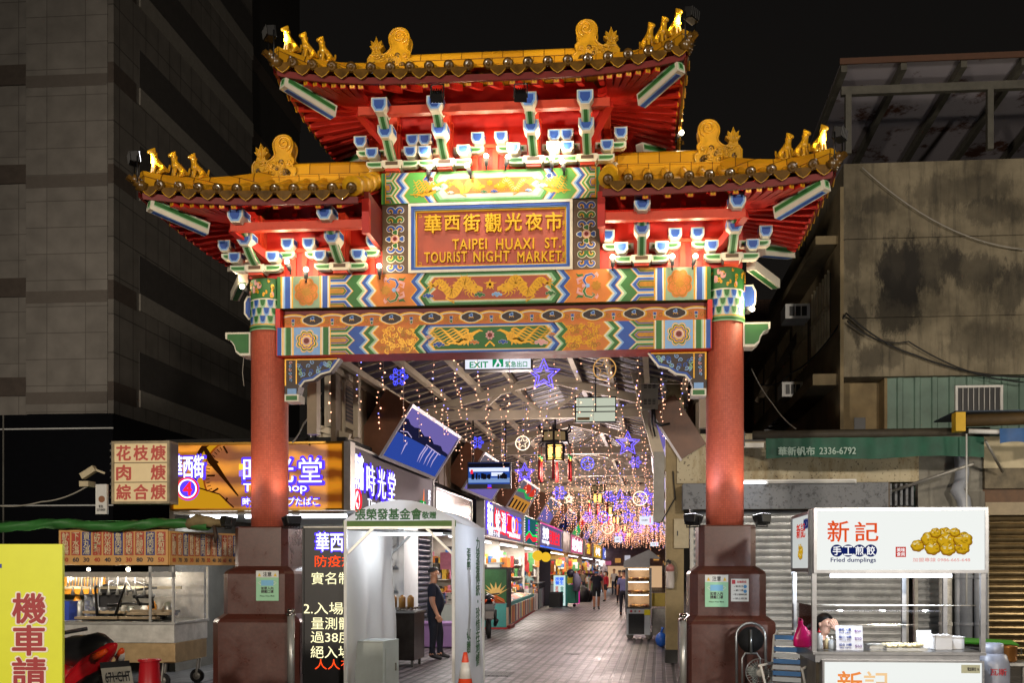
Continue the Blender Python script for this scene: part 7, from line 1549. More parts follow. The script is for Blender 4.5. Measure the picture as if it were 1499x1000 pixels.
m=MB(); m.tube([(1.22,-.3,1.06),(1.2,0,1.02),(1.22,.3,1.06)],.02,SB,8); m.tube([(1.35,0,.25),(1.2,0,1.0)],.035,SB,8); m.build('handlebar',so); m=MB(); m.tube([(.3,-.16,.35),(-.12,-.18,.45)],[.05,.045],DARKM,10); m.build('exhaust',so); m=MB(); m.tube([(.12,-.15,.3),(.02,-.15,.7)],.035,DARKM,8); m.build('shock_absorber',so)
text(so,'671-CHT',DARKM,(-.210,0,.709),.09,.22,rz=R(-90),rx=68,bold=.02,ext=.001)
# ================================================================ LED BOARD
LY=-.66; lx0,lx1=ax(443,LY),ax(505,LY); lo=thing('led_board','tall black scrolling text board standing beside the white tent','led board',((lx0+lx1)/2,LY,0)); hw=(lx1-lx0)/2
zt_=az(771,lx0,LY); m=MB(); m.box(-hw,hw,0,.2,.34,zt_,DARKM); m.box(-hw-.02,hw+.0,-.06,.24,0,.12,mat('cream base','#8a8468',.6,var=.3)); m.box(-hw,hw,.0,.2,.12,.34,DARKM); m.build('case',lo); m=MB(); m.box(-hw,-hw+.02,-.02,0,.34,zt_,DARKM); m.box(-hw,hw,-.02,0,zt_-.02,zt_,STEEL2); m.build('frame',lo)
LW=emit('led cream','#fff6c0',1.5); LR=emit('led red','#ff4a1a',1.5); LX=lambda px: ax(px,LY)-(lx0+lx1)/2
def led(s,px,py,h,mm,w=None,bold=.0,ext=.002): 
    k=len(s); zz=az(py,lx0,LY); hh=h*dep(lx0,LY)/FPX; p0=LX(px); ww=w*dep(lx0,LY)/FPX if w else None
    text(lo,s,mm,(p0+ (ww/2 if ww else 0),-.004,zz),hh,ww,bold=bold,ext=ext,name='led_lettering',clip=hw-.01)
led('華西街',461,794,30,E_V,66,.045); led('華西街',463,794,28,E_W,62,.012,.008)  # violet copy is the glow behind the white characters, drawn as a shape
led('防疫規定',461,822,17,LR,80,.005); led('實名制度',456,847,18,LW,80); led('2.入場前',444,891,18,LW,82); led('量測體溫',456,913,18,LW,80); led('過38度C',455,933,17,LW,76); led('絕入場中',455,955,18,LW,80); led('人人有責',461,973,15,LR,76)
# ================================================================ DISINFECTION TENT
TYF=-.95; tx0,tx1=ax(506,TYF),ax(664,TYF); to=thing('tent','white walk through disinfection tent with an arched top and green lettering','tent',((tx0+tx1)/2,TYF,0)); hw=(tx1-tx0)/2; DP=2.05
FAB=mat('white tent canvas','#dedbd4',.65,var=.1,scale=3,bump=.25,bscale=5,trans=.0); 
def see_through(m,c,f):
    nt,b=nodes_of(m); t=N(nt,'BsdfTranslucent'); t.inputs[0].default_value=(*hexc(c),1); mx=N(nt,'MixShader'); mx.inputs[0].default_value=f; out=[n for n in nt.nodes if n.type=='OUTPUT_MATERIAL'][0]
    nt.links.new(b.outputs[0],mx.inputs[1]); nt.links.new(t.outputs[0],mx.inputs[2]); nt.links.new(mx.outputs[0],out.inputs[0])
see_through(FAB,'#e2e4ea',.5)
GRN=mat('green canvas band','#5a7a3c',.7,var=.15)
zv=az(764,0,TYF)+.0; zv=EYE+(PPY-763)*dep(tx0,TYF)/FPX; zp=EYE+(PPY-733)*dep(tx0,TYF)/FPX
def arch(u): return zv+(zp-zv)*(1-abs(u)**2.1)
sk=.05
m=MB(); n=24
grid(m,lambda u,v:Vector((-hw-.03+(2*hw+.06)*u+sk*v*0, v*DP, arch(-1+2*u)*(1)-.03*math.sin(v*math.pi)*1+.0)),n,8,FAB)
m.flat([(-hw-.03+(2*hw+.06)*i/n,arch(-1+2*i/n)) for i in range(n+1)]+[(hw+.03,zv-.0),(-hw-.03,zv-.0)],-.004,FAB); m.flat([(-hw-.03+(2*hw+.06)*i/n,arch(-1+2*i/n)) for i in range(n+1)][::-1],DP,FAB)
m.add([(-hw-.03,-.006,zv),(hw+.03,-.006,zv),(hw+.03,-.008,zv-.075),(-hw-.03,-.008,zv-.075)],[(0,1,2,3)],GRN); m.build('canopy',to)
def curtain(par,nm,a,b_,z0,z1,amp,fold,mt=None,n=36):
    a=Vector(a); b_=Vector(b_); d=b_-a; nv=Vector((-d.y,d.x,0)).normalized(); m=MB(); rows=10; vs=[]
    for i in range(n+1):
        for j in range(rows+1):
            u=i/n; v=j/rows; o_=amp*math.sin(u*fold+.8*math.sin(v*3+u*5))*(.4+.6*v)+amp*.5*math.sin(v*7+u*fold*.37)
            vs.append(a+d*u+nv*o_+Vector((0,0,z1+(z0-z1)*v)))
    m.add(vs,[(i*(rows+1)+j,(i+1)*(rows+1)+j,(i+1)*(rows+1)+j+1,i*(rows+1)+j+1) for i in range(n) for j in range(rows)],mt or FAB,True); return m.build(nm,par)
curtain(to,'side_curtain',(hw,.02,0),(hw+.05,DP,0),.06,zv-.02,.045,13); curtain(to,'side_curtain',(-hw+.02,.02,0),(-hw+.07,DP,0),.06,zv-.02,.045,17)
m=MB(); PO=STEEL
for x in (-hw,hw):
    for y in (0,DP): q_=MB(); q_.box(x-.018+ (sk if y else 0),x+.018+(sk if y else 0),y-.018,y+.018,0,zv,WHITEM); q_.build('post',to)
m.box(-hw,hw,-.015,.015,zv-.1,zv-.07,STEEL); m.box(-hw,hw,DP-.015,DP+.015,zv-.1,zv-.07,STEEL); 
for y in (0.0,DP): 
    m.bar((-hw,y+.02,zv-.42),(-hw+.34,y+.02,zv-.09),.03,.03,STEEL); m.bar((hw,y+.02,zv-.42),(hw-.34,y+.02,zv-.09),.03,.03,STEEL)
m.bar((-hw,0,zv-.1),(hw,DP,zv-.1),.02,.03,STEEL); m.build('frame',to)
GT2=mat('green print','#3a6a3c',.7); text(to,'張榮發基金會',GT2,(-hw*.02-.12,-.009,zv+.08),.135,.82,bold=.035); text(to,'敬贈',GT2,(hw*.55,-.009,zv+.065),.085,.17,bold=.04)
vtext(to,'張榮發基金會敬贈',GT2,(hw+.047,DP*.40,1.25),1.36,.30,rz=R(90),bold=.025,ls=.95); vtext(to,'力發揚傳統・珍惜在地情',GT2,(hw+.062,DP*.72,1.22),1.75,.34,rz=R(90),bold=.025,ls=.9)
vtext(to,'',GT2,(0,0,0),.1) if False else None
lamp('POINT',Vector(to.location)+Vector((-.1,.9,zv-.25)),46,(.80,.88,1),.12,name='tent_light'); m=MB(); m.tube([(-.5,.9,zv-.13),(.35,.9,zv-.13)],.018,TUBE,6); m.build('light_tube',to)
m=MB(); BLT=mat('blue tarpaulin strip','#2a58b8',.5,var=.2); m.tube([(-hw*.0,.4,zv-.05),(.3,.5,zv-.02),(hw*.8,.5,zv-.05)],[.03,.05,.03],BLT,8); m.build('blue_strap',to)
o=thing('sensor_cabinet','pale grey steel cabinet standing inside the tent at its left','cabinet',at(540,1005,-.6)-Vector((0,0,at(540,1005,-.6).z)),R(-14)); m=MB(); GC2=mat('pale grey cabinet','#a9b0ac',.4,var=.08); m.box(-.2,.2,0,.42,.03,.76,GC2); m.build('case',o,.006); m=MB(); m.box(.06,.065,.2,.4,.1,.7,GC2); m.tube([(-.2,-.004,.74),(.2,-.004,.74)],.004,STEEL2,4); m.box(.202,.206,.06,.36,.12,.66,GC2); m.box(.206,.222,.30,.33,.36,.46,STEEL2); m.build('door',o)
# cone
def bpos(px,Y): return Vector((ax(px,Y),Y,0))
o=thing('traffic_cone','orange traffic cone with a white reflective band before the tent','traffic cone',bpos(681,-1.5)); m=MB(); OC=mat('cone orange','#d8431a',.45,var=.1); m.lathe([(.135,.03),(.03,.66),(.022,.70),(.0,.70)],(0,0,0),OC,24); m.octa([(.2,0),(.2,.025),(.17,.035)],(0,0,0),OC,.15); m.build('cone_body',o); m=MB(); m.lathe([(.0735,.40),(.0428,.585)],(0,0,0),mat('reflective white','#d4d2cc',.3),24); m.v=[(x*1.02,y*1.02,z) for x,y,z in m.v]; m.build('reflective_band',o); text(o,'全安',mat('cone print','#e0d0c0',.5),(0,-.118,.2),.1,.15,rx=79,bold=.03)
# bollards
def bollard(px,Y,py_top,lab):
    o=thing('bollard',lab,'bollard',bpos(px,Y),0,'steel bollards beside the gate'); h=az(py_top,o.location.x,Y); m=MB(); m.lathe([(.045,0),(.045,h-.09)],(0,0,0),STEEL,16); m.build('post',o); m=MB(); m.lathe([(.048,h-.10),(.06,h-.085),(.052,h-.07),(.02,h-.065),(.045,h-.05),(.052,h-.03),(.04,h-.008),(.0,h)],(0,0,0),CHROME,16); m.build('cap',o); m=MB(); m.lathe([(.075,0),(.075,.02),(.05,.03)],(0,0,0),STEEL2,16); m.build('base_flange',o); return o
bollard(426,-.75,891,'steel bollard with a round cap between the left plinth and the led board'); bollard(1000,-.6,898,'steel bollard with a round cap at the inner side of the right plinth')
# notices on the plinths
NG=mat('pale green notice','#8fc4a0',.5,var=.05); NWH=mat('white notice','#c9ccca',.5,var=.05)
def notice(px0,px1,py0,py1,Y,lab,kind):
    a=at(px0,py1,Y); b=at(px1,py0,Y); o=thing('notice',lab,'notice',((a.x+b.x)/2,Y,(a.z+b.z)/2)); w,h=(b.x-a.x)/2,(b.z-a.z)/2
    m=MB(); m.box(-w,w,-.003,0,-h,h,NG if kind else NWH); m.build('sheet',o)
    m=MB()
    if kind:
        m.rect(-w,w,h*.55,h,-.005,NWH); m.rect(-w*.55,w*.55,.0,h*.38,-.005,mat('mask print','#6fb0d8',.5)); m.ribbon([(-w*.55,h*.3),(-w*.8,h*.2),(-w*.55,h*.05)],.008,-.006,NWH); m.ribbon([(w*.55,h*.3),(w*.8,h*.2),(w*.55,h*.05)],.008,-.006,NWH)
        for q in (-1,1): m.flat([(q*w*.85,h*.62),(q*w*.55,h*.62),(q*w*.7,h*.86)],-.006,mat('warning yellow','#d8b020',.5))
        m.build('printed_marks',o); text(o,'注意',DARKM,(0,-.006,h*.77),h*.3,w*.75,bold=.03,ext=.0008); text(o,'如要入內\n請戴口罩',DARKM,(0,-.005,-h*.28),h*.42,w*1.1,bold=.03,ext=.0008); text(o,'Please Wear Mask',DARKM,(0,-.005,-h*.68),h*.09,w*1.3,bold=.01,ext=.0008)
    else:
        m.rect(-w*.9,-w*.5,h*.55,h*.92,-.005,mat('notice red','#a82030',.5)); m.flat(circ(w*.6,h*.32,w*.2,12),-.005,mat('notice blue','#3a80b8',.5)); m.flat(circ(w*.6,-h*.1,w*.2,12),-.005,MATS['notice blue']); m.build('printed_marks',o)
        text(o,'加強防疫',MATS['notice red'],(w*.2,-.005,h*.74),h*.22,w*1.1,bold=.03,ext=.0008)
        for i,t_ in enumerate(('勤洗手','戴口罩','禁止隨地吐痰','禁止飲酒')): text(o,'✓'+t_,DARKM,(-w*.15 if i<2 else 0,-.005,h*(.34-.36*i)),h*.17,w*(1.1 if i<2 else 1.6),bold=.02,ext=.0008)
notice(375,408,836,880,-.475,'pale green mask notice taped to the left plinth',True); notice(1032,1066,842,889,-.475,'pale green mask notice taped to the right plinth',True); notice(1070,1096,848,881,-.475,'small white rules notice beside the green one on the right plinth',False)
# ================================================================ RIGHT FOREGROUND
# folded hand trolley with a fan
o=thing('hand_trolley','silver tube hand trolley leaning on the right plinth with a black pad','hand trolley',bpos(1100,-.95)); m=MB(); AL=mat('aluminium tube','#9fa4a8',.3,metal=.8,var=.1); z1=az(913,o.location.x,-.95); w=.17
m.tube([(-w,0,.05),(-w,.06,z1-.16)]+[(w*-math.cos(a),.065+.01*math.sin(a),z1-.16+.16*math.sin(a)) for a in [math.pi*i/10 for i in range(1,10)]]+[(w,.06,z1-.16),(w,0,.05)],.016,AL,10); m.tube([(-w*.62,-.02,.1),(-w*.62,.03,z1-.42),(-w*.4,.035,z1-.36),(w*.4,.035,z1-.36),(w*.62,.03,z1-.42),(w*.62,-.02,.1)],.013,AL,8); m.tube([(-w,.0,.25),(w,0,.25)],.011,AL,8); m.tube([(0,.03,z1-.36),(0,.05,z1-.08)],.015,AL,8); m.build('tube_frame',o); m=MB(); m.lathe([(.0,.015),(.15,.01),(.155,-.01),(.0,-.02)],(0,.075,z1-.2),mat('black nylon','#0e0f12',.8),24,'Y'); m.build('pad',o); m=MB(); m.box(-.17,.17,-.3,.0,.03,.045,AL); m.build('toe_plate',o)
for q in (-1,1): m=MB(); m.lathe([(.0,-.02),(.07,-.02),(.075,0),(.07,.02),(.0,.02)],(q*.2,.05,.075),MATS['black tyre'],16,'X'); m.build('wheel',o)
o=thing('electric_fan','small pale electric fan with a clear bladed cage before the trolley','fan',bpos(1112,-1.35)); zf=az(985,o.location.x,-1.35); m=MB(); FANW=mat('fan plastic','#8f9a98',.4); m.lathe([(.0,-.0),(.06,.0),(.065,.1),(.03,.14),(0,.15)],(-.06,.06,zf),FANW,14,'Y'); m.tube([(-.05,.1,zf-.03),(-.05,.1,.05)],.02,FANW,8); m.lathe([(.14,0),(.14,.03),(.03,.05)],(-.05,.1,0),FANW,18); m.build('motor_and_stand',o)
m=MB(); rr=.155; c0=Vector((.0,-.02,zf))
for rq,yo in ((rr,0),(rr*.66,-.022),(rr*.33,-.035),(rr,.05)): m.tube([c0+Vector((rq*math.cos(a),yo,rq*math.sin(a))) for a in [2*math.pi*i/24 for i in range(24)]],.003,mat('cage wire','#a8adb0',.3,metal=.6),4,closed=True)
for i in range(28): a=2*math.pi*i/28; m.bar(c0+Vector((.03*math.cos(a),-.04,.03*math.sin(a))),c0+Vector((rr*math.cos(a),0,rr*math.sin(a))),.003,.003,MATS['cage wire'])
m.lathe([(0,-.045),(.04,-.042),(.045,-.035)],(0,-.02,zf),WHITEM,14,'Y'); m.build('cage',o)
m=MB()
for i in range(3):
    a=2*math.pi*i/3; pts=[c0+Vector((.02*math.cos(a),.02,.02*math.sin(a))),c0+Vector((.13*math.cos(a-.35),.01,.13*math.sin(a-.35))),c0+Vector((.135*math.cos(a+.35),.03,.135*math.sin(a+.35)))]; m.add(pts,[(0,1,2),(2,1,0)],mat('smoky blade','#7f8c90',.2,alpha=.6,var=0))
m.build('blades',o)
CSTL=mat('cart steel','#8e9094',.3,metal=.9,var=.2,scale=8)
# dumpling cart
DY=-2.8; xl,xr=ax(1194,DY),ax(1443,DY); dc=thing('dumpling_cart','stainless dumpling cart with a large white lit sign and glass counter','food cart',(xl,DY,0)); W_=xr-xl; DDP=1.15
def dz(py): return az(py,xl+W_/2,DY)
zs1,zs0=dz(748),dz(835); zc=dz(955); zl=dz(970)
SGN=emit('backlit sign face','#f1f4f0',1.0)
m=MB(); m.box(0,W_,0,.16,zs0,zs1,SGN); m.build('lightbox',dc); m=MB(); frame(m,-.02,W_+.02,zs0-.03,zs1+.03,.03,-.015,.17,CSTL); m.build('lightbox_frame',dc)
m=MB(); m.box(-.17,-.025,.02,DDP,zs0+.0,zs1-.01,SGN) if False else m.box(-.03,-.005,.16,DDP,zs0+.02,zs1-.02,emit('side sign face','#e8ece8',.7)); m.build('side_lightbox',dc); m=MB(); m.box(-.045,.0,.13,.16,zs0-.05,zs1+.02,CSTL); m.box(-.045,.0,DDP,DDP+.03,zs0-.05,zs1+.02,CSTL); m.box(-.04,.0,.16,DDP,zs1-.02,zs1+.01,CSTL); m.box(-.04,.0,.16,DDP,zs0-.02,zs0+.02,CSTL); m.build('side_frame',dc)
LOR=emit('sign orange','#f0561c',.85); LBL=emit('sign navy','#1c2c78',.6); LRD=emit('sign red','#d83a2a',.8); LPK=emit('sign pale red','#f0a8a0',.9)
def DX(px): return ax(px,DY)-xl
def dtext(s,px0,px1,py0,py1,mm,bold=.01,y=-.003,ext=.001): text(dc,s,mm,((DX(px0)+DX(px1))/2,y,(dz(py0)+dz(py1))/2),dz(py0)-dz(py1),DX(px1)-DX(px0),bold=bold,ext=ext)
dtext('新',1211,1243,762,794,LOR,.012); dtext('記',1251,1286,764,793,LOR,.012)
m=MB()
for i in range(4): m.flat(circ(DX(1225+16.5*i),dz(806.5),.061,24),-.003-.0003*i,LBL)
m.rect(DX(1300),DX(1326)-.0,dz(817),dz(800),-.003,emit('paper white','#ffffff',1.0)) if False else None
m.box(DX(1311),DX(1326),-.004,-.002,dz(816),dz(801),LRD); m.build('printed_marks',dc)
for i,chh in enumerate('手工煎餃'): dtext(chh,1219+16.5*i,1231+16.5*i,800,813,emit('print white','#ffffff',1.0),.02,-.006)
dtext('Fried dumplings',1216,1282,817,825,LBL,.02); dtext('美味\n食尚',1312.5,1324.5,802.5,814.5,MATS['print white'],.02,-.006); dtext('加盟專線 0986-665-648',1336,1420,817,823,LPK,.01)
# dumpling photograph: heaped golden lumps printed in slight relief
DG=[emit('dumpling '+n,c,.8) for n,c in (('gold','#e0b020'),('light','#f2e2a0'),('brown','#9a5a10'),('olive','#b08a14'))]
def dumpling_pic(par,cx,cz,s,y,sx=1,rz=0,ori=None):
    m=MB(); random.seed(12)
    for k,(u,v,r) in enumerate(((-.9,-.35,.26),(-.45,.05,.34),(-.35,-.5,.3),(.1,.35,.3),(.15,-.05,.36),(.2,-.55,.3),(.75,.0,.36),(.72,-.5,.28),(-.25,.42,.22),(.45,.45,.2))):
        c=(cx+u*s,cz+v*s*.62); L0=y-.0016*k
        def sq(poly): return [((x-cx)*sx+cx,z) for x,z in poly]
        m.flat(sq(lobed(c[0],c[1]-.012*s,r*s*1.03,7,.12,.85,36)),L0,DG[2]); m.flat(sq(lobed(c[0],c[1]+.015*s,r*s*.97,7,.13,.85,36)),L0-.0003,DG[3]); m.flat(sq(lobed(c[0]-.01*s,c[1]+.03*s,r*s*.86,5,.18,.82,36)),L0-.0006,DG[0])
        for j in range(5): a=random.random()*6; q_=random.uniform(.2,.6); m.flat(sq(lobed(c[0]+r*s*q_*math.cos(a),c[1]+.03*s+r*s*q_*.7*math.sin(a),r*s*random.uniform(.10,.24),3,.4,.7,20)),L0-.0008-.00005*j,DG[1] if math.sin(a)>-.2 else DG[3])
        for j in range(4): a=1.57+random.uniform(-1.2,1.2); m.ribbon(sq([(c[0]+r*s*.15*math.cos(a),c[1]+.05*s+r*s*.15*math.sin(a)),(c[0]+r*s*.5*math.cos(a+.2),c[1]+.03*s+r*s*.45*math.sin(a+.2)),(c[0]+r*s*.85*math.cos(a+.1),c[1]+r*s*.7*math.sin(a+.1))]),[.012*s,.03*s,.01*s],L0-.0012-.00003*j,DG[2] if j%2 else DG[1])
    if rz: m.v=[tuple(Vector(ori)+Matrix.Rotation(rz,3,'Z')@Vector(v)) for v in m.v]
    m.build('food_picture',par)
dumpling_pic(dc,DX(1379),dz(791),.26,-.004)
SDR=R(-90)                                                            # pictures on the left side board
dumpling_pic(dc,0,0,.16,0,1,SDR,(-.034,.62,(zs0+zs1)/2-.09)); text(dc,'新記',LRD,(-.034,.62,zs1-.17),.15,.5,rz=SDR,bold=.02); text(dc,'0800',LBL,(-.034,.32,zs1-.11),.1,.28,rz=SDR,bold=.05)
for x,y in ((-.01,.03),(W_-.02,.03),(-.01,DDP),(W_-.02,DDP),(W_*.72,DDP+.01)): m=MB(); m.box(x-.022,x+.022,y-.022,y+.022,zc,zs0-.03,CSTL); m.build('post',dc)
m=MB(); m.tube([(W_*.1,.1,zs0-.055),(W_*.82,.1,zs0-.055)],.02,emit('counter tube','#eef0ff',5),8); m.build('light_tube',dc); [lamp('POINT',Vector(dc.location)+Vector((W_*q,.12,zs0-.10)),38,COOL,.03,name='cart_tube_light') for q in (.2,.46,.72)]
m=MB(); m.box(-.03,W_+.0,-.02,DDP+.04,zc-.03,zc,CSTL); m.box(0,W_-.05,.02,DDP,zc-.11,zc-.03,CSTL); m.build('counter',dc)
x2,x3=DX(1206),DX(1436); m=MB(); m.box(x2,x3,-.02,.14,.2,zl,SGN); m.build('front_lightbox',dc); m=MB(); frame(m,x2-.02,x3+.02,.18,zl+.02,.02,-.035,.15,CSTL); m.build('front_frame',dc); m=MB(); m.box(x2-.05,x3+.05,.14,DDP,.15,zc-.11,mat('grimy steel side','#6a6254',.5,metal=.4,var=.5,scale=4)); m.build('body',dc)
text(dc,'新',emit('sign soft orange','#f59044',.95),(DX(1243),-.023,dz(1002)),.25,.24,bold=.012,ext=.001); text(dc,'記',emit('sign pale orange','#f8cf9a',.97),(DX(1282),-.023,dz(1002)),.25,.24,bold=.012,ext=.001); dumpling_pic(dc,DX(1370),dz(1025),.26,-.023)
m=MB(); m.box(DX(1406),DX(1433),-.03,-.022,dz(985),dz(973),mat('cream sticker','#b8bca0',.5)); m.build('sticker',dc); text(dc,'電話錶位 16',DARKM,(DX(1423),-.031,dz(979)),.035,.11,bold=.02,ext=.001)
m=MB(); za,zb_=dz(888),dz(951); prof=[(.03,zb_),(.03,zb_+(za-zb_)*.55),(.05,zb_+(za-zb_)*.75),(.10,zb_+(za-zb_)*.9),(.18,za)]; m.add([(x,y,z) for y,z in prof for x in (.02,W_-.03)],[(2*i,2*i+1,2*i+3,2*i+2) for i in range(4)],GLASS,True); m.box(.0,.006,.05,DDP-.1,zb_,za,GLASS); m.build('glass_screen',dc); m=MB(); m.tube([(.02,.18,za),(W_-.03,.18,za)],.006,WHITEM,5); m.build('glass_edge',dc)
for x in (.2,W_-.3):
    for y in (.15,DDP-.1): m=MB(); m.lathe([(.0,-.02),(.07,-.02),(.075,0),(.07,.02),(.0,.02)],(x,y,.075),MATS['black tyre'],16,'Y'); m.bar((x,y,.075),(x,y,.16),.03,.04,CSTL); m.build('wheel',dc)
def on_cart(px,y): return Vector((ax(px,DY+y),DY+y,zc+.001))
p=on_cart(1244,.14); o=thing('price_card','white price card with blue lettering leaning on the dumpling counter','price card',p,R(-3)); m=MB(); b=MB(); b.box(-.13,.13,0,.012,0,.25,mat('price card board','#d4d9e6',.4,var=.03)); m.add([(x,y*1+z*.22,z*.97) for x,y,z in b.v],b.f,MATS['price card board']); m.build('card',o)
CI=mat('card ink','#2c4a9a',.5); CV=mat('card violet','#7a5a9a',.5)
for i,(a,b_,c_) in enumerate((('豬肉 10顆','Pork 10Pcs','$50'),('蝦仁 8顆','Shrimp 8Pcs','$50'),('綜合 10顆','Mix 10Pcs','$60'))):
    z=.205-.075*i; text(o,a,CI,(-.04,z*.22-.003,z),.028,.12,rx=77,bold=.03,ext=.0006); text(o,b_,CI,(-.04,(z-.03)*.22-.003,z-.03),.014,.11,rx=77,bold=.02,ext=.0006); text(o,c_,CV,(.085,(z-.015)*.22-.003,z-.015),.03,.065,rx=77,bold=.02,ext=.0006)
p=on_cart(1322,.35); o=thing('dumpling_tray','shallow steel tray heaped with pale dumplings','tray',p); m=MB(); m.box(-.2,.2,-.14,.14,0,.02,STEEL); frame_=None; m.build('pan',o); m=MB(); random.seed(5)
for i in range(60): m.ball((random.uniform(-.17,.17),random.uniform(-.12,.1),.03+random.uniform(0,.02)),.025,mat('dumpling dough','#d8cba0',.6),6,4,(1.2,.8,.6))
m.build('dumplings',o)
for k,(px,y,w,d_,h,lab) in enumerate(((1357,.45,.15,.16,.12,'open white foam box left of the closed ones'),(1377,.32,.17,.16,.15,'tall white foam box in the middle of the counter'),(1398,.4,.13,.15,.13,'small white foam box at the right end of the row'))):
    o=thing('foam_box',lab,'box',on_cart(px,y),R(6),'white foam boxes on the dumpling counter'); FO=mat('white foam','#d8dade',.6,var=.04); m=MB(); m.box(-w/2,w/2,-d_/2,d_/2,0,h*.93,FO); m.build('box_body',o,.006); m=MB(); m.box(-w/2-.004,w/2+.004,-d_/2-.004,d_/2+.004,h*.93,h,FO) if k else m.box(-w/2,w/2,d_/2,d_/2+.01,h*.5,h*1.5,FO); m.build('lid',o)
p=on_cart(1290,.4); o=thing('metal_tray','flat steel tray behind the price card','tray',p); m=MB(); m.box(-.14,.14,-.1,.1,0,.04,STEEL); m.build('pan',o,.005); m=MB(); m.tube([(-.14,-.1,.04),(.14,-.1,.04),(.14,.1,.04),(-.14,.1,.04)],.006,STEEL,5,closed=True); m.build('rim',o)
for px,y,h,mm,lab in ((1199,.2,.19,'#c8d0d8','white squeeze bottle with a red cap'),(1211,.32,.12,'#c8b890','amber sauce bottle beside the squeeze bottle'),(1218,.25,.12,'#b8c4d0','pale sauce cup next to the price card')):
    o=thing('sauce_bottle',lab,'bottle',on_cart(px,y),0,'sauce bottles on the dumpling counter'); m=MB(); m.lathe([(.035,0),(.038,.02),(.038,h*.7),(.018,h*.85),(.018,h*.9)],(0,0,0),mat('bottle '+mm,mm,.3),14); m.build('bottle_body',o); m=MB(); m.lathe([(.02,h*.9),(.02,h*.97),(.006,h*1.0),(.005,h*1.15)],(0,0,0),MATS['red plastic'] if h>.15 else WHITEM,10); m.build('cap',o)
p=Vector((xl-.10,DY+.35,zc-.15)); o=thing('pink_bag','magenta plastic bag hanging on the left of the dumpling cart','bag',(ax(1173,DY+.35),DY+.35,az(947,2,DY+.35))); m=MB(); PKM=mat('magenta plastic','#c8146a',.3,var=.15,bump=.5,bscale=9); 
vs=[]; 
for j,(z,w,d_,xo) in enumerate(((0,.08,.03,.02),(.02,.11,.05,.0),(.12,.11,.05,.0),(.2,.09,.04,.015),(.26,.05,.03,.01),(.29,.02,.02,.005),(.34,.025,.01,-.01))):
    for i in range(12): a=2*math.pi*i/12; vs.append((xo+(w+.012*math.sin(3*a+j))*math.cos(a),d_*math.sin(a),z))
m.add(vs,[(j*12+i,j*12+(i+1)%12,(j+1)*12+(i+1)%12,(j+1)*12+i) for j in range(6) for i in range(12)]+[tuple(range(11,-1,-1)),tuple(range(72,84))],PKM,True); m.build('bag_body',o); m=MB(); m.tube([(-.04,0,.27),(-.03,0,.38),(.01,0,.36),(.0,0,.28)],.008,PKM,6); m.build('handle',o); o.scale=(.8,.8,.8)
o=thing('pink_basket','small magenta basket on the left end of the cart','basket',(ax(1184,DY+.7),DY+.7,zc+.001)); m=MB(); m.lathe([(.05,0),(.065,.09),(.07,.095),(.06,.09),(.045,.01)],(0,0,0),PKM,14); m.build('bowl',o); m=MB(); m.tube([(.065*math.cos(a),0,.09+.05*math.sin(a)) for a in [math.pi*i/8 for i in range(9)]],.005,PKM,5); m.build('handle',o)
# folding chair
o=thing('folding_chair','white tube folding chair with blue and white straps beside the cart','chair',bpos(1153,-1.9),R(-25)); m=MB(); w=.22; 
m.tube([(-w,.12,.35),(-w,.24,.92),(-w+.05,.25,.97),(w-.05,.25,.97),(w,.24,.92),(w,.12,.35)],.014,WHITEM,8); m.tube([(-w,.18,.62),(-w-.02,-.25,.62)],.014,WHITEM,8); m.tube([(w,.18,.62),(w+.02,-.25,.62)],.014,WHITEM,8); m.build('tube_frame',o)
for x in (-w,w):
    m=MB(); m.tube([(x,-.25,.62),(x,.22,.0)],.013,WHITEM,8); m.build('leg',o); m=MB(); m.tube([(x*.95,.14,.40),(x*.95,-.28,.0)],.013,WHITEM,8); m.build('leg',o)
m=MB(); BS=mat('blue strap','#3a78b8',.5); WS=mat('white strap','#c8d0d8',.5)
for i in range(8): z=.42+i*.065; y=.13+.12*(z-.35)/.57; m.box(-w,w,y-.012,y-.006,z,z+.05,BS if i%2 else WS)
m.build('backrest',o); m=MB()
for i in range(7): y=-.25+i*.055; m.box(-w,w,y,y+.045,.40,.407,BS if i%2 else WS)
m.tube([(-w,-.26,.40),(w,-.26,.40)],.012,WHITEM,6); m.build('seat',o)
# vendor holding her face
wp=Vector((ax(1203,-1.35),-1.35,0)); Hh=1.60; zoff=az(912,wp.x,-1.35)-.93*Hh
wo,FR=person('seated woman in dark clothes with one hand over her face behind the dumpling cart',wp+Vector((0,0,zoff)),R(38),Hh,cloth('dark slate','#1e2530'),cloth('black jeans','#14141a'),female=True,hairlen=.05,sleeve=.6,skin=mat('pale skin','#d9ac96',.5,var=.05),pose={'hd1':(0,-.03,.925),'hd2':(0,-.03,.968),'hd0':(0,-.03,.882),'jaw':(0,-.062,.882),'nose':(0,-.09,.912),'elL':(.10,-.15,.72),'wrL':(.030,-.124,.866),'paL':(.014,-.112,.908),'sdL':(.79,-.62,0),'cuL':(0,.6,0),
 'elR':(-.12,-.06,.64),'wrR':(-.05,-.15,.66),'paR':(-.01,-.16,.665),'knL':(.07,-.24,.50),'knR':(-.07,-.24,.50),'anL':(.07,-.22,.28),'anR':(-.07,-.22,.28),'heL':(.07,-.2,.255),'heR':(-.07,-.2,.255),'toL':(.075,-.31,.25),'toR':(-.075,-.31,.25),'hpL':(.055,-.05,.50),'hpR':(-.055,-.05,.50)})
st=thing('stool','low dark stool carrying the woman behind the cart','stool',wp); m=MB(); zs_=max(.12,.47*Hh+zoff); m.box(-.17,.17,-.15,.19,zs_-.03,zs_,DARKM); m.build('seat',st)
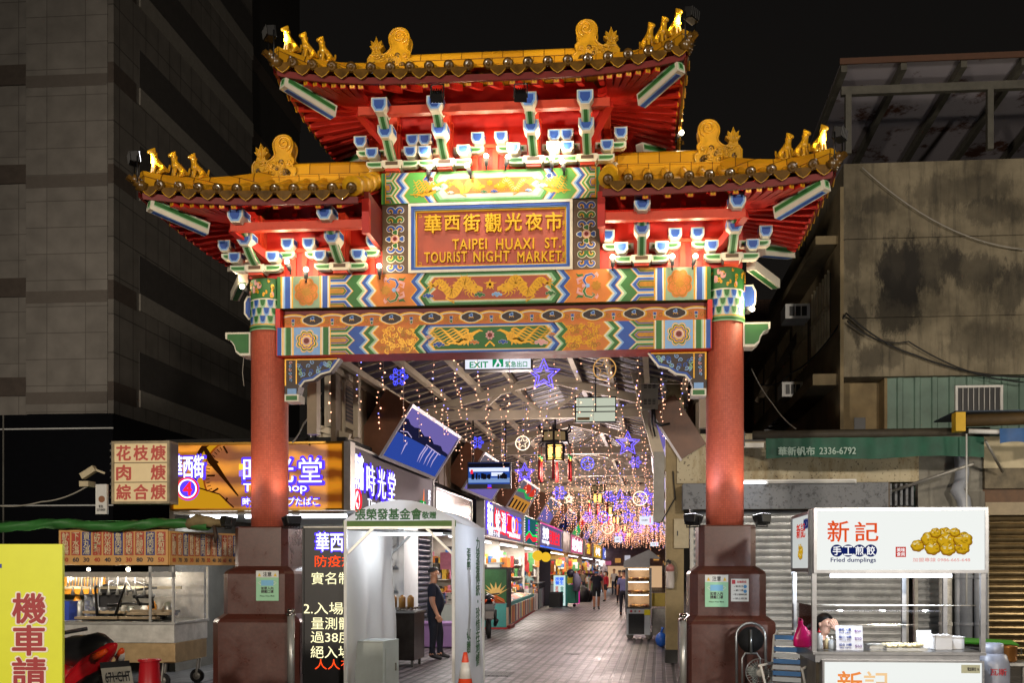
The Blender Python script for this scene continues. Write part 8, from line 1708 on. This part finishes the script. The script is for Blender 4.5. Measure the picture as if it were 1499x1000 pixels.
for x in (-.14,.14):
    for y in (-.12,.16): m=MB(); m.box(x-.02,x+.02,y-.02,y+.02,0,zs_-.03,DARKM); m.build('leg',st)
# gas bottle and wok stand right of the cart
o=thing('gas_cylinder','grey gas cylinder with red lettering at the right of the cart','gas cylinder',bpos(1452,-2.3)); m=MB(); GG=mat('grey gas paint','#8a90a0',.4,var=.2); zt_=az(945,o.location.x,-2.3); m.lathe([(.15,0),(.17,.03),(.17,zt_-.2),(.14,zt_-.1),(.07,zt_-.06)],(0,0,0),GG,22); m.build('bottle_body',o); m=MB(); m.lathe([(.11,zt_-.09),(.11,zt_+.02),(.1,zt_+.02),(.1,zt_-.09)],(0,0,0),GG,18); m.tube([(0,0,zt_-.06),(0,0,zt_+.0)],.02,P['gold'],8); m.build('valve_guard',o); text(o,'瓦斯',MATS['notice red'],(0,-.172,zt_-.26),.07,.16,bold=.02)
o=thing('wok_stand','round wok stove with a green tray on top behind the cart','stove',bpos(1425,-1.2)); m=MB(); z=az(945,o.location.x,-1.2); m.lathe([(.2,0),(.2,z-.2),(.34,z-.12),(.36,z-.08),(.0,z-.1)],(0,0,0),STEEL2,24); m.build('burner',o); m=MB(); m.lathe([(.2,z-.1),(.38,z+.0),(.36,z+.01),(.18,z-.08)],(0,0,0),BLK,24); m.build('wok',o); m=MB(); m.add([(-.35,-.2,z+.04),(.45,-.15,z+.0),(.5,.2,z+.03),(-.3,.2,z+.07)],[(0,1,2,3)],mat('green tray','#4fae2c',.4)); m.add([(-.35,-.2,z+.055),(.45,-.15,z+.015),(.5,.2,z+.045),(-.3,.2,z+.085)],[(0,1,2,3)],MATS['green tray']); m.build('tray',o)
o=thing('copper_pot','copper coloured pot behind the gas cylinder','pot',bpos(1470,-1.7)+Vector((0,0,az(967,4,-1.7)))); m=MB(); m.lathe([(.12,0),(.13,.02),(.13,.16),(.135,.17),(.12,.165),(.12,.02)],(0,0,0),mat('copper','#a8703a',.3,metal=.8,var=.2),20); m.build('pot_body',o); m=MB(); m.tube([(.13,0,.12),(.18,0,.14),(.18,0,.08),(.13,0,.08)],.008,BLK,6); m.build('handle',o)
bb=thing('side_table','steel side table under the copper pot','table',bpos(1470,-1.7)); zz=az(967,4,-1.7)-.002; m=MB(); m.box(-.2,.3,-.2,.2,zz-.03,zz,STEEL2); m.build('tabletop',bb)
for x in (-.17,.27):
    for y in (-.17,.17): m=MB(); m.box(x-.015,x+.015,y-.015,y+.015,0,zz-.03,STEEL2); m.build('leg',bb)
# ================================================================ THINGS IN THE LANE
# glass snack cart on the right of the lane
CYP=gpos(948,937); CYP.z=0; kd=dep(CYP.x,CYP.y)/FPX
sk_=thing('snack_cart','grey roofed glass snack cart with three lit shelves in the lane','food cart',CYP,-PHI); u=lambda px: (px-933)*kd*1.0
def kz(py): return EYE+(PPY-py)*kd
GRY=mat('cart grey paint','#77797c',.45,var=.12); PW=mat('cart white steel','#b4bcc0',.4,var=.1); x0,x1=u(917),u(952); 
CYP2=Vector((ax(933,CYP.y),CYP.y,0)); sk_.location=CYP2
m=MB(); m.box(x0,x1,0,.8,kz(930),kz(891),PW); m.build('base_cabinet',sk_); m=MB(); m.box(u(920),u(943),-.012,0,kz(929),kz(899),BLK)
for i in range(12): m.box(u(921),u(942),-.016,-.012,kz(928)+i*.037,kz(928)+i*.037+.012,DARKM)
m.build('vent_grille',sk_); m=MB(); m.box(u(943),u(952),-.006,0,kz(901),kz(893),mat('yellow sticker','#d8cc20',.5)); m.flat(circ(u(924),kz(895.5),.03,12),-.005,MATS['notice red']); m.flat(circ(u(930),kz(895.5),.025,12),-.005,mat('grey knob','#6a6a60',.5)); m.flat(circ(u(936),kz(895.5),.02,10),-.005,OC); m.build('stickers',sk_)
m=MB()
for x in (x0,x1):
    for y in (0,.55): m.box(x-.025,x+.025,y-.0,y+.03,kz(891),kz(832),GRY)
for z in (891,870,851): m.box(x0,x1,0,.58,kz(z)-.02,kz(z),GRY)
m.box(x0,x1,.55,.58,kz(891),kz(832),mat('lit cart back','#c8a888',.5)); m.build('shelves',sk_)
m=MB(); rp=[(u(913),kz(831)),(u(913),kz(822)),(u(950),kz(805)),(u(966),kz(817)),(u(966),kz(818.5)),(u(951),kz(818)),(u(951),kz(831))]; m.prism(rp,-.06,.75,GRY); m.build('roof',sk_)
random.seed(9); m=MB(); FOOD=[mat('food '+c,c,.6,var=.3) for c in ('#b07a3a','#8a4a22','#c89a5a','#6a3a1c')]
for z in (891,870,851):
    for i in range(14): m.ball((random.uniform(x0+.08,x1-.08),random.uniform(.1,.45),kz(z)+.05),random.uniform(.04,.07),random.choice(FOOD),7,4,(1.3,1,.6))
m.build('snacks',sk_); m=MB(); m.tube([(x0+.05,.08,kz(834)),(x1-.05,.08,kz(834))],.012,BULB,6); m.tube([(x0+.05,.08,kz(852.5)),(x1-.05,.08,kz(852.5))],.01,BULB,6); m.tube([(x0+.05,.08,kz(871.5)),(x1-.05,.08,kz(871.5))],.01,BULB,6); m.build('shelf_lights',sk_)
for z in (833,852,871): lamp('POINT',CYP2+Vector(((x0+x1)/2,.2,kz(z)-.06)),3.5,(1,.8,.55),.06,name='shelf_light')
m=MB(); m.box(x0,x1,-.008,-.003,kz(891),kz(832),GLASS); m.build('glass_front',sk_)
m=MB(); m.box(x1+.03,u(985),.1,.8,kz(931),kz(892),STEEL2); m.box(x1+.03,u(983),.3,.6,kz(889),kz(869),mat('brass pan','#8a7a3a',.4,metal=.6)); m.build('side_counter',sk_); 
for px in (922,950): m=MB(); m.lathe([(.0,-.03),(.08,-.03),(.09,0),(.08,.03),(.0,.03)],(u(px),.06,.09),STEEL2,16,'Y'); m.bar((u(px),.06,.09),(u(px),.06,kz(930)),.05,.06,PW); m.build('wheel',sk_)
o=thing('plastic_bag','blue tied plastic bag on the ground behind the pillar','bag',gpos(968,948)); m=MB(); m.ball((0,0,.16),.17,mat('blue plastic bag','#2a62c0',.3,var=.2,bump=.6,bscale=9),14,8,(.75,.75,.95)); m.build('bag_body',o); m=MB(); m.tube([(0,0,.3),(.02,0,.38),(.04,0,.42)],[.03,.02,.04],MATS['blue plastic bag'],8); m.build('knot',o)
o=thing('fire_extinguisher','white and red fire extinguisher wrapped in clear plastic on the pillar','fire extinguisher',at(981,862,PY-.12)); m=MB(); m.lathe([(.07,0),(.075,.03),(.075,.3)],(0,0,0),mat('extinguisher white','#b8b0aa',.4),16); m.lathe([(.075,.3),(.075,.38),(.03,.43)],(0,0,0),mat('extinguisher red','#a86a66',.4),16); m.build('cylinder',o); m=MB(); m.tube([(0,0,.42),(0,0,.48),(-.05,-.02,.5)],.018,BLK,8); m.tube([(.02,0,.46),(-.1,0,.48),(-.13,0,.34),(-.12,0,.22)],.014,BLK,6); m.build('hose',o); m=MB(); m.ball((.02,.02,.28),.15,mat('clear wrap','#7a7468',.2,alpha=.25,var=0,bump=.5,bscale=12),12,8,(.8,.5,1.5)); m.build('wrap',o)
# poster cabinet
TEALC=mat('teal crate','#3f8f8a',.5,var=.15); WOOD=mat('pale wood','#a07a50',.55,var=.2)
def lpos(px,py): return gpos(px,py)
p=gpos(724,921); o=thing('poster_cabinet','dark tall cabinet with an orange and green picture panel at the left of the lane','cabinet',p,-PHI+R(0)); k=dep(p.x,p.y)/FPX; w=19*k; h=90*k; m=MB(); m.box(-w,w,0,.7,.12,h,DARKM); m.box(-w-.03,w+.1,-.1,.7,0,.1,mat('red plinth board','#7a2420',.6)); m.build('case',o)
m=MB(); PIC=[mat('picture '+n,c,.4,var=.3,scale=3) for n,c in (('green','#2c5a34'),('orange','#b0541c'),('straw','#c8a860'),('navy','#1c2448'))]; m.rect(-w*.92,w*.92,.45,h-.06,-.004,PIC[0]); m.flat([(-w*.85,.48),(w*.9,.48),(w*.75,h*.48),(0,h*.56),(-w*.8,h*.5)],-.007,PIC[1]); 
for i in range(7): a=-1.2+i*.4; m.flat([(w*.1-.08,h*.55),(w*.1+.08,h*.55),(w*.1+.42*math.sin(a),h*.60+.36*math.cos(a)*.8)],-.010-.0008*i,PIC[2])
m.rect(-w*.3,w*.6,h*.36,h*.42,-.018,PIC[3]); m.box(-w*.92,w*.92,-.006,0,.15,.42,mat('white papers','#b8b4ac',.6,var=.3)); m.build('picture_panel',o); m=MB(); m.box(-w*.6,w*.4,.0,.3,h,h+.08,WHITEM); m.box(-w*.5,w*.6,.05,.35,h+.08,h+.14,STEEL); m.build('stacked_goods',o)
# book tables
random.seed(77)
BK_=[mat('book '+c,c,.5,var=.15) for c in ('#c8b090','#b04a3a','#d8d0c0','#4a7a8a','#c88a4a','#8a2c3a','#e0c878','#5a5a6a')]
def stand(px0,px1,py,lab,h,bins=True,s_in=.0):
    a,b_=gpos(px0,py[0]),gpos(px1,py[1]); d=(b_-a); L=d.length; o=thing('book_stand',lab,'stall',a,math.atan2(d.y,d.x),'stalls of books and goods along the left shops'); return o,L
o,L=stand(742,787,(922,893),'teal book stand with slanted trays of magazines',.75)
m=MB(); m.box(0,L,.02,.9,.05,.72,TEALC); m.box(0,L,0,.95,.0,.06,mat('red base strip','#a02a2a',.6)); m.build('crate_base',o); m=MB()
for i in range(int(L/.5)):
    m.box(.05+i*.5,.45+i*.5,-.01,.02,.1,.6,BK_[(i*3)%8]); 
m.build('front_boxes',o); m=MB()
for r in range(3):
    for i in range(int(L/.22)):
        x=.03+i*.22; y=.05+r*.3; z=.74+r*.17; m.add([(x,y,z),(x+.18,y,z),(x+.18,y+.24,z+.12),(x,y+.24,z+.12)],[(0,1,2,3)],random.choice(BK_)); m.box(x,x+.18,y,y+.24,z-.08,z-.005,random.choice(BK_))
m.build('magazine_trays',o)
o,L=stand(789,807,(893,880),'low dark counter with a glass top and toys',.9)
m=MB(); m.box(0,L,0,.8,.02,.85,mat('dark counter','#2c2a30',.4,var=.15)); m.box(0,L,.0,.8,.85,1.1,GLASS); m.box(-.02,L,-.02,.82,1.1,1.12,STEEL); m.build('counter',o); m=MB()
for i in range(40): m.box(*(lambda x,y,w_:(x,x+w_,y,y+w_))(random.uniform(.05,max(L-.2,.1)),random.uniform(.05,.6),random.uniform(.06,.15)),.86,.9+random.random()*.15,random.choice(GOODC))
for i in range(22): m.ball((random.uniform(.1,L-.2),random.uniform(.2,.7),1.2+random.random()*.7),random.uniform(.07,.13),random.choice((GOODC[0],GOODC[0],GOODC[1],GOODC[3],GOODC[6])),7,5)
m.build('toys',o)
m=MB(); 
for px,py,lab in ((787,814,'round yellow paper lamp under the shop signs'),(799,816,'second round yellow paper lamp, farther right')):
    p=at(px,py,SF(-2.4,st_of(px,-2.4)).y); o=thing('paper_lamp',lab,'lamp',p,0,'yellow paper lamps'); m=MB(); m.ball((0,0,0),.2,emit('yellow lamp paper','#f0c030',1.0),14,9); m.build('globe',o); m=MB(); m.tube([(0,0,.19),(0,0,.6)],.01,DARKM,5); m.build('cord',o)
p=gpos(769,905); p.z=0; o,FR=person('man in a grey green shirt standing among the book stands',gpos(774,893),R(-140)+R(0),1.70,cloth('grey green','#8aa8a4'),cloth('dark blue trousers','#20263a'),sleeve=.65,fingers=False,pose={'elL':(.14,-.03,.63),'wrL':(.12,-.1,.56),'paL':(.11,-.13,.55)}); mask(o,FR,mat('orange mask','#d8a05a',.7))
p=gpos(819,889); o=thing('light_box','white and teal lit standing light box with red lettering','sign',p,R(-14)); k=dep(p.x,p.y)/FPX; m=MB(); m.box(-9*k,9*k,0,.3,.05,46*k,emit('pale teal box','#d8f4ee',.9)); m.build('lightbox',o); m=MB(); m.box(9*k,9*k+.02,0,.3,.05,46*k,TEALC); m.box(-9*k,9*k,-.01,.3,0,.05,DARKM); m.build('frame',o); text(o,'按摩\n養生',E_B,(0,-.004,38*k),11*k,13*k,bold=.05); vtext(o,'足底按摩',LRD,(-4*k,-.004,18*k),24*k,5*k,bold=.04); vtext(o,'全身指壓',emit('teal print','#1a8a78',.7),(4*k,-.004,18*k),24*k,5*k,bold=.04)
p=gpos(841,886); o=thing('light_box','magenta lit standing light box beside a black covered heap','sign',p,R(-14)); k=dep(p.x,p.y)/FPX; m=MB(); m.box(-5*k,5*k,0,.3,.05,31*k,emit('magenta box','#e0209a',.9)); m.build('lightbox',o); vtext(o,'歡唱',E_W,(0,-.004,17*k),20*k,7*k,bold=.05)
m=MB(); m.box(-5.6*k,5.6*k,-.01,.31,31*k,32*k,DARKM); m.build('frame',o)
p=gpos(851,882); o=thing('covered_heap','black tarpaulin heap beside the magenta light box','heap',p); m=MB(); m.ball((0,.3,.35),.55,mat('black tarp','#101014',.5,bump=.6,bscale=6),14,8,(.8,.9,.95)); m.ball((.2,.6,.3),.45,MATS['black tarp'],12,7,(.9,1,.9)); m.build('cover',o)
p=gpos(822,892); o=thing('green_trolley','green trolley loaded with a yellow crate and grey coats','trolley',gpos(831,889),R(-14)); k=.025; m=MB(); m.box(-.25,.3,.1,.7,.15,1.0,mat('green trolley paint','#2f7a64',.5)); m.build('frame',o); m=MB(); m.box(-.2,.3,.1,.6,1.05,1.3,mat('yellow crate','#c8c020',.5)); m.build('crate',o); m=MB(); m.tube([(.35,.1,1.5),(.4,.15,1.2),(.36,.1,.7)],[.1,.2,.14],cloth('grey coat','#77758c'),10); m.ball((.05,.3,1.5),.2,mat('dark helmet','#2a2a38',.4),10,6); m.build('coats',o)
for x in (-.2,.25): m=MB(); m.lathe([(0,-.03),(.07,-.03),(.07,.03),(0,.03)],(x,.2,.07),BLK,12,'Y'); m.build('wheel',o)
p=gpos(797,892); o=thing('speaker_box','low black box on the lane edge before the dark shop','box',gpos(812,891),R(-10)); m=MB(); m.box(-.25,.25,0,.5,.03,.7,DARKM); m.build('case',o,.01); m=MB(); m.box(-.2,.2,-.012,0,.1,.62,BLK); m.build('grille',o)
p=gpos(893,862); o=thing('display_rack','white framed rack with pink and white posters far down the lane','rack',p,R(4)); k=dep(p.x,p.y)/FPX; m=MB(); m.box(-9*k,9*k,0,.1,.15,27*k,NWH); m.build('panel',o); m=MB()
for i in range(4):
    for j in range(2): m.rect((-8+4.2*i)*k,(-5+4.2*i)*k,(3+12*j)*k,(13+12*j)*k,-.01,random.choice((E_P,MATS['magenta box'],MATS['notice blue'],DARKM)))
m.build('posters',o); m=MB(); frame(m,-9.5*k,9.5*k,.1,28*k,.06,-.02,.1,WHITEM); m.build('frame',o)
# scooter parked behind the tent
p=gpos(716,936); o=dup(so,p,R(100),'dark scooter half hidden behind the right wall of the tent'); 
for c in [c for c in bpy.data.objects if c.parent==o and c.name.startswith(('number_plate',))]: bpy.data.objects.remove(c)
DKP=mat('charcoal scooter paint','#1c1d24',.25,coat=.5)
for c in [c for c in bpy.data.objects if c.parent==o and c.name.startswith('body_panels')]:
    c.data=c.data.copy()
    for i,mm in enumerate(c.data.materials):
        if mm==RED: c.data.materials[i]=DKP
# grill cart seen through the tent
p=gpos(586,978); o=thing('grill_cart','dark steel grill cart with jars and skewers seen through the tent','food cart',p,-PHI); m=MB(); m.box(-.36,.24,0,.7,.12,.92,mat('sooty steel','#4a443e',.35,metal=.7,var=.5,scale=3)); m.build('body',o); m=MB(); m.box(-.38,.26,-.02,.72,.92,.95,STEEL); random.seed(2)
for i in range(50): m.bar((random.uniform(-.3,.2),random.uniform(0,.65),.98),(random.uniform(-.3,.2),random.uniform(0,.65),1.0),.02,.02,random.choice((STEEL,BLK,P['brown'])))
m.build('grill_top',o); m=MB()
for i in range(3): m.lathe([(.06,0),(.06,.2),(.05,.22),(.02,.25)],(-.2+i*.15,.3,.97),mat('amber jar','#a8783a',.3),12)
m.build('jars',o); m=MB(); m.box(-.42,-.34,-.18,.0,.45,.98,WHITEM); m.rect(-.41,-.35,.6,.9,-.184,MATS['notice blue']); m.build('canister',o)
for x in (-.3,.18):
    for y in (.1,.6): m=MB(); m.box(x-.02,x+.02,y-.02,y+.02,0,.12,STEEL2); m.build('leg',o)
p=gpos(632,958); o=thing('storage_box','lilac plastic storage box against the dark shutter','box',gpos(628,950),-PHI); m=MB(); LIL=mat('lilac plastic','#8a6a9a',.45,var=.1); m.box(-.55,.6,.0,.6,.02,.5,LIL); m.build('box_body',o,.03); m=MB(); m.box(-.57,.62,-.02,.62,.5,.55,LIL); m.build('lid',o,.01)
p=gpos(632,945); o=thing('glass_counter','glass display counter with rows of pipes behind the man in navy','counter',gpos(640,940),-PHI); m=MB(); m.box(-.7,.9,0,.6,.02,.85,mat('pale counter','#9aa09c',.4,var=.1)); m.build('base',o); m=MB(); m.box(-.7,.9,.0,.6,.9,1.25,GLASS); m.build('glass_case',o); m=MB()
for j in range(4):
    for i in range(14): m.box(-.66+i*.11,-.60+i*.11,.05+j*.13,.12+j*.13,.87+j*.07,.90+j*.07,DARKM if (i+j)%2 else WHITEM)
m.build('goods',o)
lamp('AREA',SF(-2.0,6.9,2.5),70,(1,.95,.88),(.6,2.5),target=SF(-2.0,6.9,0),name='shop_light')
lamp('AREA',Vector((ax(400,3.0),2.9,2.5)),55,(.9,.95,1),(2.6,.3),target=Vector((ax(400,3.0),2.9,0)),name='corner_shop_light')
o=thing('tube_lamp','bright tube lamps under the orange clock sign','lamp',(0,0,0)); m=MB()
for i in range(3): xa=ax(262+i*82,1.9); m.tube([(xa,2.3,2.5),(xa+.75,2.3,2.5)],.03,TUBE,8)
m.build('tubes',o); m=MB(); m.box(ax(260,2.3),ax(505,2.3),2.25,2.42,2.53,2.56,WHITEM); m.build('batten',o)
# ================================================================ WIRES
WB=mat('black cable','#0b0b0c',.6); WG=mat('pale cable','#8f8a80',.6)
def wire(label,pts,r,mm,sag=0,n=14):
    P_=[]; 
    for i in range(len(pts)-1):
        a,b=Vector(pts[i]),Vector(pts[i+1])
        for j in range(n): u=j/n; P_.append(a.lerp(b,u)-Vector((0,0,sag*4*u*(1-u))))
    P_.append(Vector(pts[-1])); m=MB(); m.tube(P_,r,mm,5); o=m.build('cable'); tag(o,label,'cable'); return o
wire('pale cable sagging across the concrete wall of the old building',[at(1262,185+60,BY-.1),at(1500,345+20,BY-.1)],.012,WG,.3)
wire('black cable drooping from the window corner across the old building',[at(1238,458,BY-.1),at(1340,520,BY-.1),at(1500,552,BY-.1)],.016,WB,.1)
wire('second black cable below the first on the old building',[at(1240,470,BY-.12),at(1330,500,BY-.12),at(1500,560,BY-.12)],.012,WB,.15)
wire('black cable from the old building to the alley',[at(1238,460,BY-.1),at(1160,545,7),at(1108,560,9)],.016,WB,.15)
wire('pale cable hanging in the alley behind the right column',[at(1100,540,6),at(1130,590,5.5),at(1165,628,5)],.012,WG,.05)
wire('pale cable from the bullet camera to the left',[at(128,712,1.1),at(60,735,1.0),at(-20,738,.9)],.012,WG,.05)
wire('loose pale cables hanging under the green beam end of the left column',[at(357,522,.0),at(355,545,.0),at(357,565,.0)],.006,WG,0,4)
wire('grey cable hanging from the corner bracket to the orange clock sign',[at(470,575,1.5),at(445,620,1.8),at(425,650,2.0)],.014,WG,.05)
wire('black cable beside the cream post above the orange sign',[at(455,575,1.6),at(452,610,1.9),at(453,652,2.0)],.016,WB,0)
wire('cable along the right pillar to the conduit box',[at(985,690,PY-.05),at(988,730,PY-.05),at(968,765,PY-.05)],.01,WB,0)
# steel posts and beams above the left corner shop
o=thing('shop_scaffold','cream posts and slanted beams standing on the corner shop roof behind the left column','scaffold',(0,0,0)); m=MB()
for px0,px1,py0,py1,Y,mm in ((475,492,528,625,2.6,TRUSS),(494,497,528,640,2.5,STEEL2),(452,456,560,655,2.4,STEEL2),(517,524,528,640,2.5,TRUSS)):
    a=at(px0,py1,Y); b_=at(px1,py0,Y); m=MB(); m.box(a.x,b_.x,Y,Y+.15,a.z,b_.z,mm); m.build('post',o)
m=MB(); m.bar(at(440,560,2.9),at(475,622,2.9),.12,.16,FRM); m.bar(at(470,635,2.5),at(515,650,2.5),.3,.14,TRUSS); m.bar(at(470,628,2.3),at(512,640,2.3),.1,.1,TRUSS); m.bar(at(495,615,2.5),at(520,628,2.5),.06,.08,TRUSS); m.build('beams',o); m=MB(); a=at(478,628,2.55); b_=at(518,655,2.55); m.box(a.x,b_.x,2.55,2.9,b_.z,a.z,BEIGE); m.build('junction_box',o)
flush_texts()
